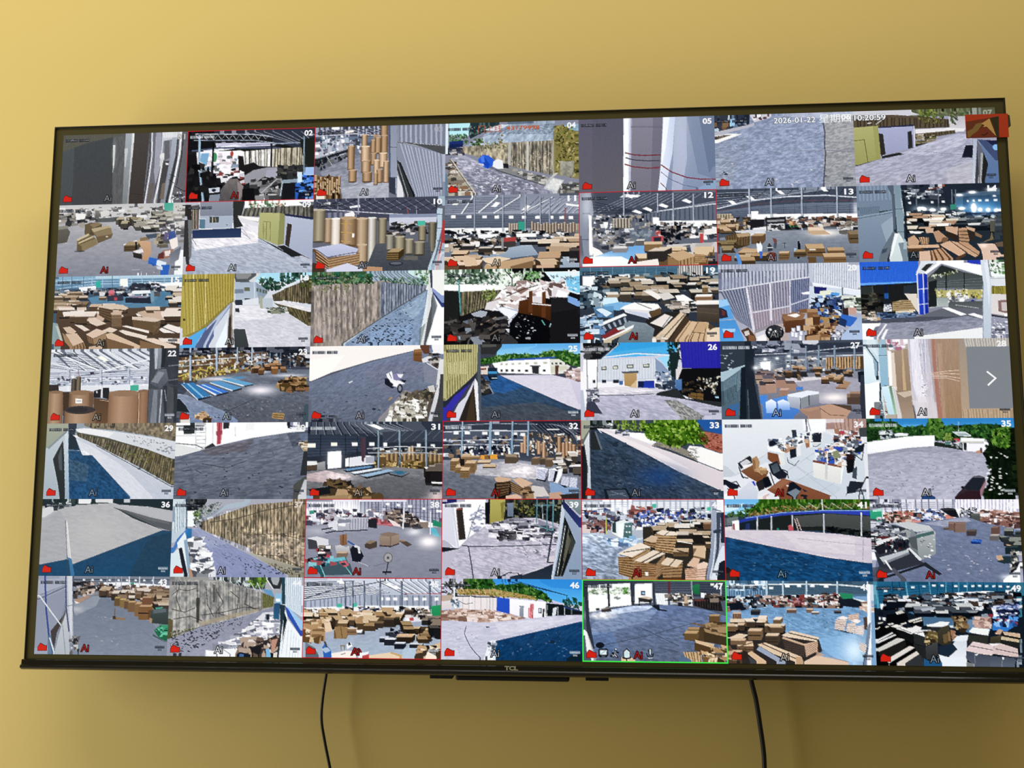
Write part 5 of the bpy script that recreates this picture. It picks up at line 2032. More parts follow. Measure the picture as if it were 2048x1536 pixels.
P('cfcad2',[81,162,110,152,106,178,83,180])
P('5f9fd8',[1,84,19,81,34,128,0,131])
P('4f92d0',[0,132,36,130,56,179,-1,179],c2='5aa0dc')
P('9cc6ec',[1,84,18,82,24,95,1,101])
P('3a3238',[4,101,17,108,20,124,4,127])
P('7a3034',[6,106,14,111,13,119,7,119])
P('d8ecf8',[6,151,36,151,35,158,9,161],a=0.6)
P('5a4030',[48,155,65,148,80,168,83,181,64,180])
P('d0c4bc',[55,158,66,155,68,166,58,168])
P('8f5c3c',[64,165,79,168,80,181,67,180])
P('f4f6fa',[187,69,206,66,207,73,190,73])
P('c9d2de',[206,54,283,62,279,105,205,94])
P('2a2a68',[216,55,245,58,241,75,216,71])
P('dfe2cc',[229,66,251,64,273,75,254,83,228,80])
P('5a9ad8',[254,69,273,71,270,85,251,82])
P('26283c',[209,81,279,89,275,122,230,127,208,94])
K([209,78,279,82,278,128,211,114],'20222e 3a4a7a 5a6a8a 2a2c34 7a94c0 15161e c4d2e4 41506a',80,7.8,9.7,1.3)
K([227,104,272,105,271,148,229,147],'1f2028 3d5a9a 6a7a94 2b2c34 c9d4e4 b58a4a 7a5a3c',70,7.8,9.1,1.2)
L('4a5058',2.6,[280,59,278,128])
P('c4c8c4',[286,76,323,80,321,122,282,105])
K([286,79,323,80,321,109,288,102],'e9ece4 a4ac98 5a6048 cfd4c4 3f4434',40,6.5,7.8)
P('c49a8c',[288,105,310,106,307,122,291,120])
P('3f2c28',[278,108,291,105,291,125,278,128])
P('3a6ac0',[275,120,310,129,299,151,271,144])
P('2a3a5a',[271,128,287,135,283,151,268,144])
X(144.4,131.1,45.4,16.2,-1.6,13,'8f6646','7a5034')
P('6d4228',[146,136,194,130,192,160,148,162],c2='5d3822')
P('9a6c48',[145,126,166,113,195,119,188,132,149,134])
P('efeae4',[153,121,175,117,183,122,172,127])
P('8a5a3a',[179,109,198,106,198,117,182,117])
X(198,115.4,24.3,14.6,0,8.1,'b08458','8a5c38')
P('d0a878',[194,129,214,127,218,140,203,150,194,140])
X(210.6,125.5,16.2,22.7,0,4.9,'9a7048','5d3c24')
X(196.8,153.2,29.2,16.2,6.5,8.1,'a87c50','7a5232')
P('c49a74',[226,150,248,144,257,157,235,164])
K([194,143,255,144,253,180,196,179],'8a5c38 5a3a22 b08458 3f2818 c49c70',50,9.7,11.7,1.3)
P('b58a5e',[196,170,225,167,225,180,196,180])
C(161.9,151.4,9.1,11.7,'d8d8e0','f8f8fb','8a8a98','b5b5c4')
C(173.3,146.7,9.1,11.7,'d8d8e0','f8f8fb','8a8a98','b5b5c4')
C(168,161.3,9.1,11.7,'d8d8e0','f8f8fb','8a8a98','b5b5c4')
C(179.3,158.2,9.1,11.7,'d8d8e0','f8f8fb','8a8a98','b5b5c4')
C(160,159.6,9.1,11.7,'d8d8e0','f8f8fb','8a8a98','b5b5c4')
C(177.4,168,9.1,11.7,'d8d8e0','f8f8fb','8a8a98','b5b5c4')
E('1f1c1c',124.2,161.1,21.1,17.8)
E('3a3636',124.3,158.8,16.9,13.6)
K([110,149,139,149,138,169,109,168],'2a2828 e0e0e0 8a8684 4a4644',20,3.9,4.5,1.2)
D([248,157,286,158,285,181,250,180],'2a2a30 f0f0f2 c8c8d0 6a6a74',70,4.5)
P('9fb0cc',[321,119,319,184,269,183,276,167,299,145],c2='b0c0dc')
P('ece8e8',[84,171,100,165,109,181,87,181])
T(26)
bg('c9c6d2')
P('3fa4e0',[55,0,229,0,201,67,202,30,55,36],c2='6cc0ec')
P('2e98dc',[75,0,202,-1,189,9,75,22],a=0.5)
P('221f1c',[5,0,99,-1,45,39,13,39])
P('3d3a34',[22,8,59,5,48,22,22,25])
K([8,1,99,0,48,25,12,35],'1a1816 302d28 4a463e 6d6a62',30,6,6,2)
L('2d3a44',2.7,[45,39,95,-10,115,-1])
L('b9c4cc',1.7,[48,39,99,-5])
P('9ad4f0',[175,37,205,30,208,71,185,43])
P('cfd3da',[15,39,175,37,172,94,14,93],c2='bcc2cc')
S([42,39,172,37,171,84,41,86],'d0d4da','c0c4cc',20,0.3,0.2)
P('eef0f2',[15,39,40,39,38,106,16,103])
P('8a98b0',[172,37,188,50,207,74,187,94,174,94])
L('dfe4ea',2.7,[55,34,128,26,228,32])
L('6a96b8',1.3,[62,30,128,23,222,28])
P('4a4a44',[48,56,60,55,60,64,48,64])
P('c8c9b4',[50,57,58,57,58,62,50,62])
P('4a4a44',[74,54,87,53,87,62,74,62])
P('c8c9b4',[76,55,85,55,85,61,76,61])
P('4a4a44',[107,52,122,51,122,60,107,60])
P('c8c9b4',[109,53,120,53,120,58,109,58])
P('4a4a44',[144,51,159,50,158,59,144,59])
P('c8c9b4',[146,52,157,52,157,57,146,57])
P('e9e9ec',[18,93,174,86,174,104,18,106])
P('2a2c34',[49,87,59,87,59,93,49,93])
P('2a2c34',[75,87,88,87,88,94,75,94])
P('2a2c34',[28,87,34,87,34,93,28,93])
P('5a5c60',[93,68,133,66,133,72,98,72])
P('c49a5c',[100,72,129,71,129,99,119,104,101,100],c2='b58a4c')
P('d8b888',[116,100,129,87,129,105,114,105])
P('2c3a94',[132,90,169,89,169,107,131,105],c2='3040b0')
P('22284a',[132,90,146,90,144,105,132,105])
P('4a6aa0',[89,89,98,89,97,98,89,98])
F([202,3,229,1,228,40,204,77,201,44],'1f2a20 2c3a2c 141c16 3f5040',90,4.3)
P('26302a',[205,23,228,23,217,98,207,77])
P('d6cdcb',[218,64,231,57,230,88,219,94])
P('3a4a5c',[187,81,214,81,217,111,194,108])
K([174,74,214,71,213,108,180,111],'3a4250 8d98a8 d9d6d8 5a5a60 2a2e36',36,6.7,7.3,1.2)
P('362ea0',[229,3,317,1,317,62,233,61],c2='3026a4')
S([229,3,317,1,317,62,233,61],'372fa2','2c2690',12,0.3,0.3,a=0.5)
P('1c1815',[233,62,318,62,319,142,263,135,220,118,220,94])
K([264,84,314,83,309,122,273,111],'cfc8b4 6a6458 3a342c e4e0d0 8a7a5c 1a1614',60,4.3,5,0.8)
K([234,91,273,98,273,132,240,125],'2d2822 4a3c2a 6a5234 1a1612',40,6,7.3)
P('7a5a30',[251,118,280,120,279,135,250,130])
L('4a3418',1.3,[251,125,279,128])
L('4a3418',1.3,[265,119,264,132])
P('5c7ea8',[216,88,232,86,232,111,217,114],c2='4a6a98')
P('9fc4d8',[306,127,314,127,314,131,307,131])
P('35332f',[173,117,220,108,240,131,319,140,318,155,220,135,173,123])
P('c9c4cc',[14,106,97,103,147,107,187,113,167,122,18,123])
P('ddd8de',[31,106,97,104,174,112,120,117,37,122])
L('4a4850',1.7,[37,122,104,123,167,120])
P('b9b4c4',[24,125,173,123,239,133,320,152,319,180,7,178],c2='b2aebc')
N([21,106,187,111,320,152,319,180,7,178],0.12,12,3,0.2,1.7)
P('8c8880',[190,134,220,135,278,170,272,180,232,180],c2='9a968e')
N([190,134,220,135,278,170,272,180,232,180],0.3,4.7,2.3,0.5,1.6)
P('c6c4d2',[272,180,285,172,320,165,319,180],a=0.7)
L('5a5650',1.3,[268,178,282,170])
P('44424c',[14,133,27,130,50,165,12,163])
P('eceaec',[7,39,18,39,17,130,7,163,1,143])
P('b8bcc8',[-1,109,6,110,12,176,4,176])
L('77757c',1.7,[15,39,16,130])
L('5a5248',1.3,[40,39,37,122])
K([16,106,38,106,41,137,17,136],'e2e0e4 6a6870 b4b2b8 3a3840',26,4.7,6)
T(27)
bg('4c4e54')
P('33383c',[-1,4,77,5,72,179,-5,179])
P('3c4146',[2,4,56,4,53,62,1,65])
P('2a2e31',[56,4,77,5,76,99,88,179,59,179,56,79])
D([5,24,28,24,27,68,4,68],'8a9498 c4d0d4',14,3.9)
P('a9bcc4',[0,78,4,71,55,55,55,60,3,95])
P('5f7078',[2,95,53,60,53,112,43,179,-1,179],c2='55666e')
S([3,98,50,65,45,112,2,132],'7a8c94','56666e',12,0.4,0.4,a=0.7)
S([-1,118,36,99,35,132,-1,152],'4a585e','66767c',10,0.4)
P('3c6aa4',[15,149,41,142,34,172,17,172],a=0.7)
P('222628',[46,62,56,58,56,179,40,179])
L('5d666a',1.9,[60,112,61,179])
P('3a3c44',[77,5,318,6,317,41,76,45])
K([77,5,196,5,183,26,80,25],'8a8c98 2a2c34 5a5c66 c9cad2 44464e',90,4.8,5.1,2.4,0.6)
P('9a9ca4',[145,5,177,8,183,19,145,21])
P('e9eaf0',[184,-1,228,1,215,10,187,8],a=0.8)
L('b4b7c0',1.9,[80,32,164,29,317,14])
L('9a9da6',1.6,[157,26,317,31])
P('565a64',[76,38,164,29,318,28,316,54,75,75],c2='5d6068')
L('8d919a',1.3,[79,42,147,36],a=0.7)
L('8d919a',1.3,[79,46,147,40],a=0.7)
L('8d919a',1.3,[79,51,147,44],a=0.7)
L('8d919a',1.3,[79,56,147,48],a=0.7)
L('8d919a',1.3,[79,61,147,52],a=0.7)
P('c0c4cc',[147,36,317,34,316,67,146,69],a=0.35)
L('d4d8de',2.2,[147,46,233,43,317,47])
K([150,39,237,40,235,73,149,73],'e4e4e8 8a8a90 5a5654 b5aca0 3f3c3a',60,5.1,5.8,1.4)
S([237,40,317,38,316,67,236,67],'c9a06e','5a4430',13,0.45,0.3)
L('d9dade',1.9,[237,36,317,35])
L('8794a0',2.2,[158,12,156,76])
L('4a525c',1,[161,12,158,76])
L('8794a0',2.2,[193,13,191,76])
L('4a525c',1,[196,13,194,76])
L('8794a0',3.9,[222,13,219,77])
L('4a525c',1,[224,13,222,77])
L('8794a0',3.9,[257,14,254,77])
L('4a525c',1,[259,14,257,77])
L('8794a0',3.9,[301,14,298,77])
L('4a525c',1,[304,14,301,77])
G('ffffff',101,42.7,4.5,3.2,1)
G('ffffff',127.8,40.9,4.5,3.2,1)
G('ffffff',153.7,35.8,4.5,3.2,1)
P('ffffff',[90,49,113,47,112,69,91,70])
G('ffffff',101.5,58.8,19.3,12.8,0.8)
G('ffffff',78.8,62,6.4,4.5,0.9)
P('8f8b92',[80,79,316,71,316,179,91,179],c2='76747c')
P('c4bec4',[85,75,162,69,168,76,114,82])
P('a59fa8',[155,89,226,80,315,90,313,146,223,146])
N([80,79,316,74,316,179,91,179],0.08,8.4,2.9)
P('e4dedc',[139,89,244,82,241,88,145,98],a=0.8)
K([82,69,181,66,181,90,81,96],'4a4648 8a8284 c9c2c4 2e2a2c 6d5c50 b09884',60,6.4,7.7,1.7)
X(168.7,66.1,22.5,16.1,-1.6,5.8,'c69a70','8d6844')
B([143,68,317,69,315,81,143,81],16,9.6,10.9,'b8906a 9a7450 8a8688','4a3828 33302e',1.2,0.8,0.5)
G('fff6f0',252,131.4,28.9,9.6,0.9)
X(87.3,102.3,19.3,19.3,-1.6,9.6,'4a4244','a88474')
X(106.7,99,17.7,20.9,-6.4,6.4,'55484a','b08a78')
X(124.6,90.8,20.9,17.7,-2.6,8,'5a4c4c','a9806e')
X(146.8,99.3,20.9,16.1,-3.2,6.4,'6a5852','a8826e')
X(130.3,114.2,19.3,12.8,3.2,4.8,'c6a090','a07a68')
B([82,79,114,76,113,92,84,92],5,11.6,12.8,'6a6062 55494a','a38474 8a6c5c',1.4,0.7,0.5)
P('4a80d0',[167,108,183,106,183,113,169,114])
P('4a86d8',[85,127,103,124,102,146,89,146])
P('5a90dc',[93,139,160,123,178,159,159,176,92,176],c2='4878c0')
P('dfe4ee',[148,124,193,115,218,118,218,123,179,133,151,131])
P('c2c4cc',[147,128,176,131,175,158,151,152],c2='9a9ca8')
P('8f9090',[176,133,198,126,198,149,178,158])
P('9c9a9c',[197,126,219,123,218,146,199,149],c2='86848a')
L('4a4a50',1.3,[176,131,177,158])
L('3a3a40',1.6,[196,126,196,149])
P('f2f4fa',[99,141,112,134,123,141,121,166,100,166],c2='8fb0e4')
P('eef2fa',[126,139,138,135,152,141,153,159,127,159],c2='7aa0e0')
P('b58a70',[172,158,220,151,216,163,222,179,197,179])
P('c0947a',[220,151,242,146,289,161,275,179,222,179])
P('5a4638',[242,146,289,150,290,163,264,153])
P('a8806a',[172,158,197,163,220,156,222,179,200,179])
L('6a4c3c',1.3,[220,156,241,171,276,173])
X(280.3,131.5,28.9,16.1,0,8,'8f7058','5a463a')
X(286.9,123.3,22.5,8,0,4.8,'a8846a','6a5444')
P('ad8664',[256,110,272,93,291,97,281,110])
P('8a6648',[256,108,281,110,278,113,256,112])
B([209,90,266,84,266,97,209,100],7,10.3,12.2,'c9a27c b08a64','6a4e34 55402c',1.3,0.7,0.5)
P('20242c',[306,74,316,71,316,100,307,97])
P('3a3a40',[312,81,320,81,316,179,311,179,308,140])
T(21)
bg('8a8890')
P('2f62d0',[1,2,131,2,132,50,1,55],c2='3a70e0')
S([3,4,131,3,129,50,2,54],'3468d8','2a58c0',40,0.35,0.5,a=0.6)
P('77b0f0',[2,49,127,47,127,50,2,54],a=0.8)
P('2a2620',[2,55,128,50,127,124,42,120,0,135])
P('3a3a30',[4,58,27,57,25,114,2,114])
L('6a6a58',1.5,[27,53,28,114])
K([4,76,44,77,42,120,2,119],'3a342a 241f18 57503f 1a1612',36,6.1,7.6)
P('2b5a9a',[52,74,62,73,61,86,53,87])
P('22223a',[53,53,60,52,60,72,53,72])
P('c8c8cc',[51,99,66,98,68,116,49,116])
D([51,100,66,99,67,115,50,115],'f4f4f4 4a4a50 8a8a90',30,2.5)
E('2a2a30',58.2,93.4,9.2,7.6,a=0.7)
P('3a4248',[96,57,126,54,125,76,95,78],a=0.7)
P('d8d0c0',[97,75,125,76,127,123,109,94])
P('b59c70',[69,95,89,90,109,90,119,111,73,115],c2='8a7450')
S([69,94,69,115,118,116,109,90],'b09468','5d4c30',5,0.25)
P('d9c9ac',[76,115,119,112,120,120,75,122])
P('4d5a72',[30,122,123,119,118,132,27,138],c2='3f4c62')
K([27,119,123,119,118,135,27,135],'3a465c 6a7a94 2a3444 8fa0b8',50,4.6,5.6)
P('cfd2d6',[125,27,136,3,175,2,153,20,143,30])
P('3a3630',[136,20,154,2,169,3,146,24])
P('2e4cc8',[127,32,149,28,148,124,127,124],c2='2740b8')
P('1f2f98',[148,28,148,124,141,124,144,30])
L('e4ecf8',2.3,[127,30,127,123])
L('e4ecf8',1.8,[140,29,139,123])
L('dfe8f6',1.5,[126,66,149,64])
L('dfe8f6',1.5,[127,101,148,99])
L('d6dce4',3.6,[126,32,139,6,174,4])
P('f2f4f6',[143,28,175,3,269,7,271,37,230,23,182,7,148,31])
P('3240b0',[223,1,269,2,269,11,248,8])
P('4a4a42',[150,39,182,10,229,27,272,37,271,68,151,63],c2='5a5e58')
P('34342e',[158,36,182,11,219,24,163,39])
F([155,33,214,21,217,28,162,42],'c9d0a8 7a8a50 e4e8cc 4a5430',46,2.5)
L('7d8280',1,[165,50,272,42],a=0.7)
L('7d8280',1,[164,54,272,49],a=0.7)
L('7d8280',1,[164,58,271,56],a=0.7)
L('7d8280',1,[164,63,271,63],a=0.7)
L('2c2c28',3.1,[191,31,189,80])
L('2c2c28',2.5,[231,29,229,83])
P('2b2a26',[151,49,170,44,167,106,149,108])
L('c9ccca',1.3,[149,108,167,107])
P('b9b060',[166,69,269,68,268,87,168,85])
K([166,67,269,68,268,87,168,85],'c9b83a 6a6a3a e0dcb0 8a8f5a 3a3a2a d8d4c0',60,4.1,4.6,0.8)
P('9aa29a',[168,85,193,87,192,107,167,107],c2='b0b6ac')
K([194,77,232,78,228,99,195,99],'e4e4e2 8a8a88 c4c4c4 5a5a58 f4f4f4',40,5.6,6.6,1)
P('f2f2f0',[217,88,229,89,227,99,217,100])
E('2c2c80',246.1,96.9,4.6,5.6)
P('a4aaa8',[254,92,267,89,267,105,253,105])
P('5a5a54',[194,96,268,95,266,119,192,112],c2='6a6a68')
L('b4b4b0',1.3,[208,103,258,111])
P('6c6a6e',[128,127,182,109,267,113,267,137,234,129,178,136,67,140])
P('f4f2f4',[177,109,192,108,232,125,219,128])
P('efedf0',[233,125,247,122,267,129,267,136])
P('55545a',[2,135,128,129,219,130,148,139,67,143,1,142])
P('8d8c98',[1,143,67,142,143,140,229,129,267,137,266,156,141,176,0,175],c2='96949e')
N([1,140,267,129,265,167,0,175],0.14,10.2,2.3,-0.15,1.7)
P('f3f2f4',[1,143,42,142,25,175,1,175])
P('7a7884',[29,151,39,149,25,174,16,174])
P('e9e8ec',[52,144,56,145,35,175,31,175])
P('eeedf0',[52,157,58,157,48,176,41,176])
P('e6e6e6',[116,174,266,155,264,180,106,177])
P('c49a70',[18,127,40,129,42,136,19,135])
K([1,111,32,117,29,138,2,135],'b5a48e 6a5c4c d9d0c4 3a342c',24,4.6,5.6)
P('cfd6de',[268,2,284,1,289,60,282,178,263,177,272,60],c2='bcc4ce')
L('8a929c',1.3,[270,60,265,177])
P('e4e8ee',[276,6,284,5,286,60,281,114,280,60],a=0.6)
P('e9f0ee',[286,-1,328,-1,325,42,290,39])
F([287,1,324,0,321,34,290,30],'3f6a2a 5a8a3e 2a4a1e a8bc98 e4ecdc',90,3.3)
P('d6d9dc',[287,41,326,37,324,62,289,60])
L('7a7e84',1.3,[287,43,325,43])
S([289,61,324,61,323,80,288,79],'a89a34','6a6222',9,0.4,0.5)
P('d9d0cc',[288,79,323,80,320,130,285,124])
P('8a6a64',[302,94,322,93,321,125,301,119])
P('c9bcb8',[308,98,322,98,321,120,308,117])
P('3a3634',[286,126,320,133,320,136,285,130])
P('9a98a4',[285,130,323,136,320,181,281,180])
D([287,138,320,141,318,178,283,178],'eceaf0 7a7884 f6f4f8',60,4.1)
E('f4f4f4',316.7,127.1,4.1,4.6)
T(28)
bg('b5a898')
P('c4d4dc',[2,5,33,3,43,178,2,179])
P('e9f0f4',[3,19,21,46,26,97,2,100],c2='cfe0e8')
P('8fa8b4',[21,36,31,52,28,87,24,87])
L('4a5a64',2.5,[2,8,30,52])
P('dde6ea',[5,6,28,3,32,41],a=0.6)
P('eef2f4',[2,102,33,95,35,140,15,179,2,179])
L('3a4248',2.5,[31,52,29,92])
P('2a2e34',[26,83,32,83,32,92,26,92])
P('30343a',[33,100,37,97,35,143,31,140])
P('9fbac6',[34,6,50,4,52,33,53,106,36,106,34,38],c2='8fb4c8')
L('5a7484',1.5,[35,18,49,18])
L('5a7484',1.5,[34,37,51,37])
L('4a5a66',2.3,[34,107,53,106])
P('cfe4ee',[36,107,53,106,67,171,50,171],c2='bcd8e6')
P('f6f6fa',[51,4,100,-1,99,10,58,25])
K([53,1,99,-1,96,23,60,25],'f8f4f8 d0b8c0 8fa0b0 eadfe4 b06a80',40,4.5,5)
L('c89aa8',2.3,[53,9,57,63],a=0.6)
P('f4f6f8',[53,25,62,28,62,106,54,106])
P('a38d78',[62,28,98,22,102,117,86,133,71,125,62,106],c2='9a8068')
P('c9a878',[85,24,88,25,91,117,84,117])
P('e9dccb',[61,31,68,30,71,125,63,127,60,90],a=0.8)
P('8f7a66',[62,108,74,122,102,121,109,178,66,178],c2='a8907c')
P('c8b4a0',[69,122,102,117,102,128,86,133])
P('6b8a6a',[53,108,59,107,69,170,63,171],c2='a8c4a0')
P('e4e6ea',[59,107,67,109,79,178,69,178],a=0.7)
P('3a3634',[19,143,37,142,41,179,20,179],a=0.6)
D([32,140,48,140,46,178,33,178],'2a2a30 e8e8ec',20,3)
P('c3bcc4',[99,1,148,0,152,117,157,180,109,179,102,128],c2='cdc4c8')
P('e0dce4',[104,1,123,1,129,91,134,144,116,144,106,104])
S([123,2,140,3,139,80,126,80],'d8d4de','a8a2ac',6,0.4,0.5)
N([99,1,148,0,157,180,109,179],0.1,1.5,15.1)
D([126,93,138,93,137,131,124,130],'f4f2f6 9a949c',30,2.5)
P('a89690',[143,0,153,0,159,144,151,144],a=0.6)
P('b0685a',[152,0,158,0,160,64,167,180,157,180,152,64],a=0.8)
P('a88a74',[158,0,218,0,212,180,167,180],c2='a3805f')
P('c09a84',[163,11,173,11,174,180,167,180],a=0.5)
N([158,0,221,0,212,180,167,180],0.08,1.3,17.6)
L('d8bca8',1.5,[144,79,180,74,210,72])
L('d8bca8',1.5,[147,82,179,79,209,81])
L('d8bca8',1.5,[149,85,179,85,209,90])
L('d8bca8',1.5,[151,89,179,89,208,97])
P('a09080',[211,0,330,1,320,180,209,180],c2='b59c82')
S([221,1,322,1,322,22,225,22],'a8a094','c9c2b6',17,0.4,0.4)
S([210,160,321,161,320,180,212,180],'a98e70','c4ac8c',18,0.4,0.4)
L('4a4440',3.5,[105,151,109,179,119,179])
P('d9d0cc',[111,130,147,131,155,176,114,178],a=0.4)
P('dcd8dc',[101,138,131,144,130,175,109,175],a=0.5)
T(29)
bg('9aa0a4')
P('a8a890',[-3,2,53,1,52,16,7,55,1,72],c2='9aa088')
P('3b3f44',[53,2,75,2,73,16,70,29,57,36])
P('83745c',[79,1,318,1,319,44,255,30,167,16,113,12])
N([79,1,318,1,319,44,167,16],0.3,5.4,6.7,0.3,1.5)
F([99,1,173,0,167,10,106,9],'6a5c44 9a8a6a 4a4030',40,3.4)
P('dcdcde',[71,14,93,11,174,20,255,32,319,44,321,87,236,60,155,35,80,22],c2='cfcfd2')
P('eceaea',[71,14,106,12,168,23,155,33,80,21])
D([181,26,256,37,320,57,321,77,236,53],'8f8f94 a4a4aa',60,3.4)
L('6a655a',1.3,[73,21,148,35,236,62,321,88])
P('5d5640',[75,22,155,36,253,63,321,88,318,149,238,106,128,53,77,29])
S([76,22,253,64,238,105,77,30],'746a52','484030',26,0.4,0.8)
S([253,64,321,88,318,149,238,105],'75694c','463e2a',15,0.4,0.8)
N([76,22,253,63,321,88,318,149,128,53],0.35,3,11.5,0.2,1.5)
F([148,46,271,77,265,100,156,59],'6a6a2c 8a8a3c 4a4a20',50,3.4)
P('c9cbd2',[72,29,125,51,238,108,318,151,319,180,221,180,116,76,92,76],c2='c4c6d0')
P('e0e0e4',[74,37,115,56,184,96,233,139,275,180,223,180,116,76,91,76,85,59],a=0.7)
N([74,36,125,51,318,151,319,180,221,180],0.05,10.1,2.7,0.5)
P('e9e9e9',[61,27,77,29,82,36,63,31])
P('3a3a36',[226,105,238,108,232,111])
L('4a463c',1.7,[125,53,170,76,232,108,273,129,318,153])
P('2c4a62',[55,36,74,37,83,59,93,77,116,76,221,181,61,180],c2='254e72')
P('55636a',[61,85,110,99,106,139,65,135],a=0.5)
N([55,39,116,76,221,181,61,180],0.2,5.4,3.4,0.5,1.5)
P('2d3438',[55,19,73,34,83,62,58,62])
L('8d98a0',1.3,[58,64,87,65])
P('c2c8cc',[4,59,51,17,56,79,62,180,5,180],c2='a8b0b4')
P('3e3a30',[19,85,42,39,47,79,55,180,42,180,35,145],c2='30302c')
P('d4dade',[46,19,53,16,65,180,55,180,47,79],c2='9aacba')
P('7f8a90',[32,79,39,55,44,112,37,112],a=0.4)
P('8c9290',[5,57,49,16,51,21,7,62])
T(30)
bg('56534f')
P('f2f2f2',[0,1,322,1,322,25,4,80])
P('fbfbfb',[113,5,285,2,252,20,115,48])
P('3a3a34',[18,6,46,5,46,26,19,27])
L('2a2a28',2,[5,8,68,8])
L('c4c4c4',1.3,[2,31,47,31])
L('b8b8b8',1.3,[47,6,72,5])
L('b8b8b8',1.3,[48,15,72,14])
L('b8b8b8',1.3,[48,24,73,23])
L('b8b8b8',1.3,[48,32,73,31])
L('b8b8b8',1.3,[49,41,73,40])
L('b8b8b8',1.3,[49,49,74,49])
L('b8b8b8',1.3,[49,58,74,57])
L('bdbdbd',1.3,[47,5,51,61])
L('bdbdbd',1.3,[72,3,74,58])
L('c9c9c9',1.7,[90,2,91,55])
P('3a3430',[115,4,130,3,129,14,115,15])
P('d04a5c',[99,1,113,0,112,18,111,50,101,52,101,25])
P('8a2a3c',[104,1,107,1,107,50,105,50])
P('b03a4c',[98,20,113,18,113,28,99,31])
L('c4c4c8',1.3,[144,10,145,32])
P('d8d8da',[171,4,191,3,190,17,171,19],a=0.5)
K([258,2,318,1,319,22,279,13],'3a3a48 8a8a98 e6e6ea 5a5a64 2a2a30',30,4.7,5.4)
P('d9d9d6',[1,51,65,63,4,80])
L('5a5654',2,[3,49,51,53,68,61])
P('3d3836',[68,61,91,48,98,56,85,62])
P('777982',[1,82,71,63,101,55,185,37,285,23,320,22,324,180,5,180],c2='64666e')
P('6f6260',[61,64,145,48,192,42,173,68,85,78],a=0.6)
P('4d4d55',[269,26,319,23,306,50,286,63],a=0.6)
N([1,82,101,55,285,23,320,22,324,180,5,180],0.18,14.8,2.7,-0.15,1.9)
D([18,90,303,43,305,167,21,172],'3a3736 6e6a68 7d7977',120,3)
L('3a3737',1.3,[66,97,127,107,173,91])
L('3a3737',1.3,[19,113,53,112,67,120])
L('787472',1.3,[233,75,260,69])
P('6d7a8c',[299,27,322,25,323,43,306,50],a=0.6)
P('a89478',[301,55,322,38,321,69,310,68])
K([301,46,322,42,321,69,306,66],'c9b494 6a5a44 e4d8c4 3a3228',20,4.7,5.4)
P('3a3836',[311,69,321,66,321,125,304,125])
P('b8b6b6',[321,120,324,180,295,182,303,161],c2='cfcdcc')
P('57534a',[288,147,318,125,305,161,297,182,289,181])
T(36)
bg('b4b1b0')
P('26302c',[0,4,175,2,175,11,75,14,8,23])
K([3,3,84,2,85,14,25,27],'1f2a26 3a4440 8a9492 c8cecc 2e3834',40,4.7,6,1.4)
P('e8e8e8',[88,3,121,2,118,11,88,11])
P('dcdad8',[128,2,175,2,172,9,132,8])
P('b6b2ae',[0,156,5,49,28,27,92,14,175,9,206,27,299,72,84,151],c2='b9b4b0')
P('aaa7a6',[2,156,5,49,42,27,60,49,68,140],a=0.7)
N([0,156,5,49,92,14,175,9,299,72,84,151],0.06,13.4,4,0.1)
G('c8c2bc',138.4,78.3,53.5,40.1,0.5)
P('d6d4d2',[3,23,26,14,28,30,5,44])
P('3a3e3a',[27,11,38,11,38,27,29,28])
L('6a6866',1.7,[59,51,68,140])
P('d2cecb',[60,52,64,52,77,140,82,153,71,146,66,114])
L('f0eeec',1.3,[63,56,77,140])
P('26302e',[175,2,316,3,318,27,262,18,189,13,175,9])
P('c9c9c9',[200,2,215,2,215,8,200,8])
P('b9b6b4',[174,16,209,14,276,24,317,31,318,53,263,37,209,21])
P('5e5d5a',[176,20,209,27,264,42,318,54,319,75,299,70,244,53])
P('33382f',[176,19,230,43,299,72,289,69,224,45],a=0.9)
P('77746e',[203,27,264,42,311,54,315,59,264,50],a=0.6)
P('2c4960',[0,154,67,141,81,153,299,72,319,75,322,180,1,180],c2='204a66')
P('2a404c',[266,88,317,79,322,180,218,180],a=0.6)
N([0,154,81,153,299,72,319,75,322,180,1,180],0.1,6.7,4.7)
P('4a7a9c',[68,136,79,140,89,180,76,180],c2='3a7098')
P('2d4a5c',[65,140,72,143,79,180,71,180])
T(37)
bg('a9a6ac')
P('35332f',[31,3,85,2,69,25,33,28])
K([32,4,85,3,73,25,36,25],'2a2826 4a4844 6a6862 1f1e1c',26,5.3,5.3)
P('e8ecec',[36,28,56,27,56,64,38,64])
F([50,28,69,25,68,57,54,54],'5a7a34 7a9a50 3f5a24',40,3.7)
F([62,19,122,6,96,32,67,51],'6a6e64 4a4e46 8f938a b0b4ac',80,3.7)
P('aab4bc',[87,45,129,12,189,3,176,16,123,25])
P('8d949a',[57,51,90,35,129,12,100,38],a=0.7)
S([68,54,189,13,193,115,68,70],'9a8c72','6a5e48',17,0.42,0.8)
S([189,13,319,3,321,163,193,125],'a08f76','6d5f49',16,0.4,0.9)
N([58,54,123,29,319,3,321,163,180,122,62,67],0.35,4,14.7,0,1.6)
P('b8a898',[158,80,319,90,320,154,200,125],a=0.35)
N([158,64,319,81,320,160,193,125],0.25,7.4,7.4,0,1.6)
L('4d4436',1.7,[91,54,157,45,223,26,317,10])
L('57503f',1.3,[178,84,251,80,317,93])
L('4a4032',1.3,[210,128,259,131,319,160])
D([91,64,317,65,319,147,226,128],'3f372a c9bdac 524636',90,3)
P('b5ae9c',[186,122,320,160,321,180,293,180,227,147],c2='8a8270')
F([227,144,319,166,319,180,260,166],'6a6248 8a8268 4f4a34 a8a08a',60,3.3)
K([50,45,70,41,71,64,51,64],'3a3a38 8a8a86 c4c4c0',20,3.3,4)
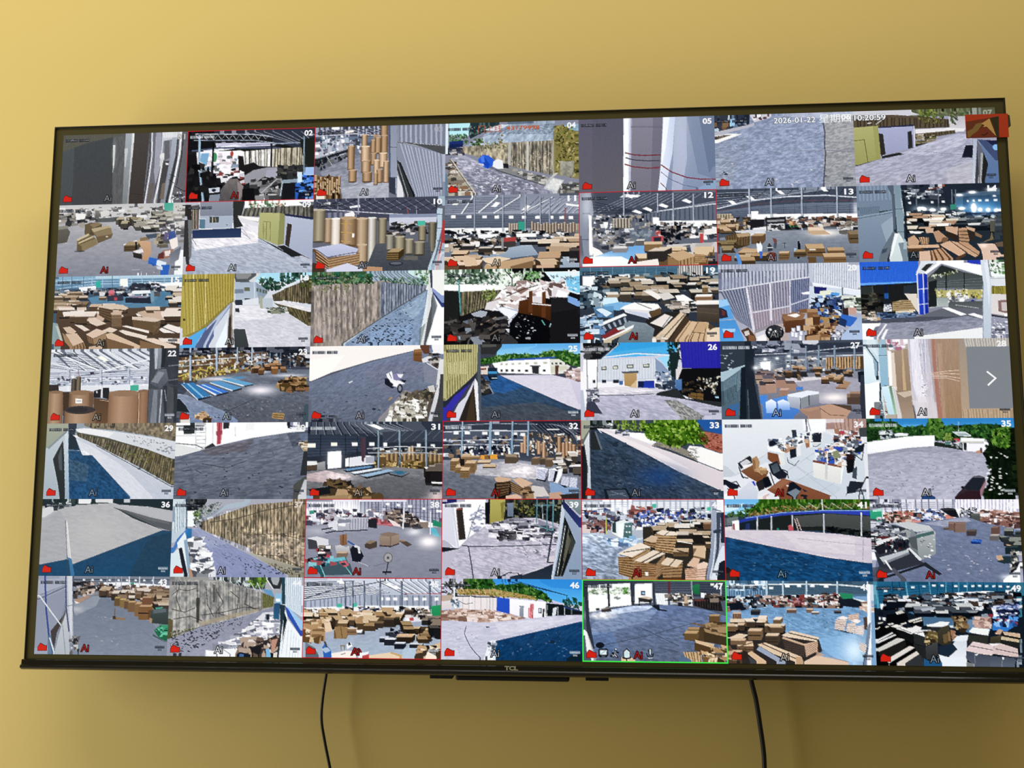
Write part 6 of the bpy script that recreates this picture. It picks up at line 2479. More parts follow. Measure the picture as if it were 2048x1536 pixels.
P('8f92ae',[45,74,62,67,193,131,287,180,77,180],c2='8d90b0')
P('a4a6bc',[48,67,68,67,133,103,94,115],a=0.6)
N([45,70,62,67,287,180,77,180],0.09,8.7,2.7,0.5)
D([160,128,260,160,280,179,182,179],'3d3d46 52525c',60,3)
D([76,83,160,122,155,160],'6a6c80 5a5c6e',40,2.3)
P('8a8888',[40,90,63,86,102,147,107,180,48,180])
K([41,93,69,90,106,160,103,180,48,180],'efeef0 d8d6da 6a6866 8a8888 f6f6f8 57555a',110,6.7,9.4,2.2,0.6)
P('c9d2d4',[0,4,33,3,35,70,13,96,5,102],c2='b8c4cc')
S([2,7,30,5,31,64,6,80],'ccd6da','8f9ca6',5,0.35,0.4)
L('2f4858',3.3,[32,5,35,73])
P('3a78a8',[34,69,48,68,48,90,36,93],c2='2f6a98')
P('4a78b8',[2,121,13,93,38,67,39,75,17,105,4,131])
P('dce4e8',[14,102,32,77,42,112,48,180,31,180])
P('2a2c30',[18,115,26,112,44,180,33,180])
P('cfdbe0',[0,131,16,115,35,180,2,180])
P('8fa4b4',[30,96,38,93,51,180,44,180])
P('b98a6a',[43,159,50,163,57,180,48,180])
P('e4e8ea',[29,15,33,15,35,64,31,64],a=0.5)
T(31)
bg('35363b')
P('3a3c42',[0,0,319,0,319,41,138,34,1,33])
S([88,2,165,27,6,30,2,2],'4f5158','1f2024',1,0.01)
L('8e9096',1.3,[5,2,-1,28],a=0.75)
L('8e9096',1.3,[20,2,20,29],a=0.75)
L('8e9096',1.3,[35,2,40,30],a=0.75)
L('8e9096',1.3,[50,2,61,31],a=0.75)
L('8e9096',1.3,[65,2,81,31],a=0.75)
L('8e9096',1.3,[80,2,102,32],a=0.75)
L('8e9096',1.3,[95,2,122,33],a=0.75)
L('8e9096',1.3,[110,3,143,33],a=0.75)
L('8e9096',1.3,[125,3,163,34],a=0.75)
L('8e9096',1.3,[139,3,184,35],a=0.75)
L('1d1e22',2.3,[8,2,4,28],a=0.8)
L('1d1e22',2.3,[23,2,24,28],a=0.8)
L('1d1e22',2.3,[38,2,44,29],a=0.8)
L('1d1e22',2.3,[53,2,64,29],a=0.8)
L('1d1e22',2.3,[68,2,84,29],a=0.8)
L('1d1e22',2.3,[83,2,103,29],a=0.8)
L('1d1e22',2.3,[98,2,123,29],a=0.8)
L('1d1e22',2.3,[113,3,143,29],a=0.8)
L('1d1e22',2.3,[128,3,163,29],a=0.8)
P('9a9ca2',[88,2,138,1,217,23,171,31],a=0.4)
L('b5b8be',1.3,[121,2,211,21],a=0.7)
L('b5b8be',1.3,[138,2,224,24],a=0.7)
L('b5b8be',1.3,[154,2,237,26],a=0.7)
L('b5b8be',1.3,[171,2,250,29],a=0.7)
L('b5b8be',1.3,[187,2,263,32],a=0.7)
L('b5b8be',1.3,[204,2,277,34],a=0.7)
P('ffffff',[141,7,159,6,182,17,171,19])
P('6d7076',[224,5,266,2,283,21,230,24],a=0.5)
P('e9ebee',[254,34,267,34,277,41,270,43],a=0.8)
P('44464c',[178,24,319,21,319,47,178,50])
L('7d8086',1.3,[181,50,217,21],a=0.6)
L('7d8086',1.3,[204,48,237,21],a=0.6)
L('7d8086',1.3,[227,46,257,21],a=0.6)
L('7d8086',1.3,[250,45,276,21],a=0.6)
L('7d8086',1.3,[273,43,296,21],a=0.6)
L('7d8086',1.3,[296,41,316,21],a=0.6)
P('3c4048',[1,32,138,34,139,70,2,82],c2='464a54')
L('2a2d33',1.3,[1,40,138,41],a=0.8)
L('2a2d33',1.3,[1,47,138,47],a=0.8)
L('2a2d33',1.3,[1,54,138,53],a=0.8)
L('2a2d33',1.3,[1,62,139,59],a=0.8)
L('2a2d33',1.3,[1,69,139,64],a=0.8)
L('2a2d33',1.3,[2,76,139,70],a=0.8)
L('24262b',1.7,[31,30,31,79])
L('24262b',1.7,[90,30,91,79])
L('24262b',1.7,[118,30,119,79])
P('eeeed8',[4,50,19,50,19,60,5,60])
P('eeeed8',[56,48,71,48,71,57,56,57])
P('f4f4f4',[105,48,119,48,119,57,106,57])
P('f4f4f4',[147,48,159,48,159,57,147,57])
P('f4f4f4',[180,49,189,49,189,58,180,58])
P('f4f4f4',[259,52,268,52,268,61,259,61])
P('f4f4f4',[292,53,302,53,302,62,292,62])
P('ffffff',[48,70,81,68,82,107,49,110])
G('ffffff',64.7,89.1,19.8,23.1,0.4)
P('f2f2f2',[91,86,99,84,100,104,91,105])
P('dcdce0',[101,84,139,79,159,80,159,99,101,105])
P('8a8a90',[139,83,165,80,165,96,139,97],a=0.6)
P('e2e0de',[4,92,23,92,25,102,5,102])
P('5a4838',[4,102,24,100,24,113,4,113])
P('a8a4a0',[24,96,43,92,44,112,24,113],c2='8a8680')
P('55404a',[128,37,138,37,138,83,129,92])
L('5a3a3c',4,[130,39,133,92])
P('5d4e3a',[165,66,319,67,320,112,166,112])
K([158,63,319,60,319,80,159,80],'8a8884 3a3836 d0ceca 5d564c 24221f',80,4.6,5.3)
C(165.1,70.4,8.9,26.4,'8d6f48','c4a272','4a3822')
C(175.3,76,8.9,26.4,'8d6f48','c4a272','4a3822')
C(185.5,74.4,8.9,26.4,'8d6f48','c4a272','4a3822')
C(195.7,72.7,8.9,26.4,'8d6f48','c4a272','4a3822')
C(205.9,71.1,8.9,26.4,'8d6f48','c4a272','4a3822')
C(216.1,76.7,8.9,26.4,'8d6f48','c4a272','4a3822')
C(226.3,75.1,8.9,26.4,'8d6f48','c4a272','4a3822')
C(236.5,73.5,8.9,26.4,'8d6f48','c4a272','4a3822')
C(246.6,71.9,8.9,26.4,'8d6f48','c4a272','4a3822')
C(256.9,77.4,8.9,26.4,'8d6f48','c4a272','4a3822')
C(267,75.8,8.9,26.4,'8d6f48','c4a272','4a3822')
C(277.2,74.2,8.9,26.4,'8d6f48','c4a272','4a3822')
C(287.3,72.6,8.9,26.4,'8d6f48','c4a272','4a3822')
C(297.5,71,8.9,26.4,'8d6f48','c4a272','4a3822')
C(307.6,76.6,8.9,26.4,'8d6f48','c4a272','4a3822')
P('4d4020',[225,93,320,93,320,112,225,109],a=0.6)
K([159,93,277,89,277,112,159,106],'8a6a3c 5a4a24 b8944e 3a3018 d0b070 6d5a28',70,5.9,6.6,1.2)
X(165.2,82.8,19.8,16.5,2.6,4.6,'c9a46c','6a5030')
P('d9b890',[239,59,244,59,244,78,239,78])
P('d0ac80',[247,57,251,57,251,78,247,78])
L('8a9aa4',4,[168,21,170,112])
L('36424a',1.3,[170,21,172,112])
L('8a9aa4',4,[218,21,219,112])
L('36424a',1.3,[221,21,222,112])
L('8a9aa4',4,[280,21,282,112])
L('36424a',1.3,[283,21,284,112])
L('c2c6cc',1.7,[142,63,218,58,319,62])
L('aeb2b8',2,[145,73,277,73,319,77],a=0.8)
L('3e2c20',2,[219,112,218,80])
P('85807e',[2,115,90,110,212,106,320,115,320,180,4,180],c2='6b6867')
P('c4b0b0',[3,122,47,113,107,128,64,144,3,138],c2='b09a98')
G('f2e4e2',76.9,128.2,36.4,8.6,0.8)
N([2,112,320,115,320,180,4,180],0.14,7.3,3,0.1,1.6)
P('56524f',[94,148,212,125,303,141,287,174,179,177],a=0.4)
G('efd6d2',306.9,173.6,19.8,13.2,0.8)
P('1c2024',[85,114,152,104,161,109,95,118])
P('6d90b0',[90,110,149,103,157,106,95,115])
P('cfdbe6',[105,118,166,108,179,110,113,122])
P('20262c',[105,119,113,122,179,113,179,115,113,125])
P('9ab4cc',[126,125,192,111,207,114,143,128])
P('e4ecf2',[110,117,162,109,166,111,113,119])
P('1f2428',[126,126,143,129,208,115,208,118,143,133])
P('5d7484',[195,119,212,113,241,117,225,126])
P('22282a',[195,121,225,127,243,119,243,121,225,130,195,124])
P('3a6a80',[208,117,223,115,231,120,215,123])
P('3a3228',[51,148,61,135,80,133,94,144,107,154,64,161])
P('57452e',[12,167,58,154,133,154,179,177,94,180,12,180])
K([47,135,94,135,120,167,48,167],'2a241c 4a3c2a 6d5638 1f1a14',40,9.3,11.2,1.6)
K([81,154,133,154,179,177,94,179],'9a7a50 7a5c3a b8966a 4a3824 5d4a2e',50,8.6,9.9,2,0.8)
P('23221f',[5,157,54,151,58,167,15,174])
P('a5855c',[32,174,91,170,107,179,32,180])
P('8fa8c0',[5,172,17,170,15,179,5,179])
B([293,106,320,103,320,154,290,154],7,17.8,21.2,'e4dcd4 6a5c50 a89c90','241d18 332a22',1.6,0.8,0.5)
P('2a221d',[292,119,320,117,320,141,289,138])
P('efe9e4',[294,140,320,141,320,145,295,144])
T(32)
bg('44464c')
P('3f4148',[4,2,318,3,318,36,4,34])
P('2e2f35',[203,3,318,4,318,36,238,26])
L('6a6c74',1.3,[199,5,232,36],a=0.8)
L('6a6c74',1.3,[209,6,241,36],a=0.8)
L('6a6c74',1.3,[219,6,251,36],a=0.8)
L('6a6c74',1.3,[228,7,260,36],a=0.8)
L('6a6c74',1.3,[238,8,270,36],a=0.8)
L('6a6c74',1.3,[248,9,280,36],a=0.8)
L('6a6c74',1.3,[257,9,289,36],a=0.8)
L('6a6c74',1.3,[267,10,299,36],a=0.8)
L('6a6c74',1.3,[277,11,308,36],a=0.8)
L('6a6c74',1.3,[286,12,318,36],a=0.8)
L('6a6c74',1.3,[296,12,328,36],a=0.8)
L('6a6c74',1.3,[305,13,337,36],a=0.8)
L('a9abb2',1,[238,7,312,17],a=0.5)
L('a9abb2',1,[245,7,312,22],a=0.5)
L('a9abb2',1,[252,7,312,26],a=0.5)
L('a9abb2',1,[259,7,312,31],a=0.5)
L('a9abb2',1,[266,7,312,35],a=0.5)
L('a9abb2',1,[273,7,312,39],a=0.5)
L('a9abb2',1,[280,7,312,44],a=0.5)
L('a9abb2',1,[288,7,312,48],a=0.5)
L('a9abb2',1,[295,7,312,53],a=0.5)
L('9a9ca4',1.6,[4,11,121,6,219,8])
L('9a9ca4',1.6,[4,26,121,21,219,23])
P('5a5d66',[4,25,199,20,199,52,4,51],c2='52555e')
P('f6f6f6',[25,24,37,24,37,31,25,31])
P('f6f6f6',[51,24,63,24,63,31,51,31])
P('f6f6f6',[92,25,104,25,104,32,92,32])
P('f6f6f6',[120,25,132,25,132,33,120,32])
P('f6f6f6',[161,27,173,27,173,34,161,34])
P('f6f6f6',[181,28,192,28,192,36,180,35])
P('fbfbfb',[241,19,270,19,270,22,243,22])
P('f4f4f4',[260,31,283,30,280,34,262,34])
K([6,38,173,35,173,80,6,83],'33323a 53525a 8a8a92 b5b6be dfe0e4 6d5e50 2a2830 94785c',170,5.2,6.5,1.2)
L('c9ccd2',2.3,[4,25,72,22,199,24])
L('c2c5cc',2,[4,46,121,43,202,45])
L('b4b7be',2,[4,55,88,54,199,58])
K([49,61,167,58,167,77,52,77],'15151a 2a2a32 e9e9ec 3a3a44',60,6.5,7.2,1)
K([199,29,318,36,318,84,199,77],'4a3e34 2e2a28 8a7058 c9b49a 6a5440 e4dcd2 3a3a40 a4886a',170,5.9,7.2,0.8)
C(186.3,35.5,8.5,39.1,'b08260','d8b494','6a4a30')
C(179.8,51.5,8.5,22.8,'b08260','d8b494','6a4a30')
C(218.6,48.5,8.5,29.3,'b08260','d8b494','6a4a30')
C(229.9,50.2,8.5,35.8,'b08260','d8b494','6a4a30')
C(265.3,37.6,8.5,45.6,'a87c58','cfa884','5a3e28')
C(274.8,52,8.5,35.8,'a87c58','cfa884','5a3e28')
C(282.8,48.9,8.5,32.6,'a87c58','cfa884','5a3e28')
C(290.8,52.1,8.5,32.6,'a87c58','cfa884','5a3e28')
C(298.7,56.9,8.5,29.3,'a87c58','cfa884','5a3e28')
L('8fa4b4',3.9,[46,2,44,80])
L('3a4650',1.3,[49,2,48,80])
L('8fa4b4',5.9,[111,3,110,80])
L('3a4650',1.3,[115,3,113,80])
L('8fa4b4',3.9,[162,3,160,80])
L('3a4650',1.3,[165,3,164,80])
L('8fa4b4',3.9,[199,3,197,80])
L('3a4650',1.3,[202,3,200,80])
L('4a6a88',2.6,[157,45,159,74])
P('f0a030',[85,80,105,78,108,88,89,90])
P('f5a020',[108,79,126,77,128,88,111,90])
P('5a3a1c',[97,80,111,79,111,89,98,90],a=0.6)
P('e87a30',[84,83,89,82,90,89,85,89])
E('2a2018',88.6,89.7,3.9,2)
E('2a2018',118,90.5,4.6,2)
P('8d8b92',[4,90,154,88,314,109,316,176,5,177],c2='6f7076')
P('b5b0b2',[66,103,154,93,225,106,225,135,128,128,76,125])
G('f6ecee',183,115.6,35.8,16.3,0.85)
P('64666a',[5,115,89,128,121,141,121,176,5,177],a=0.6)
N([4,90,314,100,316,176,5,177],0.14,8.5,2.9,0.1,1.6)
P('8fb0d8',[247,141,314,154,311,176,250,173],a=0.7)
X(144.1,80.3,26.1,17.9,6.5,3.3,'8a7a66','5d4e3e')
P('a08a70',[146,77,170,76,173,84,147,83])
X(205.6,86.9,14.7,14.7,9.8,3.9,'b09478','6d5844')
X(225,88.5,14.7,13,6.5,3.3,'8a7660','55463a')
X(237.8,90.1,14.7,16.3,6.5,3.9,'a48c70','6a5642')
X(266.6,98.2,11.4,13,8.1,3.9,'8a7a66','5a4c3e')
B([251,81,315,81,314,116,260,116],14,11.1,13,'c9bdb0 e4e0dc 8a7c6c','4a4036 5d5044 35302a',1.1,0.9,0.5)
P('dcd6d0',[254,92,279,90,279,97,257,98])
P('e8e8f2',[218,109,231,107,244,111,239,122,234,136,217,133])
S([218,111,218,133,236,136,241,112],'d8d8e8','8a8aa8',8,0.35)
P('26262c',[217,133,236,137,246,122,244,128,238,141,215,136])
P('ececf4',[247,111,260,109,267,116,260,138,244,138])
S([249,112,246,137,258,138,263,114],'dedeea','9090ac',7,0.35)
P('ededf4',[267,112,278,109,276,125,266,144,257,141])
S([276,128,273,149,290,151,294,130],'dadae8','8888a4',6,0.35)
P('26262c',[270,146,292,152,295,141,298,151,282,154])
S([295,130,292,152,309,154,311,132],'e0e2ee','8a90ae',6,0.35)
P('1f2026',[260,116,267,116,260,141,255,141])
X(17.7,92.8,17.9,22.8,4.6,7.2,'d3b288','8a6a44',n=5,cl='4a3622')
X(29.4,107.4,19.5,13.7,4.6,7.2,'d3b288','8a6a44',n=3,cl='4a3622')
X(42.5,83.1,19.5,22.8,4.6,7.2,'d3b288','8a6a44',n=5,cl='4a3622')
X(52.4,97.7,22.8,22.8,4.6,7.2,'d3b288','8a6a44',n=5,cl='4a3622')
X(41,113.8,19.5,18.2,4.6,7.2,'d3b288','8a6a44',n=4,cl='4a3622')
P('2a221b',[39,83,51,83,51,103,41,103])
X(80.4,96.2,29.3,3.3,4.9,6.5,'d9ba96','7a5c3c',n=1)
X(93.5,105.8,29.3,3.3,3.3,5.9,'cfae88','6a4e32',n=1)
X(42.5,83.1,42.3,4.6,3.3,3.3,'c4a27c','8a6a44')
P('cfa888',[120,132,131,128,160,133,154,144,125,140])
P('d6ae8c',[162,135,180,131,210,144,186,155])
S([157,138,157,162,186,173,188,155],'8f6e4c','3f2e1e',5,0.35)
P('261d16',[121,144,157,138,160,167,147,176,121,176])
S([125,141,125,176,154,167,157,140],'6a5038','2a1e14',5,0.4)
P('cdc4bc',[199,157,209,149,234,152,247,173,209,175])
P('b08a6a',[199,149,209,149,199,160,189,173])
K([186,160,205,157,209,175,186,176],'6a5038 a8865e 3a2a1c',16,6.5,7.2,2)
P('d9b094',[147,173,170,168,186,176,147,176])
P('c49a80',[247,166,273,163,282,175,247,175])
P('3a302a',[269,170,314,166,314,176,276,176])
T(38)
bg('8d8b94')
P('d9d6e0',[2,6,317,3,318,64,3,51])
P('8f8d9a',[179,6,317,5,318,61,180,38],c2='7d7b88')
S([124,6,317,5,318,61,124,32],'a3a1ae','5f5d6a',22,0.28,0.4)
L('5a5864',1.3,[153,13,317,13],a=0.7)
L('5a5864',1.3,[153,18,317,24],a=0.7)
L('5a5864',1.3,[153,22,317,34],a=0.7)
L('5a5864',1.3,[154,27,317,45],a=0.7)
L('5a5864',1.3,[154,32,318,56],a=0.7)
P('f4f4f6',[188,8,197,9,197,15,188,14])
P('f4f4f6',[213,10,222,11,222,17,213,16])
P('f4f4f6',[240,13,250,13,250,19,240,19])
P('f4f4f6',[273,19,282,19,282,25,273,24])
P('f4f4f6',[306,24,315,25,315,30,306,30])
S([2,8,127,5,127,32,3,29],'e2dfe8','aaa6b4',20,0.35,0.5)
G('ffffff',88,28.8,42.6,19.7,0.9)
G('ffffff',12.5,28.8,7.2,5.9,0.95)
G('ffffff',28.9,28.8,7.2,5.9,0.95)
G('ffffff',45.3,28.8,7.2,5.9,0.95)
G('ffffff',61.7,28.8,7.2,5.9,0.95)
G('ffffff',88,28.8,7.2,5.9,0.95)
G('ffffff',114.2,28.8,7.2,5.9,0.95)
K([6,26,219,22,219,54,7,58],'4a4650 7d7884 c4c0ca f4f2f6 2e2a30 9a8a8c b5aab0 6a4a50',150,5.9,7.9,1.3)
P('3f9478',[8,27,19,26,19,34,8,35])
P('f6f4f6',[213,32,298,54,298,67,229,46])
K([183,29,239,29,278,61,272,67,193,51],'3a3232 574a44 241f20 8d7a6c c9b8a8',80,7.2,8.5,1.6)
P('d04a58',[151,43,187,48,213,61,193,64,153,61],a=0.7)
P('e4d0cc',[193,45,210,51,226,64,207,61])
P('6a2a30',[154,43,170,43,170,54,156,54])
P('2f8a60',[298,46,315,53,315,64,298,61])
P('5fb0c0',[292,64,306,67,315,86,298,83])
L('d9d8e0',3.3,[232,5,229,67])
L('b5b4be',2.6,[181,6,180,51])
L('d4d4dc',2.6,[293,29,293,80])
P('96949e',[3,64,82,54,193,61,317,96,318,178,6,179],c2='87858e')
N([3,64,317,80,318,178,6,179],0.06,13.1,3.9)
G('fff8f6',288.8,97.2,22.9,13.1,1)
G('ffffff',255.8,74.9,16.4,7.9,0.7)
G('c4c0c6',29.9,73.5,29.5,9.8,0.6)
P('c9c6cc',[74,46,101,41,147,43,146,69,76,73],c2='a8a5ac')
S([101,45,147,44,146,69,102,71],'b9b6be','8f8c96',7,0.4)
P('d6d4da',[52,58,74,46,76,73,56,67])
K([72,42,108,40,102,58,74,58],'e9e7ea 8a8890 c4c2c8',20,5.9,6.6)
L('2c2a30',3,[39,70,63,66])
L('2c2a30',3,[48,78,72,73])
L('35333a',2.6,[73,74,146,71])
P('2f2b2c',[147,46,167,45,169,67,148,65])
X(174.9,86.2,22.9,19.7,8.2,9.2,'8f7c70','a08876')
P('8a7464',[174,80,197,75,222,80,200,87])
P('a08a7a',[202,86,221,80,221,100,203,107],c2='8f7866')
P('9c8674',[174,86,201,88,201,107,175,105],c2='8a7464')
L('6a564a',1.3,[201,87,201,107])
P('3a332f',[175,105,201,107,221,100,221,103,201,110,175,108])
P('54463a',[140,104,150,96,169,97,169,110,152,115,141,111])
P('8d7a66',[142,100,152,94,168,96,153,103])
P('5d4c40',[220,96,230,92,251,104,240,109])
P('a08870',[222,93,230,92,237,96,225,97])
P('4a4446',[6,93,27,89,32,115,8,115])
P('d4d2d4',[4,90,27,86,55,93,57,131,34,128,27,96])
P('26242a',[32,110,57,105,59,131,34,131])
K([31,105,60,105,61,140,35,140],'2a2628 e2e0e0 5a5052 c43a44 8a7a6a',26,7.2,7.9)
P('9a6a48',[81,83,98,80,99,105,83,107],c2='8a5c3e')
P('6d4630',[88,81,91,81,91,106,89,106])
P('c9c6c4',[71,107,83,105,96,110,104,107,105,124,74,124],c2='a8a4a2')
X(75.2,124.5,22.9,9.8,3.3,4.6,'c4a888','7d6a58')
P('262428',[106,115,112,107,129,112,139,131,130,145,112,142])
P('d2d0d2',[116,104,129,109,131,124,126,124,124,112,116,110])
L('2f5a9a',3.3,[101,97,116,105])
P('3c6a70',[12,145,97,134,115,172,39,175],c2='34585c')
P('6fb4bc',[12,144,93,132,97,139,18,153])
P('4a5a5c',[38,156,107,147,114,169,45,175])
L('7fc0c4',2,[35,147,48,175])
L('7fc0c4',2,[84,137,110,172])
P('d05a68',[79,144,97,140,105,151,94,156])
P('3a3c40',[84,147,94,145,99,150,90,152])
P('c93a48',[51,128,59,126,59,137,52,137])
K([8,134,67,134,67,150,12,153],'2a3a40 5a8a90 8ac0c8 1d2428 a84a50',30,5.9,6.6)
E('6a625c',195.4,133.9,10.8,11.8)
E('a49e9a',195.4,133.9,8.9,9.8)
E('5d5650',195.4,133.9,3,3.3)
L('2a282c',2.6,[196,143,192,166])
L('2a282c',3.9,[184,166,203,166])
L('2a282c',2.6,[190,166,191,172])
L('c4c2c8',1.3,[126,144,143,150,149,153])
L('6a6870',1,[162,153,195,145])
T(39)
bg('b4aeba')
P('2b2822',[107,1,282,-1,278,60,101,60])
K([137,1,279,-1,275,56,153,44],'1f1d18 3f3c30 5d5a48 2a3328 77745c 141310',130,5.8,7.1,1.2)
P('8f8030',[182,6,187,6,187,31,182,31],a=0.6)
P('b0403a',[192,0,237,-1,233,4,195,5])
F([166,6,217,2,214,38,172,31],'4a5228 6a7038 2e3618 8a8848',50,3.9)
P('f2f0f6',[3,10,101,1,101,60,60,89,37,112,27,109,5,90])
P('cfccd8',[21,16,26,13,40,110,36,112])
P('d8d6e0',[3,13,21,16,34,110,5,93],c2='cfccd8')
P('3a3028',[32,24,47,23,55,91,39,93])
P('8a4a3c',[33,21,47,19,48,24,33,25])
P('4f3c30',[32,24,35,24,42,93,39,93])
D([65,32,98,13,100,57,69,80],'8a8a9c b0b0c0',50,5.2)
P('1d1b1c',[99,8,110,6,109,57,100,59])
P('2a2a60',[5,6,33,3,33,7,5,11])
P('26262a',[2,109,37,112,28,115,3,120])
P('b9b04e',[111,3,146,1,142,51,110,56],c2='a89c40')
P('8a8034',[135,8,154,3,153,7,143,12,142,44,137,44])
P('7d8492',[150,9,164,8,164,39,151,39],c2='6a7280')
P('3a362a',[146,1,156,1,153,9,146,9])
P('c0b8c4',[40,112,105,60,153,44,217,42,268,56,265,142,242,157,137,179,3,180,3,123],c2='b9b2be')
P('5d5a60',[105,64,153,43,224,47,265,63,262,94,153,95],a=0.5)
K([105,60,159,43,224,47,265,63,262,94,121,89],'d8d2dc 4a464a 8a848a e9e4ec 35323a c4bcc6',140,4.5,7.1,3,0.3)
N([40,112,105,60,268,56,265,145,137,179,3,180],0.14,9.1,2.6,0.2,1.7)
K([130,76,166,73,166,95,134,95],'2f2a28 4a4442 6a6260',20,5.2,5.8,2)
D([153,95,262,88,249,139,172,127],'9a92a0 d8d0da 7a7480',60,4.5)
L('3a3a42',2.6,[47,105,61,107,68,146,73,179])
L('4a4a52',2.3,[61,107,105,107,166,106,262,102])
L('2f2f34',1.6,[2,120,40,112])
L('8a848e',1.3,[102,110,159,125])
L('6a666e',1.3,[60,89,69,57,88,13])
L('6a666e',1.3,[146,43,198,126],a=0.5)
L('5d8488',2.6,[219,6,217,54])
L('5d8488',2.6,[242,2,241,72])
L('6a9296',2.9,[256,2,254,79])
L('5d8488',2.6,[214,15,259,13])
L('6a9296',2.3,[220,60,256,72])
L('3a3c44',3.9,[254,72,247,113,242,142])
L('3f4048',3.2,[242,142,258,143])
P('cfc4c8',[247,129,258,127,257,142,246,141])
L('9aa8ac',1.6,[230,12,232,44])
P('2d3038',[137,179,217,161,255,145,252,178],c2='34383e')
L('d9d6dc',1.9,[185,170,233,154],a=0.9)
L('2a2a30',1.9,[137,174,153,166,175,167,185,178])
L('2a2a30',1.6,[102,180,147,172])
P('9da6b6',[275,12,291,18,317,47,315,177,252,178,265,94],c2='8a98ac')
P('2a2e50',[277,1,317,43,316,66,278,18],c2='3a3e70')
P('8d9a94',[279,1,317,-1,317,37],c2='6d7a76')
P('c2c8d2',[275,12,282,28,271,94,255,177,250,178,265,94])
P('28261f',[281,37,306,97,277,173,258,173,271,110],c2='22201c')
P('8a8468',[288,72,295,94,281,141,277,138],a=0.6)
L('bcc0b8',1.6,[283,60,274,113,264,170])
L('6a6a58',1.6,[291,63,284,126,271,173])
P('5a5a4c',[295,78,305,99,297,122,290,123],a=0.6)
T(33)
bg('454a52')
P('2a2c28',[21,2,82,3,82,23,21,22])
K([21,3,86,3,82,23,24,21],'1f221f 3a3e38 8a8e86 d4d6d2 5a5e56',36,4,4.7,1.6)
F([79,3,150,2,143,26,82,19],'5a7a1e 7a9a2c 3a5414 a0b84a 88a83a',80,4)
P('e4e2e4',[38,19,82,21,149,36,176,53,162,60,89,36])
P('f0efee',[107,28,146,30,169,43,169,53,149,51,109,36])
P('dcd2d4',[36,19,55,20,105,36,162,57,222,80,265,97,321,120,319,163,221,118,149,78,75,39],c2='d4c8ca')
P('ece4e4',[38,20,89,36,175,73,254,116,188,93,88,44],a=0.6)
P('efece9',[246,59,272,62,320,79,321,118,265,95,235,78])
P('8d8474',[162,57,176,48,209,53,249,74,265,93,248,87,202,68,176,60])
N([162,57,176,48,265,93],0.3,3.4,3.4)
D([242,57,266,64,265,90,245,83],'a8a498 6a665a e4e2de',50,3)
L('4a463e',1.7,[162,59,202,72,265,97])
P('2a5a9a',[263,3,318,3,318,34,280,24])
P('3a4a6a',[303,4,320,4,320,14,307,11])
P('b9624c',[280,27,319,34,320,77,282,64,272,50])
D([276,31,319,34,318,75,282,62],'c97a60 8f3a2c a84a3a 6a2a20',110,3.4)
F([139,10,190,3,263,4,273,27,289,41,282,57,242,54,219,63,176,50,149,40],'4a7a14 6a9a20 2f5a0c 88b830 1f3a08 3a6a14 a0c848',330,5)
P('1f2e0c',[189,40,243,50,236,60,202,57],a=0.4)
F([270,27,289,31,286,54,269,50],'5a3020 7a3a28 3a4a14',30,4)
P('3c4854',[26,26,38,21,75,39,149,79,221,119,318,163,319,176,20,176],c2='434d5a')
P('2e343c',[22,69,88,76,188,123,220,176,20,176],a=0.35)
N([21,22,38,21,149,79,318,163,319,176,20,176],0.2,8.7,3,0.35,1.8)
D([38,73,155,100,254,162,70,162],'5d6268 2d3238',90,3)
G('27487a',174.5,129.5,50.4,23.5,0.75)
P('cfd4da',[38,20,41,20,48,29,44,28])
P('33322e',[23,24,35,26,49,68,22,68])
P('6a6e70',[31,26,35,25,49,67,45,68])
D([72,49,102,50,102,60,75,59],'2f353c',8,5.4)
K([79,23,109,25,109,36,80,33],'8a8a90 c9c9ce 3a3c44 5a5a64',20,4.7,4.7)
P('22262a',[50,157,102,155,115,178,55,178])
P('4a5058',[57,160,99,158,108,176,62,176])
L('7a8088',1.3,[67,162,102,173])
L('7a8088',1.3,[64,171,97,166])
P('a3a48c',[1,5,21,4,19,29,7,56,0,66])
P('3a3630',[6,59,18,32,19,123,23,178,11,178])
P('d6dadc',[7,49,19,26,20,89,22,178,13,178,15,106],c2='b4bcc0')
P('2a2926',[0,69,7,56,12,106,10,178,0,178])
P('6a6c60',[1,49,19,21,19,27,2,61])
T(34)
bg('dcdde2')
P('dfe2e6',[2,4,188,2,190,38,115,67,23,126,0,127],c2='d2d4da')
P('c3c6cc',[1,100,26,123,20,130,0,130])
P('eff1f4',[188,2,230,1,229,28,190,31])
P('3a3a44',[186,1,189,1,190,28,187,28])
L('8a8c94',1.6,[191,3,197,28])
P('f6f6f8',[179,-2,185,-2,189,26,181,26],a=0.5)
L('b9bcc4',1.6,[23,128,115,67,184,41])
P('cfd4da',[23,130,118,67,197,38,229,31,254,41,311,74,314,175,236,178,142,136,98,97],c2='c9ced6')
P('b9c0c8',[142,136,200,129,263,155,236,176],a=0.4)
L('b0b6be',1.3,[113,136,202,77],a=0.8)
L('b0b6be',1.3,[138,156,226,100],a=0.8)
L('b0b6be',1.3,[192,175,257,136],a=0.8)
L('b0b6be',1.3,[162,107,249,175],a=0.8)
L('b0b6be',1.3,[146,93,206,136],a=0.8)
L('b0b6be',1.3,[185,87,207,103],a=0.8)
P('b08c84',[232,3,322,1,321,28,287,28,252,23,231,24],c2='a07c74')
S([249,5,304,3,303,28,252,23],'b89488','8f6c62',6,0.25)
P('d8d4d4',[229,23,320,31,320,41,248,34])
P('4a4a44',[303,21,321,19,320,41,304,41])
P('efeff2',[230,1,272,1,272,8,230,9],a=0.6)
P('eceef0',[99,62,135,49,194,28,223,26,219,38,177,57,137,77,102,71])
P('8a4c2c',[100,74,123,79,130,103,108,97,100,90])
P('dcdcd8',[123,79,136,74,138,103,128,105])
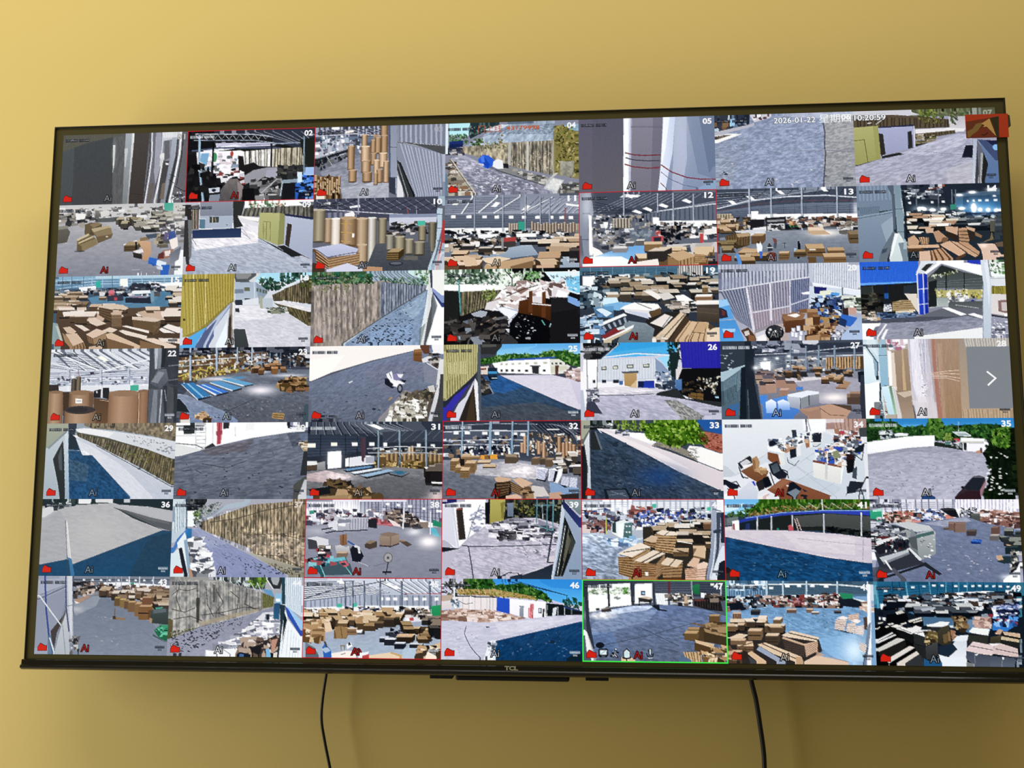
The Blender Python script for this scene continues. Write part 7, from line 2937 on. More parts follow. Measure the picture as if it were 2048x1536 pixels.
P('b98a68',[128,70,164,59,173,62,141,77])
P('dfe0e0',[164,61,173,59,174,82,166,84])
P('a86a48',[183,49,196,46,196,62,186,66])
P('e4e4e0',[193,34,201,33,199,64,193,64])
K([106,47,223,26,213,41,138,70],'2a2a30 e9eaec 8a8c94 c9a88a 5a5c64 3f4a5a f4f4f6',70,5.2,5.8,1.3)
P('3a3c44',[155,24,165,24,166,38,156,38])
P('23242a',[103,51,112,47,123,56,115,62,104,62])
L('c9d4da',1.9,[112,62,145,49,184,34])
L('d4dade',1.9,[134,42,138,70])
P('26272c',[149,69,163,66,164,85,150,89])
L('3a3b40',1.6,[143,87,145,98,159,105,169,93])
L('3a3b40',1.6,[201,61,209,62,218,56])
P('2c2d32',[201,38,221,31,219,51,202,52])
L('2a2b30',1.6,[196,52,219,52])
P('e9ebec',[200,87,231,67,280,47,312,47,311,61,268,100,260,146,200,129])
P('e4e2dc',[199,97,261,110,258,147,200,131],c2='d8d6d2')
P('8a4a34',[200,92,262,105,262,110,199,97])
P('c9c8c4',[226,100,232,101,230,136,225,136])
P('cfd6da',[199,82,262,95,262,105,199,92],a=0.8)
P('c49a78',[221,70,234,72,227,85,214,84])
K([208,67,312,51,291,90,265,103,208,90],'2a2a32 e4e6ea 6a6c74 3a5ab0 c9a890 8f949c f6f6f8 4a4c54',110,6.5,7.8,1.3)
P('8a9068',[243,74,256,70,259,87,246,90])
P('3a4ab0',[253,64,265,64,264,72,255,72])
L('e6ecee',2.3,[232,72,231,100])
L('dfe6ea',2.3,[228,57,273,62])
L('e2e8ec',1.9,[234,67,284,31])
K([248,28,300,28,312,51,254,57],'2a2a30 d9dade 8a4a44 5a5c64 f0f0f2 b88a70',70,5.2,6.5,1.3)
P('c23a4a',[260,28,271,26,272,34,261,36])
P('a87858',[249,23,261,21,259,33,250,33])
P('3a1f1c',[275,80,285,78,291,93,288,119,274,123,271,100])
P('1d1a1c',[273,93,289,90,289,119,274,123])
P('e4e2e2',[262,97,273,95,274,105,263,105])
P('26282c',[292,67,315,54,311,74,293,77])
L('2a2c30',1.9,[291,80,307,93,311,74])
P('4a4e54',[287,113,296,106,294,136,284,132])
P('2b2d32',[279,139,308,142,301,155,275,162,268,175])
L('2a2c30',2.6,[316,129,301,158,297,175])
L('2a2c30',1.9,[272,165,301,155,308,175])
P('2c2e33',[272,152,295,149,291,165,272,168])
P('2a2a2e',[33,99,60,82,66,90,36,107])
P('33343a',[35,100,63,87,66,100,39,113])
P('c9cacc',[38,99,53,90,63,97,44,107])
P('eceae8',[43,105,66,99,65,107,48,115])
P('8f5a38',[39,117,66,103,101,117,94,136,74,141,55,130],c2='7a4a2c')
P('b98a58',[64,89,76,83,82,97,78,120,70,118,66,103])
P('9a6c40',[66,90,72,92,73,117,67,110])
P('c49866',[70,113,85,107,97,117,86,126])
X(81.4,114.9,14.5,8.1,1.6,4.8,'d0a674','a87c4c')
L('23242a',2.3,[35,107,42,130,55,133])
L('23242a',1.9,[39,120,45,133])
P('26272c',[101,102,121,94,130,113,142,123,139,133,123,136,107,123])
P('4a5054',[106,105,121,98,126,116,112,123],c2='5a6064')
L('23242a',2.3,[130,113,142,118,144,133])
L('23242a',2.3,[104,120,113,149])
P('dfe2e4',[100,123,109,149,106,149,97,125])
P('2a2628',[71,143,100,128,106,146,80,162])
P('1b1a1d',[87,133,100,128,108,149,93,156])
P('332c2a',[73,144,86,138,91,157,78,162])
P('3a4ac0',[61,141,68,139,72,149,64,153])
P('d4d6de',[25,169,61,138,77,162,73,179,28,179],c2='c4c8d4')
P('e9eaf0',[-1,169,22,166,28,179,-1,179])
P('22242a',[0,133,19,143,35,149,32,156,16,159,3,146])
L('2a2c32',2.3,[19,143,29,140,37,153])
L('2a2c32',1.9,[9,156,25,176])
P('9a5838',[96,159,132,133,151,139,237,172,230,178,128,178],c2='8a4c30')
P('b0704c',[103,156,132,136,148,139,122,159],a=0.6)
P('1f2126',[146,143,155,141,173,156,160,178,138,170])
P('7d848a',[141,165,160,156,170,162,157,177])
P('2c2e33',[173,156,186,162,179,164])
P('2a2624',[171,169,187,171,182,176,169,173])
P('e6e0dc',[76,175,96,164,105,179,76,179])
P('c4a0a0',[86,174,99,167,102,170,89,178],a=0.7)
E('efe6e0',141.4,149.8,2.6,1.9)
T(35)
bg('a8a5b0')
P('2f7fc0',[2,-1,320,-1,318,25,1,19],c2='4a98d0')
P('6ab0e0',[66,14,127,13,122,20,75,19],a=0.5)
F([2,6,61,6,80,19,132,17,137,2,161,2,170,17,271,13,318,23,317,48,0,49],'2a4a1e 1e3a16 3f6a28 16280e 558a38 355a22',420,6.1)
P('1a2a10',[1,21,32,22,34,44,0,51],a=0.6)
F([132,5,166,2,168,42,135,42],'4f7a2c 6a9a3a 3a6020',80,5.2)
F([166,37,183,32,182,50,168,50],'6a8a30 88a848',30,3.8)
K([32,29,65,29,60,42,31,44],'3a4440 8a928c d8dcd8 b0b8b4 2a322e',36,5.2,5.7,2,0.7)
P('e4e6e8',[60,35,70,32,92,34,88,39,62,40])
P('c9d0d0',[185,30,214,30,227,39,225,41,199,40])
P('8a9a90',[195,34,216,34,223,39,199,38],a=0.7)
L('b4bcc0',1.2,[201,8,200,30])
P('f2f2f6',[0,53,88,40,148,38,146,62,87,66,-1,80],c2='ececf4')
P('2c3226',[146,54,148,52,181,59,207,64,207,72,181,67,146,62])
P('5a7a70',[169,53,182,52,180,59,169,59])
P('e03a44',[188,46,200,45,201,53,189,54])
K([182,50,208,50,207,67,184,64],'3a3c38 8a8c88 c9cac6 26282a',26,4.3,4.7,1.2)
P('f4f4f8',[203,43,255,46,255,52,204,52])
P('c9c4b8',[205,52,252,52,252,56,207,56])
P('ecebf2',[207,56,262,57,260,77,208,73])
P('2a2c30',[209,55,216,55,215,72,209,71])
P('f6f6fa',[252,52,264,54,262,61,253,60])
P('c08a70',[235,74,247,70,248,79,234,78])
P('5a3a34',[244,67,248,67,248,78,245,77])
P('a9a6b2',[-1,81,87,68,146,63,209,74,267,87,261,179,1,179],c2='b2afbc')
P('96939c',[-1,81,87,66,146,63,209,73,166,78,87,74,1,87],a=0.6)
N([-1,76,146,63,267,84,261,179,1,179],0.1,10.4,2.8,-0.05,1.7)
D([6,91,248,79,243,165,5,169],'918e9a c4c2cc 86838e',110,2.8)
F([256,75,277,30,319,21,314,180,245,179,267,121,255,92],'161e0c 0f1608 1f2a12 2a3a18 121a0a',380,8.5)
P('141a0c',[265,77,309,43,310,180,252,179,269,121],a=0.6)
F([275,25,310,20,307,67,270,62],'3f6a1e 5a8a2c 2a4a14 78a83c',120,5.2)
D([258,75,303,67,296,175,252,175],'e4e6e0 c4c8bc',30,3.8)
P('4c3f40',[181,178,207,150,224,131,238,127,250,131,253,141,241,165,241,179],c2='3a2628')
P('2b2c2e',[204,155,224,133,243,130,251,134,239,160,213,160])
P('6a6466',[224,132,238,128,249,131,243,133],a=0.8)
P('9a7078',[239,160,252,138,253,143,243,170,239,177])
E('2a2022',202,153.9,3.3,3.3)
P('3a2226',[182,178,211,162,239,162,240,179])
P('2e4a72',[100,180,123,170,133,170,154,180])
L('6a6a70',1.2,[1,174,14,171,28,179])
T(40)
bg('b0b4bc')
P('e9ecf2',[1,6,319,2,318,29,1,36])
S([3,6,299,3,298,29,3,36],'f0f2f6','b4b8c4',22,0.3,0.4)
L('a4a8b4',1.3,[3,9,119,6,299,6],a=0.7)
L('a4a8b4',1.3,[3,14,119,11,299,11],a=0.7)
L('a4a8b4',1.3,[3,20,119,16,299,16],a=0.7)
L('a4a8b4',1.3,[3,25,119,20,298,20],a=0.7)
L('a4a8b4',1.3,[3,30,119,25,298,25],a=0.7)
P('4fb49a',[159,11,168,10,168,19,160,20])
P('55bea0',[282,18,291,17,290,26,282,26])
L('4a4a54',2.3,[6,31,53,21])
G('ffffff',85.8,22.3,46.6,10,0.5)
K([6,26,292,19,284,69,6,62],'2a2c38 44485a 7a8090 c9ccd8 f2f3f8 5a4a50 93989f 8a5a58 3a4a78 1d1f28',260,6,8,1.3)
K([109,17,159,17,155,32,109,32],'a05a50 8a4a44 c47a6c 5a3a38',30,5.3,6)
K([6,49,59,49,58,76,5,76],'b0746c 7a4a44 4a4048 d8c4c0 2a262c 8a6a68',60,6.7,8,1.2)
K([126,29,225,29,218,59,128,59],'3a4a8a 6a7ac0 e9ebf6 2a3050 c4cae4 f4f4f8',70,6.7,7.3,1)
P('dfe6e4',[69,54,95,46,113,54,113,89,91,89,68,76])
P('5d7a74',[97,54,114,52,113,87,93,89],c2='4f6a64')
P('eaf0ee',[82,56,95,54,93,88,82,82])
P('3a4844',[69,54,77,51,78,76,69,74])
L('c4d44a',2.3,[55,39,56,92])
E('f4f8f4',101.7,60.7,2,2)
E('f4f8f4',108.4,60.7,2,2)
E('f4f8f4',101.5,74,2,2)
E('f4f8f4',108.1,74,2,2)
P('9fc2d8',[218,52,268,47,267,66,224,72],c2='7fa8c4')
P('a7b4c8',[2,76,58,79,95,92,144,86,141,105,84,119,87,162,93,178,4,178],c2='8f96a4')
P('c9d2e0',[4,76,52,76,45,96,5,99],a=0.6)
N([2,76,95,92,141,86,84,119,90,178,4,178],0.24,10,3,0.2,1.9)
P('7fb0d8',[55,92,118,89,111,105,65,105],a=0.6)
K([62,89,118,86,118,102,65,102],'e6ecf2 8ab0d0 5a7090 c4d4e4',30,5.3,6,2)
P('3a3228',[138,62,291,56,284,178,136,178])
X(198,55.7,16.6,13.3,2.7,3.3,'4a463c','262420')
B([172,52,284,49,283,86,164,86],16,13.3,16.6,'cbbfae ddd4c8 b49c80','332a22 262019 4a3c2c',1.7,0.5,0.5)
X(250.4,79,20,20,-1.7,5,'c9b49c','2a231c')
X(273.4,85.6,13.3,20,-3.3,4,'d0bca4','2f271f')
X(274.2,55.7,16.6,11.6,-1.7,4,'a07a58','6a4e38')
S([164,79,164,115,206,122,214,79],'c09664','54391e',7,0.35)
P('e4d2bc',[166,76,181,69,217,74,214,81,187,82])
L('4a3826',1.7,[186,81,198,71])
P('cdb090',[138,92,158,81,171,84,166,99])
S([138,96,139,102,165,109,167,97],'a87e50','57401f',2,0.4)
S([81,129,83,168,116,178,114,129],'a87e50','4f381d',8,0.35)
S([114,129,116,175,150,145,154,109],'b8905e','5a4022',7,0.3)
P('e6d6c4',[81,122,131,97,155,107,112,130])
L('4a3826',2,[94,119,152,110])
L('3a2a1a',1,[84,125,110,130])
S([117,142,114,178,165,178,165,145],'a87a4c','4f371c',7,0.3)
S([165,147,165,178,186,158,186,122],'b0855a','543c20',7,0.3)
P('e2cfb8',[117,137,160,114,188,121,143,143])
L('4a3826',2.7,[133,142,180,117])
P('8a2a24',[115,157,130,148,129,171,116,171],a=0.6)
P('e9e2d8',[141,163,148,162,148,171,142,171])
S([176,148,182,178,221,178,226,142],'a87e54','5a4024',5,0.3)
P('dcc6aa',[176,145,190,130,227,137,212,152])
L('4a3a28',2.3,[194,150,209,134])
X(213.6,95.5,36.6,8.3,-1.7,6.7,'cdb494','3a2e22',n=1)
L('efe6da',2.3,[217,94,247,99])
X(204.8,117.1,33.3,10,1.7,8.3,'c4a684','6a5238',n=1)
L('3a2c1e',2.3,[213,114,236,120])
X(249.5,110.4,26.6,23.3,0,6.7,'cfae88','7a5e40',n=1)
P('d4b48e',[249,125,260,105,278,107,275,132])
X(278,98.9,13.3,10,-1.7,4,'c9b090','5a4a38')
S([230,155,231,180,254,180,258,152],'d4a88a','8a5c40',6,0.3)
P('dcb496',[234,148,249,130,264,132,258,153])
P('e6c6b0',[257,145,272,139,282,142,276,162,258,162])
S([257,155,254,180,274,180,278,152],'dcb8a0','9a7058',5,0.25)
P('a4aab8',[292,6,304,5,302,76,292,142,282,178,276,178,289,109],c2='8a90a0')
P('4a4e5a',[303,29,313,29,307,109,295,178,289,178,301,109])
P('d4dae4',[311,109,316,102,314,178,286,178,298,142])
P('30343e',[313,29,320,29,317,99,311,96])
L('6a707c',2.3,[295,22,313,27])
L('d4d8e0',2,[300,76,293,142,284,178])
P('3d414c',[295,69,312,67,310,76,295,76])
P('25272c',[306,142,316,135,315,178,300,178])
T(41)
bg('33414e')
P('6ab0e4',[2,2,97,1,57,32,1,35],c2='a4d4f0')
P('e4f0f6',[2,15,45,9,31,22,3,29],a=0.7)
F([51,25,81,5,129,0,322,-2,321,24,193,21,128,26,57,38],'2f5a14 4a7a1e 1f3e0c 6a9a30 3a6a18',260,4.8)
F([8,32,57,20,47,38,11,39],'3a5a2a 2a4420 55743c',50,4.2)
F([47,32,129,15,206,14,205,24,128,30,57,40],'8a6a3c a8844c 6a5228 b89a5c 5a6a28',130,3.8)
F([206,11,320,7,320,20,212,21],'5a7a2a 86703c 3f5a1c',90,4.2)
L('c4ccb8',1.3,[161,8,180,21],a=0.8)
L('b4bca8',1,[180,21,187,8],a=0.7)
L('c4ccb8',1.3,[187,8,205,21],a=0.8)
L('b4bca8',1,[205,21,212,8],a=0.7)
L('c4ccb8',1.3,[212,8,231,21],a=0.8)
L('b4bca8',1,[231,21,237,8],a=0.7)
L('c4ccb8',1.3,[237,8,256,21],a=0.8)
L('b4bca8',1,[256,21,262,8],a=0.7)
L('c4ccb8',1.3,[262,8,281,21],a=0.8)
L('b4bca8',1,[281,21,288,8],a=0.7)
L('c4ccb8',1.3,[288,8,306,20],a=0.8)
L('b4bca8',1,[306,20,312,7],a=0.7)
L('d4d8d4',2.2,[216,0,217,24])
P('3a48b0',[30,48,63,38,128,30,218,24,323,25,322,36,218,30,128,36,63,45,32,53],c2='2c3a9a')
L('7a9ad0',1.9,[47,42,128,30,218,25,323,25])
P('2a2a24',[32,53,128,36,218,31,322,36,321,82,216,70,127,67,31,72])
P('57564c',[154,38,230,32,322,38,321,72,229,60,159,61],c2='4a4a42')
P('20201c',[223,60,321,72,321,83,223,73])
P('1f2a30',[32,55,73,45,72,71,31,72],a=0.6)
P('34407a',[47,55,56,53,56,68,46,68],a=0.7)
K([229,60,321,72,321,82,229,71],'1a1a16 33332c 121210',30,5.8,6.4)
P('6d7472',[3,42,31,39,30,55,2,59])
S([3,42,29,39,29,53,2,57],'5d645e','8a918a',8,0.4)
P('eef0f2',[17,49,32,46,33,70,18,70])
P('b03a3a',[18,55,22,54,23,68,19,69])
P('d8cfd0',[2,62,17,60,17,72,2,72])
L('c4c6c8',2.9,[104,38,103,69])
L('4a4a4a',1.3,[106,40,106,69])
L('c4c6c8',2.9,[73,40,72,69])
L('4a4a4a',1.3,[76,40,75,69])
L('c4c6c8',2.9,[150,36,149,70])
L('4a4a4a',1.3,[152,39,151,70])
L('c4c6c8',2.9,[219,33,218,76])
L('4a4a4a',1.3,[221,39,220,76])
L('c4c6c8',2.9,[301,30,299,82])
L('4a4a4a',1.3,[303,38,301,82])
L('c4a8a0',1.9,[155,44,162,70])
L('c4a8a0',1.6,[160,43,169,69])
L('b49a94',1.3,[157,47,163,47])
L('b49a94',1.3,[158,53,165,53])
L('b49a94',1.3,[159,59,167,58])
L('b49a94',1.3,[160,65,168,64])
P('d24a58',[140,59,147,56,152,64,151,70,141,69])
P('2a8a6a',[115,64,120,64,120,69,115,69])
P('cfc4ca',[2,70,62,68,159,70,254,77,320,86,319,141,221,128,119,108,3,84],c2='c9bec6')
P('ddd2d6',[127,74,285,85,283,124,158,110],a=0.5)
N([2,70,320,86,319,141,3,84],0.06,12.8,3.2,0.1)
L('a39aa2',1.3,[159,87,241,95,306,101],a=0.7)
L('8a828a',1.3,[303,88,300,133],a=0.7)
L('2a2a2a',1.6,[299,82,318,79])
P('22486a',[1,85,119,109,221,129,320,142,320,179,39,185,-1,145],c2='1c4a6e')
N([1,85,119,109,320,142,320,179,39,185],0.2,12.8,3.2,0.2,1.8)
D([29,108,314,149,307,172,59,167],'1f3446 3f647e',70,3.2)
P('26261f',[-1,145,14,158,39,184,0,186])
P('4a4438',[0,168,10,161,36,184,3,186],a=0.6)
T(42)
bg('a2a0b0')
P('8a8892',[1,2,68,0,66,48,-1,48])
P('e9e7f0',[25,9,162,1,319,0,317,33,90,48,26,48])
S([25,7,185,1,184,24,27,29],'dcdae6','8d8b9a',10,0.2,0.3)
L('8a8898',1.2,[28,7,96,3,185,2],a=0.9)
L('8a8898',1.2,[28,11,96,7,185,6],a=0.9)
L('8a8898',1.2,[27,14,96,11,185,11],a=0.9)
L('8a8898',1.2,[27,18,96,15,184,15],a=0.9)
L('8a8898',1.2,[27,22,96,19,184,19],a=0.9)
S([185,1,320,0,318,28,184,21],'ece8f4','b8b2c6',18,0.3,0.4)
P('f8f6fa',[95,29,184,21,253,21,317,31,316,41,207,29,99,41])
K([1,2,68,1,67,16,1,16],'3a3842 8a8894 d9d7e0 5a5862',50,4.2,4.7,2)
L('b4b2bc',2.8,[25,16,25,48])
L('dcdae2',3.3,[93,1,92,43])
L('cfcdd6',2.8,[144,1,144,29])
L('a09eaa',1.9,[182,1,182,21])
L('4a4852',1.6,[62,4,64,46])
P('3aa878',[4,25,25,21,26,48,5,50],c2='2f9a6c')
P('d4f0e4',[6,23,25,20,25,26,6,28],a=0.7)
K([27,29,95,26,94,48,28,51],'7a5a48 a4826c 4a3a34 d0b4a4 2e2628 c46a5a',90,5.1,6.1,1.5)
K([95,26,161,24,159,48,99,51],'2a2a34 4a5a8a 7a8ab4 c4c8dc 1d1e26 e4e6ee 8a6a5a',90,5.1,6.1,1.6)
P('d9806a',[161,35,174,32,180,42,164,48])
P('3a3634',[151,21,168,18,184,21,192,41,174,38,160,29])
P('241f22',[158,25,186,24,187,41,174,36])
K([193,21,235,20,229,38,197,38],'f4f2f6 3a383e 8a8890 c9c6ce 26242a',50,5.6,6.1,1.2)
K([235,24,319,28,317,62,238,53],'8a5e54 a87c70 5a3e3a c49c90 4a3430 e4d4d0',170,5.1,7,1.6)
P('e4dee2',[237,31,260,30,252,38,236,37])
X(216.9,34.6,18.6,14,0,3.5,'6a6a60','55554c')
P('f0eef0',[265,42,272,41,271,51,265,51])
P('e4887a',[90,47,108,46,110,52,92,53])
P('777d92',[26,58,99,51,206,38,240,50,317,67,310,176,0,179],c2='70768c')
P('b9b7c4',[113,53,206,39,217,48,159,60],a=0.6)
N([26,53,206,38,317,67,310,176,0,179],0.1,9.3,3.3,0.2,1.5)
L('7a7888',0.9,[148,101,181,118,291,164])
L('7a7888',0.9,[248,110,142,163])
D([146,94,271,105,279,164,154,166],'7f7d8c aaa8b6',60,2.8)
X(167.3,54.1,14,14,0,4.7,'8f7468','7a5c50')
X(181.2,54,22.1,18.6,1.2,4.7,'8a7064','84685c')
L('4a3a34',1.2,[181,52,180,71])
X(156.4,63.1,10.5,3.5,1.2,1.9,'8a7468','55443c')
X(204.6,69.7,19.8,10.5,2.3,4.2,'6a5c54','4a3e38')
P('2b58a8',[213,92,220,87,238,88,234,97,215,97])
P('1d3a78',[213,92,234,94,234,98,214,97])
D([217,89,236,89,233,94,217,94],'5a8ad8',10,2.3)
X(257.9,62.3,12.8,18.6,5.8,4.2,'8a6c60','6a4e44')
X(253.4,80.3,18.6,9.3,4.7,4.2,'b0a49c','6a625c')
B([285,67,317,69,315,105,283,103],10,11.7,14,'5a5a52 8a8a7c b59a74 3f403c','26272a 34342f',1.3,0.8,0.5)
P('b89a74',[288,97,308,103,305,105,289,102])
X(285,105.2,25.6,14,4.7,4.7,'3a4440','26302e')
P('c9a27a',[265,123,277,121,281,131,269,134])
P('2e3a3a',[277,124,295,123,298,138,281,140,266,135,269,133,281,131])
K([298,115,314,112,309,160,293,157],'4a4a44 2a2c2a 8a8478 c9c4b8 1d1e1e',36,6.1,7,1.2)
P('eef2f4',[307,152,315,136,313,176,276,176])
G('ffffff',290.2,169.1,16.3,6.1,0.8)
P('3a3a3c',[2,70,47,56,79,65,98,72,100,133,15,148,4,107])
P('c4c4c2',[49,53,80,49,126,58,135,67,98,72,79,65])
P('b0b2ae',[98,75,133,66,139,72,137,120,107,133,99,118],c2='8d908c')
P('4f6a62',[98,78,135,69,136,76,98,86])
P('8a8c8a',[75,68,89,66,98,77,100,133,87,118,78,94],c2='6d6f6d')
P('9fa19d',[58,75,76,66,86,72,82,85,60,85])
E('9a9c98',73.1,77.4,11.7,9.3)
P('5a5c5a',[79,85,98,80,99,111,87,106])
D([104,82,137,77,135,125,109,130],'e9ebe8 6d706c',16,3.3)
L('d4d6d8',1.9,[2,81,49,68])
L('d4d6d8',1.9,[2,87,46,71])
L('d4d6d8',1.9,[2,92,44,74])
L('d4d6d8',1.9,[2,97,42,77])
L('d4d6d8',1.9,[2,103,39,79])
L('d4d6d8',1.9,[2,108,37,82])
K([2,61,47,58,79,80,78,102,3,112],'1d1c1e 2e2c2e 55565a c9cacc 8a8c90 6a2a2c',90,4.7,6.1,2.4,0.5)
P('d9dad8',[10,92,58,80,59,84,12,102])
P('2a2628',[3,107,79,87,78,106,16,121])
K([24,92,79,87,78,111,28,116],'1a191b d4d6d6 4a4a4e 7a2a2a 2e2e32',36,5.1,5.6,0.8)
P('b9bbbb',[16,128,78,110,80,116,23,138])
P('7d7f80',[23,138,80,116,81,120,25,143])
P('d4d6d8',[78,108,82,106,107,131,102,135])
P('3c3a3c',[13,148,95,130,113,140,15,167,5,169])
P('2a282a',[1,177,109,141,111,146,10,179])
P('2f2d2f',[106,142,114,137,149,163,142,166])
P('5a585c',[36,152,46,150,75,178,63,178])
P('e4e4e8',[25,133,30,133,43,155,40,156])
P('efeff2',[1,114,5,114,10,133,5,133])
P('4a484a',[1,150,15,148,43,155,14,174,1,177],a=0.7)
D([108,113,136,106,135,125,109,130],'f0f2f0',5,3.7)
K([1,43,29,41,28,70,2,70],'2a2a2e 8a8a92 c9c9d0 6a4a48 4a4a50',30,5.6,6.1)
T(43)
bg('8a8c94')
P('6a6c74',[84,2,318,2,319,29,85,23])
P('4a4c54',[86,4,318,3,319,10,87,12])
L('8e9098',1.4,[88,6,196,5,318,5],a=0.8)
L('8e9098',1.4,[88,11,197,9,319,9],a=0.8)
L('8e9098',1.4,[89,15,197,13,319,13],a=0.8)
L('8e9098',1.4,[89,20,197,17,319,17],a=0.8)
P('e4e6ea',[109,7,115,7,115,11,109,11])
P('e4e6ea',[130,7,136,7,136,11,130,11])
P('e4e6ea',[151,7,157,7,157,11,151,11])
P('e4e6ea',[172,7,178,7,178,11,172,11])
P('e4e6ea',[193,7,199,7,199,11,193,11])
P('e4e6ea',[214,7,220,7,220,11,214,11])
P('e4e6ea',[235,7,240,7,241,11,235,11])
P('e4e6ea',[256,7,261,7,262,11,256,11])
P('e4e6ea',[277,7,282,7,282,10,277,11])
P('e4e6ea',[298,7,303,7,303,10,298,10])
P('eceef0',[148,15,211,13,319,20,319,33,211,22,155,20])
P('3a9a78',[225,15,234,14,234,23,226,23])
L('9a9ea6',1.7,[168,2,170,33])
L('9a9ea6',1.7,[177,2,178,33])
L('9a9ea6',1.7,[189,2,191,34])
L('9a9ea6',1.7,[203,2,204,35])
L('cfd4da',2.8,[222,2,224,36])
L('cfd4da',2.8,[247,2,248,38])
L('cfd4da',2.8,[280,2,282,40])
K([87,15,169,15,170,46,135,46,89,49],'2e2a28 473d36 6a5a4c 8d7a68 c9b4a4 1f1c1b',70,6.3,7.7,1.5)
K([141,20,319,24,320,49,156,46],'3a302a 55453a 26201d 7a6252 9a8270 6a4a3c e4dcd6',150,6.3,8.4,1.6)
P('b08a70',[92,54,128,44,130,49,119,61,94,62])
P('e4d6d0',[91,57,105,62,95,64])
P('777b85',[88,72,135,44,163,44,192,59,284,107,320,149,322,179,90,180],c2='868a94')
P('a4a6ac',[88,72,135,46,156,46,144,69,96,91],a=0.6)
N([87,46,192,56,320,149,322,179,90,180],0.06,10.5,3.5)
G('c9c4c4',98.7,76.9,14,7,0.7)
L('7a7c84',1.4,[254,120,300,152])
L('7a7c84',1.4,[99,146,195,136,285,126],a=0.6)
D([144,82,228,91,217,165,141,165],'80828a 9a9ca2',30,3.1)
B([156,38,316,37,317,59,188,57],28,12.6,15.4,'a08468 c0a484 d8c8b8 8a705a','4f3c2c 3f3025 6a5038',1.3,0.8,0.5)
X(188.7,50.7,12.2,17.5,2.8,4.2,'b8964c','6a5230')
X(201.4,53.9,14,17.5,2.8,4.2,'c4a060','8a6c3c')
X(212.7,57.1,10.5,17.5,2.1,3.5,'a08458','6a5034')
X(221.5,60.4,17.5,21,3.5,4.9,'c49c68','7d5c3a')
X(238,63.6,14,28,5.2,4.9,'c9a474','8a6238')
X(248.7,69.1,28,29.7,7,5.6,'c69c70','87592f',n=1)
X(255.8,48.9,21,15.7,3.5,3.5,'b8906a','7a4e34')
P('6a4426',[271,78,280,76,279,96,272,97])
B([275,55,317,54,317,72,279,72],7,14,15.4,'b0947a c8b49c','2f2620 463a30',1.4,0.6,0.5)
P('4a5046',[278,78,297,70,318,75,319,110,277,106],c2='3a3f36')
P('4a9a80',[288,71,307,69,304,73,290,75])
P('8a929a',[283,76,314,73,314,81,283,85],a=0.4)
P('b58a60',[275,94,282,96,281,106,276,106])
P('2f7a4a',[287,123,302,110,320,110,321,150,299,139],c2='22603a')
P('3fa070',[293,117,309,110,320,112,320,126,302,130],a=0.8)
D([291,114,319,113,318,139,299,136],'1a4028 6ac498',26,4.2)
P('2a3a30',[285,131,317,150,321,152,285,136],a=0.6)
L('7a5a3a',2.4,[191,75,190,91])
P('9a7446',[186,93,218,96,217,100,190,99])
P('4a3a28',[186,91,193,91,194,98,187,98])
P('9a9ca8',[-10,4,69,2,71,43,56,121,45,180,0,180],c2='a0a2ae')
P('a9abb6',[-3,10,69,4,70,23,3,46])
L('5c5e68',2.4,[0,56,71,23])
L('6a6c76',1.7,[1,46,70,20],a=0.7)
P('8a8c98',[0,59,70,30,71,82,48,114,37,166,3,166],a=0.5)
P('4a4038',[37,127,65,92,71,79,71,88,53,130,48,166,40,146])
P('6d6660',[65,92,72,72,72,92,56,127],a=0.7)
L('3a4a88',4.2,[16,2,23,75,34,140,46,180])
P('5a7288',[31,137,39,137,50,180,33,180],a=0.8)
L('d4d6d8',3.1,[1,41,62,114])
P('c6c6c8',[57,137,73,82,82,121,87,180,49,180],c2='b4b6b8')
L('8a8c90',1.7,[66,114,76,178])
L('e4e4e6',2.8,[36,143,50,180])
P('b9babf',[69,2,84,2,88,72,94,153,87,153,75,82])
L('4a5070',3.5,[67,2,72,72,82,127])
P('d2d3d6',[72,4,83,4,90,146,84,121])
L('5a5c64',1.7,[84,4,90,88])
L('77797f',1.7,[72,70,91,66])
K([85,140,105,137,107,178,88,178],'3a3634 8a8684 c4c2c2 6a605a 2a2826',26,5.6,7,1)
T(44)
bg('a8a5a8')
P('4a4a44',[104,2,230,0,227,29,146,19,105,13])
F([179,2,233,2,227,26,193,23],'4f7a1e 6a9a2c 3a5a14 88b03c',70,4.1)
K([104,3,186,3,186,19,112,13],'5a5a52 8a8a82 3a3a36 c4c8c4 6a7468',50,4.7,4.7,1.6,0.8)
L('cfd6d4',1.7,[111,5,125,19],a=0.9)
L('c4ccca',1.4,[125,19,128,5],a=0.8)
L('cfd6d4',1.7,[128,6,141,21],a=0.9)
L('c4ccca',1.4,[141,21,145,7],a=0.8)
L('cfd6d4',1.7,[144,8,157,23],a=0.9)
L('c4ccca',1.4,[157,23,161,9],a=0.8)
L('cfd6d4',1.7,[160,9,172,25],a=0.9)
L('c4ccca',1.4,[172,25,177,10],a=0.8)
L('cfd6d4',1.7,[177,10,188,27],a=0.9)
L('c4ccca',1.4,[188,27,194,12],a=0.8)
L('cfd6d4',1.7,[193,11,204,29],a=0.9)
L('c4ccca',1.4,[204,29,210,13],a=0.8)
L('cfd6d4',1.7,[209,13,219,31],a=0.9)
L('c4ccca',1.4,[219,31,226,15],a=0.8)
P('9a958c',[-2,3,74,3,139,11,221,34,251,42,249,67,182,87,78,113,7,142])
S([9,6,139,13,142,97,14,136],'a09b92','8a847a',11,0.3,0.8)
S([139,13,222,35,224,72,142,97],'9c978e','7f796f',10,0.35,0.7)
N([-2,3,139,11,251,42,249,67,7,142],0.22,8.8,10.2,0,1.6)
L('4d453a',2,[7,42,23,29,44,32,64,26],a=0.85)
L('4d453a',2,[8,74,39,81,63,71],a=0.85)
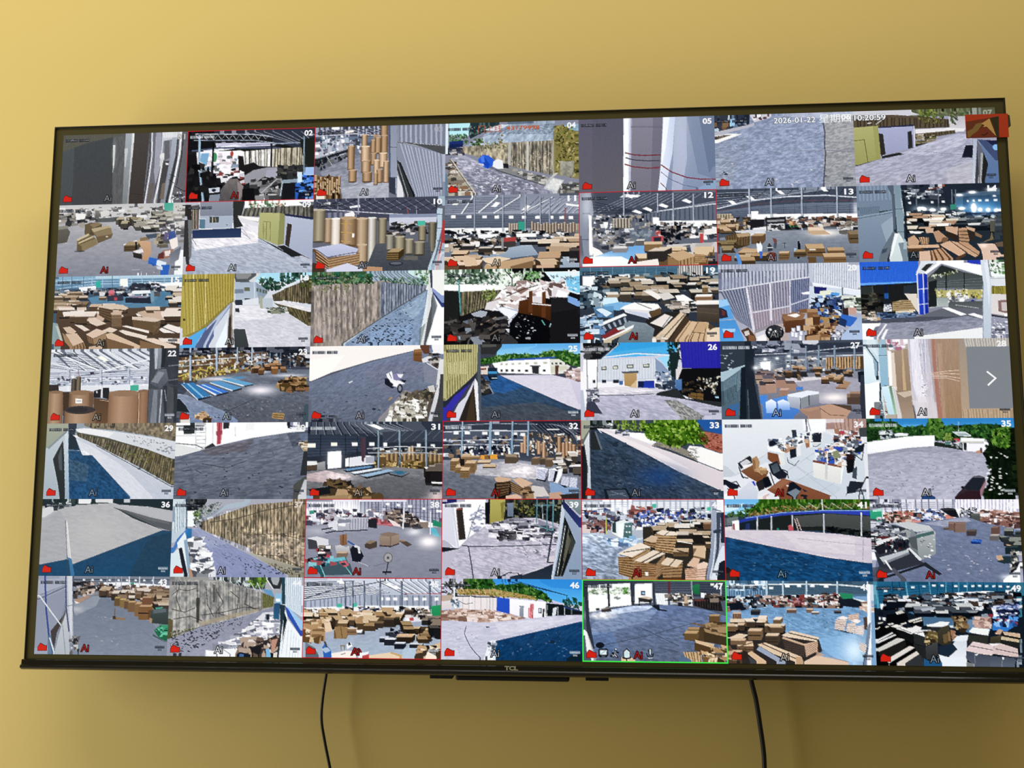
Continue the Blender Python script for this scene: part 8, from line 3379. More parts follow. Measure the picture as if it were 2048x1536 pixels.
L('4d453a',2,[12,97,53,90,81,100],a=0.85)
L('4d453a',2,[67,16,72,106],a=0.85)
L('4d453a',2,[88,23,93,64,108,90],a=0.85)
L('4d453a',2,[26,10,17,48,29,77],a=0.85)
L('4d453a',2,[112,29,130,58,114,81,142,90],a=0.85)
L('4d453a',2,[146,32,167,48,162,80],a=0.85)
L('4d453a',2,[187,36,181,61,209,74],a=0.85)
L('4d453a',2,[80,87,131,80,181,68,215,71],a=0.85)
L('4d453a',2,[7,136,47,123,95,110],a=0.85)
P('3f3a2c',[65,48,74,47,74,103,68,105],a=0.8)
P('4a4436',[103,16,110,18,110,58,106,58],a=0.7)
P('6a6040',[2,94,12,100,12,139,4,142],c2='5a5238')
P('a89a80',[74,103,148,84,215,71,216,77,81,111],a=0.7)
S([222,36,251,44,249,66,224,71],'7a7a4c','55552e',6,0.4,0.5)
F([6,126,64,116,61,126,10,139],'6a6a48 8a8a62 4a4a30',40,3.1)
P('8f8d98',[4,142,78,114,182,88,249,68,259,74,150,145,84,180,2,181],c2='9b99a4')
N([4,142,182,88,259,71,84,180,2,181],0.1,6.8,2.7,-0.3)
D([7,139,78,116,189,87,170,112,49,174,8,178],'3d3b40 4d4b50 2f2d33',200,3.1)
P('d6d4d8',[84,180,170,129,226,80,263,77,265,138,219,180])
K([101,174,170,129,223,90,263,83,265,138,219,176],'efeef0 8a8890 d8d6da 6a6870 f6f6f8 a8a6ae',200,6.1,10.2,2.2,0.5)
P('e9e9ea',[87,179,124,161,172,167,159,180])
L('8a888e',1.4,[134,164,159,180])
L('8a888e',1.4,[111,171,131,180])
P('2a2c34',[233,84,240,83,240,96,233,97])
P('6a96b8',[220,26,244,29,251,45,234,39])
P('8ab8d4',[253,37,268,36,267,61,255,59])
P('eef0f2',[254,48,265,48,265,55,255,55])
P('37506a',[250,59,265,58,263,96,250,93],c2='2f6480')
P('3a3a36',[230,2,270,2,264,26,247,26])
P('cfd2d4',[240,2,263,2,257,18,247,16],a=0.7)
L('d4d4d0',2.7,[231,4,247,26])
K([185,151,265,138,263,179,172,180],'3a302c 6a5648 b09a88 d8ccc2 2a2422 8a7464 4a3c34',80,10.2,12.2,1.8,1)
P('4a6a94',[162,177,172,170,202,176,199,180,165,180])
P('20242c',[159,180,173,169,206,176,199,178,175,173,164,180])
P('7fb0d4',[234,163,242,160,246,176,236,178])
P('c08a74',[248,141,262,138,253,170,246,167])
P('c9d2dc',[273,2,314,2,317,90,276,64])
S([275,4,314,3,317,80,279,64],'d4dce4','a8b4c0',8,0.35,0.2)
P('3a5ab0',[276,64,286,74,318,125,319,138,283,87],c2='2f50a8')
P('9cc0e4',[282,64,317,99,318,122,286,74])
P('2e3c40',[264,61,277,63,274,106,268,176,261,176,267,112])
P('dfe6ea',[278,74,283,90,275,138,270,179,265,179,271,112])
P('e6eaf0',[283,93,319,138,319,180,270,180,278,128])
P('1f2a2c',[276,80,282,96,272,144,274,96])
S([284,106,314,144,313,180,280,180],'e9eef2','c4ccd6',5,0.3,0.3,a=0.7)
P('2f4a50',[267,2,275,2,277,61,269,61])
T(45)
bg('a8abb4')
P('b9bdc8',[-1,5,316,2,317,39,151,37,2,59])
S([0,6,1,56,145,31,281,3],'c9ccd6','62656f',1,0.01)
L('5c5f6a',2.3,[1,11,118,7],a=0.8)
L('5c5f6a',2.3,[2,15,126,10],a=0.8)
L('5c5f6a',2.3,[2,20,134,12],a=0.8)
L('5c5f6a',2.3,[2,25,143,15],a=0.8)
L('5c5f6a',2.3,[2,29,151,17],a=0.8)
L('5c5f6a',2.3,[2,34,159,20],a=0.8)
L('5c5f6a',2.3,[2,39,167,22],a=0.8)
L('5c5f6a',2.3,[3,43,175,25],a=0.8)
L('5c5f6a',2.3,[3,48,184,27],a=0.8)
L('5c5f6a',2.3,[3,53,192,30],a=0.8)
L('5c5f6a',2.3,[3,57,200,32],a=0.8)
L('e4e7ee',1.6,[1,13,125,9],a=0.8)
L('e4e7ee',1.6,[2,18,133,11],a=0.8)
L('e4e7ee',1.6,[2,22,141,14],a=0.8)
L('e4e7ee',1.6,[2,27,149,16],a=0.8)
L('e4e7ee',1.6,[2,32,157,19],a=0.8)
L('e4e7ee',1.6,[2,36,166,21],a=0.8)
L('e4e7ee',1.6,[2,41,174,24],a=0.8)
L('e4e7ee',1.6,[3,46,182,26],a=0.8)
L('e4e7ee',1.6,[3,50,190,29],a=0.8)
L('e4e7ee',1.6,[3,55,198,31],a=0.8)
L('e6e8ee',2,[170,4,236,35],a=0.8)
L('5a5d68',1.3,[175,4,241,35],a=0.8)
L('e6e8ee',2,[188,4,249,35],a=0.8)
L('5a5d68',1.3,[193,4,254,35],a=0.8)
L('e6e8ee',2,[206,4,262,35],a=0.8)
L('5a5d68',1.3,[211,4,267,35],a=0.8)
L('e6e8ee',2,[224,4,275,35],a=0.8)
L('5a5d68',1.3,[229,4,279,35],a=0.8)
L('e6e8ee',2,[242,4,288,35],a=0.8)
L('5a5d68',1.3,[247,4,292,35],a=0.8)
L('e6e8ee',2,[260,4,300,35],a=0.8)
L('5a5d68',1.3,[264,4,305,35],a=0.8)
L('e6e8ee',2,[277,4,313,35],a=0.8)
L('5a5d68',1.3,[282,4,318,35],a=0.8)
L('e6e8ee',2,[295,4,326,35],a=0.8)
L('5a5d68',1.3,[300,4,331,35],a=0.8)
P('ffffff',[75,7,88,5,96,12,84,13])
P('ffffff',[187,13,200,11,208,18,195,19])
P('ffffff',[203,19,216,16,224,23,212,25])
L('3a3c46',2,[1,48,66,28,144,15,190,6])
L('4a4c56',1.6,[170,6,229,34,317,61])
L('b0485a',1.3,[236,35,317,34])
P('9ea2ae',[1,56,151,37,317,38,317,67,152,65,2,71],c2='a9adb8')
S([151,38,317,39,317,67,152,63],'a2a6b2','7d818e',12,0.25,0.3)
S([1,54,145,37,146,63,2,73],'aeb2c0','848896',14,0.3,0.4)
P('f6f7fa',[176,44,186,43,186,50,176,50])
P('f6f7fa',[192,43,202,43,202,50,192,50])
P('f6f7fa',[208,43,218,43,218,50,209,50])
P('f6f7fa',[233,43,242,43,243,49,233,50])
P('f6f7fa',[257,43,267,43,267,49,257,50])
P('f6f7fa',[276,43,286,43,286,49,276,50])
P('f6f7fa',[304,43,313,42,314,49,304,50])
P('f4f5f8',[2,68,145,62,314,62,314,76,2,81],a=0.9)
P('4ab494',[78,59,90,58,90,67,78,67])
P('4fba9a',[115,57,125,57,125,65,116,66])
P('2f9a5a',[296,62,316,59,317,87,297,90],c2='2a8a50')
L('7a808c',2,[95,8,97,77])
L('2f323c',1.3,[97,8,99,77])
L('7a808c',2,[113,7,115,77])
L('2f323c',1.3,[115,7,117,77])
L('7a808c',2.6,[140,7,142,77])
L('2f323c',1.3,[142,7,144,77])
L('7a808c',2.9,[177,7,178,77])
L('2f323c',1.3,[179,7,181,77])
L('7a808c',3.9,[227,7,229,77])
L('2f323c',1.3,[229,7,231,77])
L('7a808c',3.9,[292,7,293,76])
L('2f323c',1.3,[294,7,295,76])
K([2,71,294,66,295,88,3,93],'2c2826 40382f 1f1c1b 6a5a48 a89682 d9d0c8 e9e6e4',190,6.5,8.5,1.5)
K([133,68,191,67,185,86,136,86],'c9c4dc f2f0f8 3a3848 7a7690 26242e',50,6.5,7.2,1.2)
P('9fa3b0',[50,136,173,113,230,95,288,92,317,104,318,179,6,182,5,142],c2='a8b4c2')
P('d9d8dc',[237,89,295,82,292,95,231,99])
N([50,132,230,95,317,107,318,179,6,182],0.08,9.8,3.3,-0.2)
P('b9c8d6',[232,156,315,155,309,179,232,180],a=0.6)
B([4,84,217,77,227,101,173,113,121,120,5,108],60,14.4,18.3,'d3b690 c09c70 e3cdb0 b08858','3d2f22 55422e 6d5336 2c221a',1.3,0.8,0.5)
S([3,105,46,102,47,136,5,142],'c49c6c','7a5a36',4,0.25)
K([5,102,47,102,47,139,8,142],'d8b88e b88e60 8a6640 e6d0b0 6a4c2c',36,11.1,12.4,1.3)
P('e4c4a4',[49,103,63,99,69,120,53,123])
X(72.2,117.1,29.4,19.6,4.9,6.5,'b8905c','7a5a34')
P('a07a4c',[74,111,88,108,106,114,102,135,79,137])
L('4a361f',1.3,[88,109,92,135])
X(103.1,115.4,21.2,13.1,3.3,3.9,'d8c4ac','8a6848',n=1)
P('f4f2f0',[124,117,139,116,137,123,126,123])
X(140.2,107.5,27.8,11.4,4.9,6.5,'a88458','4f3c28')
X(185.2,93.5,29.4,16.3,4.9,5.2,'6d5a44','3a2f24')
X(166,101.3,19.6,11.4,3.3,4.6,'7a644a','43362a')
X(211,90.4,9.8,14.7,3.3,3.9,'5a4a38','33291f')
P('c9404a',[246,89,256,87,257,95,248,95])
P('f4f4f4',[240,90,247,89,247,95,241,95])
K([269,76,291,76,292,90,269,90],'3a3230 8a7a6c c4b8ac 26201e',20,6.5,7.2)
X(234.9,73.4,19.6,8.2,1.6,3.3,'6a5444','3f322a')
K([199,116,237,113,231,128,196,129],'201e20 d6d8de 3a3a40 8a8c94',26,5.9,6.5)
X(240.5,113.1,52.3,13.1,3.3,5.2,'57452f','3a2d1e')
X(215.1,131.5,37.6,14.7,8.2,7.2,'d6b086','33261a')
X(178.1,134.7,19.6,9.8,3.3,3.9,'c9ccd4','2a2a2e')
X(189.4,137.7,24.5,13.1,4.9,4.6,'d6d8de','2c2c30')
X(212.2,146.7,22.9,11.4,4.9,4.6,'cfd2da','26262a')
X(263.3,128.1,26.1,13.1,6.5,5.9,'b0926c','33271b')
X(247.6,147.9,29.4,8.2,3.3,4.6,'c9ccd0','2c2c2e')
B([224,113,301,107,308,131,270,143,231,125],10,14.4,16.3,'a8875c 8d6e48 c9ab82','2e2318 43331f',1.5,0.6,0.5)
B([282,95,317,94,318,122,289,119],6,14.4,15.7,'5a5048 8a7a68','221e1b 312a25',1.4,0.7,0.5)
P('262220',[302,113,318,113,318,137,305,134])
K([270,161,318,149,318,179,271,179],'e6ccb0 d8b48c 2a241e c49a6c f0e0cc 4a3a2a',50,9.8,11.8,2,0.8)
P('e4caa8',[155,173,203,166,232,174,229,180,152,180])
P('d0a45a',[206,165,232,172,230,176,203,168])
P('f0e4da',[67,170,103,163,129,165,123,179,71,179])
P('8a2a28',[113,170,122,156,135,159,142,171])
P('f4f2f2',[102,149,112,144,116,153,104,160])
P('2c2a2e',[106,146,110,144,113,150,107,152])
L('8a7454',2,[88,152,98,152,98,161])
L('8a7454',2,[89,152,91,163])
P('e6e8ec',[132,168,155,165,149,179,129,179])
P('d04040',[140,174,155,170,155,179,136,179])
P('3a72c0',[46,157,54,143,57,152,67,163,68,179,50,178],c2='2f62b0')
P('b8c4d0',[44,161,57,155,66,164,54,169],a=0.9)
P('4a4e54',[49,143,54,143,59,157,54,157])
L('3a3a3c',1.3,[90,172,100,169])
P('5a9a90',[122,165,132,162,129,168],a=0.8)
P('7d8488',[6,145,28,157,42,180,8,180],c2='5d6468')
T(46)
bg('c3c0d4')
P('3a90dc',[115,0,320,-3,320,57,280,54,154,19,115,11],c2='5ab0ea')
P('2a80d0',[217,1,320,-2,320,24,249,18],a=0.5)
L('1f2a44',1.6,[134,1,217,19,287,36])
L('2a3a58',1.3,[154,1,236,22,287,36])
L('1f3050',1.3,[138,2,140,8],a=0.8)
L('1f3050',1.3,[145,4,148,9],a=0.8)
L('1f3050',1.3,[153,5,156,11],a=0.8)
L('1f3050',1.3,[161,7,163,12],a=0.8)
L('1f3050',1.3,[168,8,171,14],a=0.8)
L('1f3050',1.3,[176,10,179,15],a=0.8)
L('1f3050',1.3,[184,11,186,17],a=0.8)
L('1f3050',1.3,[191,13,194,18],a=0.8)
L('1f3050',1.3,[199,14,201,20],a=0.8)
L('1f3050',1.3,[206,16,209,21],a=0.8)
L('1f3050',1.3,[214,17,217,22],a=0.8)
L('1f3050',1.3,[222,18,224,24],a=0.8)
L('1f3050',1.3,[229,20,232,25],a=0.8)
L('1f3050',1.3,[237,21,239,27],a=0.8)
F([51,2,115,0,122,14,185,10,233,28,255,52,217,43,154,35,90,32,51,29],'2f5a1e 4a7a2c 1f4014 6a9a3c 3a6a24 16300e',260,4.5)
F([1,4,58,2,51,39,3,36],'3a3228 57493a 2a241c 6a6a4a',70,4.5)
F([35,24,122,23,217,40,214,46,122,38,39,36],'b8924a d0aa5a 8a6a30 a8b050 6a7a2a',150,3.5)
F([274,48,299,39,320,54,318,69,280,60],'1f4a34 2f5a3c 173a2a',70,3.8)
L('2a3a3c',1.9,[285,36,284,60])
L('c4ccc0',1,[83,20,87,32],a=0.7)
L('c4ccc0',1,[96,20,100,32],a=0.7)
L('c4ccc0',1,[109,20,112,32],a=0.7)
L('c4ccc0',1,[122,20,125,32],a=0.7)
L('c4ccc0',1,[135,20,138,32],a=0.7)
L('c4ccc0',1,[147,19,151,32],a=0.7)
L('c4ccc0',1,[160,19,163,31],a=0.7)
L('c4ccc0',1,[173,19,176,31],a=0.7)
P('ded4d4',[1,39,128,39,129,71,90,70,2,67],c2='d4c8c6')
S([42,42,125,41,125,70,42,66],'e4dad8','cbbfbc',6,0.15)
L('3a3634',2.6,[26,39,128,41])
L('e9e6e6',2.6,[67,38,67,70])
L('a8a2a2',1.6,[111,41,111,71])
P('b8a490',[3,38,26,36,26,48,3,51])
L('d9dee0',3.8,[30,10,29,45])
P('1f1d1c',[35,11,40,17,32,27])
P('e4e8ea',[23,48,42,46,42,66,24,68],c2='b8c0c4')
K([23,47,42,46,42,68,23,68],'8a98a4 f0f2f4 5a6470 c4ccd4',16,5.1,5.7,1)
L('5a5450',1.3,[42,51,55,57,71,54])
P('b49484',[2,73,42,68,122,71,192,87,173,92,106,96,2,93],c2='b89888')
K([3,71,122,71,189,87,106,95,4,91],'c4a494 9a7464 dcc4b8 80604f b08a7a e4d4cc',140,4.5,6.4,2.2,0.6)
P('2f58c8',[127,41,156,44,156,78,126,71],c2='2848b8')
S([127,41,156,44,156,78,126,71],'3058c4','2848b0',8,0.3,a=0.6)
P('f0eef2',[156,44,239,50,238,84,199,87,157,77],c2='eae8f0')
P('9a9ca4',[179,60,188,61,187,85,178,83],c2='888a94')
L('6a6c74',1.3,[178,60,188,61])
P('d83a4a',[203,55,210,55,209,87,202,87])
P('f4d0d4',[206,55,207,55,206,87,205,87])
P('d83a4a',[198,64,202,63,202,85,198,86],a=0.8)
P('3a3c40',[221,64,228,64,228,76,221,75])
P('c4c6cc',[222,66,227,66,227,73,222,73])
P('33302e',[231,66,235,65,234,84,230,84])
P('20211e',[238,53,274,56,315,69,315,78,274,80,238,82])
P('2f4a7a',[280,59,315,69,315,71,277,63],a=0.8)
P('cfd4d8',[254,64,263,61,260,80,252,82])
L('8a8e90',1.6,[265,61,265,80])
L('9a9ea0',1.6,[280,63,280,79])
L('9a9ea0',1.3,[296,66,296,78])
L('c4c8c4',1.3,[241,58,240,81])
P('c6c2d2',[2,94,106,97,192,89,249,83,318,79,320,92,123,138,101,179,3,181],c2='c4c2d0')
P('d8d4de',[122,99,249,86,315,81,249,103,138,126],a=0.6)
N([2,94,318,80,320,92,101,179,3,181],0.07,11.5,3.2,-0.1,1.4)
L('5d5a66',1.9,[57,106,53,122,59,136,67,151,80,166,93,178])
P('3a383e',[102,106,110,106,110,108,103,109])
D([10,106,91,111,75,166,8,167],'aeaabc d6d4de',30,3.2)
P('1c4468',[123,138,320,92,320,175,123,179],c2='163e60')
P('26466a',[154,134,318,102,318,126,186,152],a=0.4)
N([123,138,320,92,320,175,123,179],0.16,9.6,2.9,-0.5,1.8)
D([139,141,312,108,312,168,139,171],'47698c 1f3a58',60,2.9)
E('22303a',252.3,138.9,6.4,2.9)
P('1a2a30',[281,176,299,165,320,162,320,175])
P('e4e6ea',[110,138,124,136,123,179,97,179])
K([110,140,123,138,121,177,101,177],'4a4e56 f0f2f4 9a9ea8 d4d6dc',26,5.1,6.4,1.2)
T(47)
bg('5a5e66')
P('3f4148',[4,4,322,2,321,35,4,39])
P('f6f8f4',[9,13,57,10,58,58,38,69,13,72])
K([13,20,56,17,56,32,14,34],'a8b89a d4dccc 7a8a6a eef2ea',50,3.3,3.3,1.6)
P('f8faf6',[61,10,107,7,110,56,61,61])
K([64,20,106,17,106,32,64,34],'a4b492 d4dcc8 8a9a74 f0f4ea',50,3.3,3.3,1.6)
F([92,18,103,17,101,31,93,31],'5a9a3a 7ab850 3f7a28',26,3)
D([71,36,84,36,84,43,71,44],'8a8f84',6,3.9)
P('f2f4f6',[118,9,157,7,157,50,117,53])
P('3a3c44',[132,24,141,24,141,34,132,34])
P('8fb4d0',[134,27,139,27,139,32,134,32])
P('e9ecf0',[163,29,191,29,191,56,166,53])
S([163,29,191,29,191,56,166,53],'eceef2','c9ced6',6,0.2)
P('dfe2e6',[196,32,219,31,217,53,196,54],a=0.7)
P('50525a',[159,5,244,4,243,29,163,28],c2='5d6068')
L('3a3c44',1.6,[159,9,244,7],a=0.8)
L('3a3c44',1.6,[159,14,244,12],a=0.8)
L('3a3c44',1.6,[159,19,244,18],a=0.8)
L('3a3c44',1.6,[159,25,243,23],a=0.8)
P('4a4c54',[244,4,322,3,321,38,245,29])
L('33353c',1.6,[245,10,321,8],a=0.8)
L('33353c',1.6,[245,15,321,15],a=0.8)
L('33353c',1.6,[245,20,321,21],a=0.8)
L('33353c',1.6,[245,24,321,27],a=0.8)
L('33353c',1.6,[245,29,321,33],a=0.8)
L('6a3038',4.6,[194,5,194,26])
P('2f7a48',[245,10,262,9,262,32,246,29],c2='276a3e')
L('c4c8cc',1.6,[244,4,245,35])
L('b4b8bc',2.6,[309,7,308,38])
P('e4e6ea',[264,27,308,33,308,44,264,38])
P('eef0d8',[286,7,294,7,293,12,286,12])
K([186,31,248,29,248,54,196,54],'2a2826 4a443e 8a8078 d0c8c0 e6e2de 6a5a48',60,5.9,7.2,1.3)
P('c9a884',[227,37,233,35,236,49,228,52])
L('1f1d1c',2.3,[186,45,215,44])
P('2c2625',[248,41,306,40,312,68,280,65,248,56])
S([251,43,306,43,307,66,251,57],'3a302a','1d1816',10,0.4,0.3)
P('6a3a3a',[250,41,274,41,274,45,250,46])
K([274,34,313,33,312,44,277,44],'26211f 4a3d34 8a7a6a',20,6.6,7.2)
P('3a342e',[125,40,130,39,157,42,155,50,127,48])
P('c9b8a0',[127,39,140,36,157,40,150,43])
L('1f1c1a',2.6,[127,47,127,56])
L('1f1c1a',2.6,[150,46,152,54])
P('3d3630',[112,47,117,45,117,56,112,57])
P('6c7a9a',[13,77,38,69,110,57,196,55,280,65,320,79,317,175,21,179],c2='646a7a')
P('c4cfe4',[38,71,110,58,163,56,143,67,94,73,24,83],a=0.9)
G('f2eeea',44.1,79.9,32.9,8.6,0.9)
P('94a2bc',[21,96,117,70,169,64,149,89,51,118,21,124],a=0.5)
P('5d80b8',[21,118,67,114,83,158,24,165],a=0.3)
N([13,71,110,57,280,64,320,79,317,175,21,179],0.17,9.9,3.3,0.15,1.7)
L('4a4c54',1.3,[24,149,143,123,266,88])
L('4a4c54',1.3,[130,105,214,144])
L('4a4c54',1.3,[168,148,213,157])
P('23262a',[153,56,171,54,173,64,189,66,186,69,169,67])
P('4a3c38',[42,65,64,62,65,70,43,72])
P('8a8078',[43,64,63,61,64,63,43,67])
P('2e2a2c',[30,64,38,63,38,68,31,68])
P('3a3c40',[4,7,12,9,16,93,27,152,19,155,9,109])
P('e6e4e2',[4,109,11,118,27,171,21,178,9,159])
P('b4b2b2',[9,115,16,130,31,174,24,176],a=0.6)
E('1f1f22',38.9,144.3,9.9,6.6)
L('33343a',4.6,[58,10,60,58])
L('3a3c42',3.9,[110,7,112,56])
L('3d3f46',3.9,[160,7,161,54])
P('55422c',[221,119,244,104,279,100,319,106,318,137,265,135,237,132])
P('7a5c3a',[240,93,279,98,282,104,244,96])
X(281.1,78.7,21.4,14.8,2.6,4.6,'b89466','6a5030')
P('4d3b26',[282,90,315,91,319,100,286,97])
X(233.7,108.5,24.7,11.5,1.6,5.9,'b08a5c','57431f')
X(225.5,116.3,28,14.8,4.9,6.6,'c49c6c','6d5330')
P('a88458',[269,105,317,119,317,125,272,113])
P('4a3a26',[268,113,317,123,316,143,269,133])
P('d9b68c',[249,130,291,139,289,148,251,138])
P('5a4228',[248,136,289,148,286,162,247,153])
P('dcba92',[282,96,319,102,319,105,281,100])
K([273,97,318,97,317,113,276,110],'8a6c48 5a4630 a8875c',16,7.9,8.6,2)
S([223,157,262,156,263,176,229,176],'cda878','6a4a2c',6,0.3,0.3)
P('5c6e86',[212,169,225,166,245,177,213,178])
K([265,156,313,146,312,176,265,176],'e4c8a0 b08858 7a5a34 d0a874 4a3620',60,7.2,8.6,1.3,0.6)
P('dcb890',[86,170,106,170,122,177,86,176])
P('16181a',[35,154,37,152,54,151,57,154,57,167,52,171,39,171,35,167])
P('d6e6e6',[38,155,54,155,53,165,38,165])
L('7a9098',1.3,[41,163,50,157])
P('8a9296',[41,168,50,168,50,170,42,170])
E('16181a',74.1,152.7,3.6,3.6)
L('16181a',4.3,[74,157,69,162,66,161])
L('16181a',4.3,[73,158,71,164,77,170])
L('16181a',3.6,[71,164,67,169,62,167])
L('16181a',3.3,[74,158,80,160])
E('f0f0ee',74.1,152.7,1.6,1.6)
L('f0f0ee',1.3,[73,157,71,164,75,169])
L('e8e8e6',1.3,[71,165,67,168])
P('16181a',[87,172,90,167,90,157,98,149,106,157,106,167,108,172,98,175])
P('c8dada',[92,170,92,158,98,153,104,158,104,170,98,171])
P('16181a',[145,153,150,149,154,153,153,164,149,167,146,164])
P('dce8e8',[148,154,150,151,152,154,151,163,150,164,148,163])
L('16181a',2.6,[142,161,144,167,149,170,155,167,157,161])
P('e4ecec',[145,170,155,170,153,172,145,172])
L('16181a',1.6,[144,173,156,173])
T(48)
bg('7ea0c0')
P('4a6a80',[3,4,316,-4,314,32,2,41],c2='54768e')
S([5,7,89,4,88,39,4,41],'7a9ab4','3f5a70',16,0.4,0.5)
K([5,5,90,3,89,21,6,22],'c4d8e6 3f586c 86a4ba e6f0f6',60,4.5,4.5,1.6)
P('4a5f6c',[93,7,316,-1,314,29,92,32],c2='526874')
L('3a4e5a',1.6,[92,10,185,6,315,4],a=0.8)
L('3a4e5a',1.6,[92,13,185,10,315,8],a=0.8)
L('3a4e5a',1.6,[92,17,185,14,315,12],a=0.8)
L('3a4e5a',1.6,[92,21,185,18,315,17],a=0.8)
L('3a4e5a',1.6,[92,25,184,22,315,21],a=0.8)
L('3a4e5a',1.6,[92,28,184,26,314,25],a=0.8)
L('d8e4ea',2.9,[6,13,89,8,185,7,249,8,299,12])
P('f4fafc',[94,13,104,13,103,18,94,18])
P('f4fafc',[129,9,139,9,139,14,129,14])
P('f4fafc',[155,8,164,8,164,13,155,13])
P('f4fafc',[183,9,193,8,193,13,183,13])
P('f4fafc',[214,9,223,9,223,14,213,14])
P('f4fafc',[53,10,62,9,62,14,52,15])
P('f4fafc',[27,10,37,10,36,15,27,15])
L('b0c4d0',3.8,[89,4,88,55])
L('4a606e',1.3,[92,3,91,55])
L('b0c4d0',3.8,[125,3,123,54])
L('4a606e',1.3,[127,3,126,54])
L('b0c4d0',3.8,[176,2,174,53])
L('4a606e',1.3,[179,2,177,53])
L('b0c4d0',3.8,[243,0,240,52])
L('4a606e',1.3,[245,0,243,52])
P('2f8a5a',[248,25,276,28,274,42,247,39])
P('f2f6f6',[5,38,89,33,248,28,247,36,88,43,5,49],a=0.9)
P('e4ecee',[276,37,307,43,307,50,275,46])
K([4,36,89,33,88,55,5,66],'23282e 3a4048 14181c 6a7078 c4ccd2 8a6a5c',90,5.7,7.6,1.5)
K([89,33,248,28,246,61,91,58],'3a2e2a 55443c 221c1a 8d7464 c9b4a8 e4dcd8 8a3a38 6d5a50',170,5.7,7.6,1.4)
P('a83a3c',[144,38,170,35,171,53,145,55],a=0.5)
P('23262a',[247,39,273,37,298,46,307,57,278,57,247,53])
P('1d2024',[5,49,34,48,40,62,8,66])
K([298,46,313,46,312,66,297,63],'c9a894 8a6c5a e4d4c8',14,7,7.6)
P('7396b8',[5,69,88,58,246,59,297,63,306,69,291,179,211,163,86,111,4,94],c2='82a8cc')
N([5,60,297,57,291,179,211,163,4,100],0.14,10.2,3.2,0.2,1.7)
P('8fb8e0',[180,127,276,113,292,173,235,169],a=0.6)
G('e4f2fc',274,149.4,25.5,28.7,0.8)
D([72,68,240,70,229,108,102,104],'5a7c9c 8fb2d0',60,2.9)
X(130.5,63.4,20.7,6.4,1.6,3.2,'d0b094','6a5244')
X(173.4,62.5,14.3,6.4,1.6,3.2,'c9ac94','7d6454')
X(184.2,68.4,15.9,3.8,1.6,2.5,'e4dcd4','6a5a4e')
X(233.4,65.8,15.9,4.5,0,2.5,'6a5c54','33302e')
X(52.5,66.5,19.1,8.9,1.6,3.8,'57534e','2a2a2c')
S([13,72,32,70,31,90,12,92],'8f6a50','4a3428',4,0.3)
P('c9a890',[13,69,32,68,32,72,13,73])
X(48.8,83.7,28.7,14.3,6.4,3.8,'e0c8b0','2e2a28')
P('c8a688',[71,80,81,83,80,94,72,96])
P('3a302a',[2,97,87,89,124,113,199,127,205,151,166,179,0,183])
B([4,94,112,88,118,113,3,119],14,14,17.8,'dcc4a8 d0b08c e6d4c0','5d4936 47382a 6f563c',1.5,0.7,0.5)
X(44.9,110,28.7,19.1,4.8,6.4,'d4b492','7a5e42',n=1)
X(82.7,119.9,27.1,19.1,4.8,6.4,'d8bc9c','4f3f30',n=2)
P('dcc2a4',[3,125,26,115,45,118,22,134])
X(21.8,142.8,35,14.3,-1.6,11.2,'dab894','6f543c',n=1)
L('4a382a',1.6,[28,143,57,134])
X(6.3,130.8,31.9,9.6,3.2,4.8,'cfae8c','7a5e44')
P('e0c6ac',[119,118,140,108,200,122,193,131,124,121])
L('3a2c22',2.2,[134,113,196,127])
P('c9a688',[121,121,167,136,196,130,196,133,167,141,119,125])
S([123,131,126,162,170,164,167,140],'4a4038','24201e',6,0.35)
S([167,140,170,164,195,151,196,131],'d6b094','7a5a48',8,0.3)
P('5a4436',[119,125,167,140,166,164,126,153],a=0.5)
P('dcbe9e',[65,139,82,134,160,164,153,177,100,159])
L('57402e',2.2,[76,137,147,168])
P('9aa0b0',[63,150,69,142,134,180,115,180])
P('c69c74',[148,164,160,164,164,176,147,178])
P('d8b28a',[42,158,52,153,93,181,71,181])
P('4a4844',[43,164,71,181,52,182])
P('dcbca0',[164,175,192,160,260,174,257,180,166,181])
P('c49a7c',[192,151,211,160,192,163],a=0.8)
P('7a5a40',[3,137,18,164,30,182,2,183],a=0.8)
K([2,155,40,155,40,182,2,183],'cda480 5a4432 8a6a4c 3a2c22',22,9.6,10.2,1.6)
L('b08a6a',1.3,[220,163,260,174])
S([236,83,233,104,254,107,261,82],'e4cfc4','8a6c60',8,0.3)
P('efe2da',[238,80,252,75,264,79,255,84])
S([263,73,264,85,286,85,287,69],'dcc0b0','9a7c6c',4,0.3)
S([261,91,258,108,276,113,280,88],'e8d6cc','97786a',6,0.3)
P('f0e4de',[267,85,280,82,291,85,283,91])
S([278,97,277,113,294,117,299,94],'f0e0da','a48a80',6,0.3)
P('2f2a2a',[232,104,257,108,276,114,257,111])
P('57453a',[296,78,309,75,307,106,297,103])
P('e9edf0',[307,5,316,7,309,179,301,178])
P('7a8494',[305,94,312,87,305,149,298,179,291,179])
P('f6f8fa',[307,124,311,121,309,179,299,179])
S([287,131,284,146,297,155,301,137],'ecdcd4','a08478',5,0.35)
L('4a525c',1.9,[291,178,303,143])
P('b0b8c4',[314,7,317,7,313,84,310,84],a=0.5)
T(49)
bg('1e2428')
P('2a6480',[0,1,316,-2,315,24,145,26,7,58,-3,56],c2='2f6a86')
P('235a74',[10,7,71,4,70,37,11,48],a=0.5)
L('1c4a60',1.5,[10,12,78,6,163,4,305,4],a=0.8)
L('1c4a60',1.5,[9,18,78,12,163,8,305,7],a=0.8)
L('1c4a60',1.5,[9,25,78,17,163,11,305,10],a=0.8)
L('1c4a60',1.5,[9,31,77,23,162,14,304,14],a=0.8)
L('1c4a60',1.5,[8,38,77,29,162,18,304,17],a=0.8)
L('1c4a60',1.5,[8,44,77,35,162,21,304,20],a=0.8)
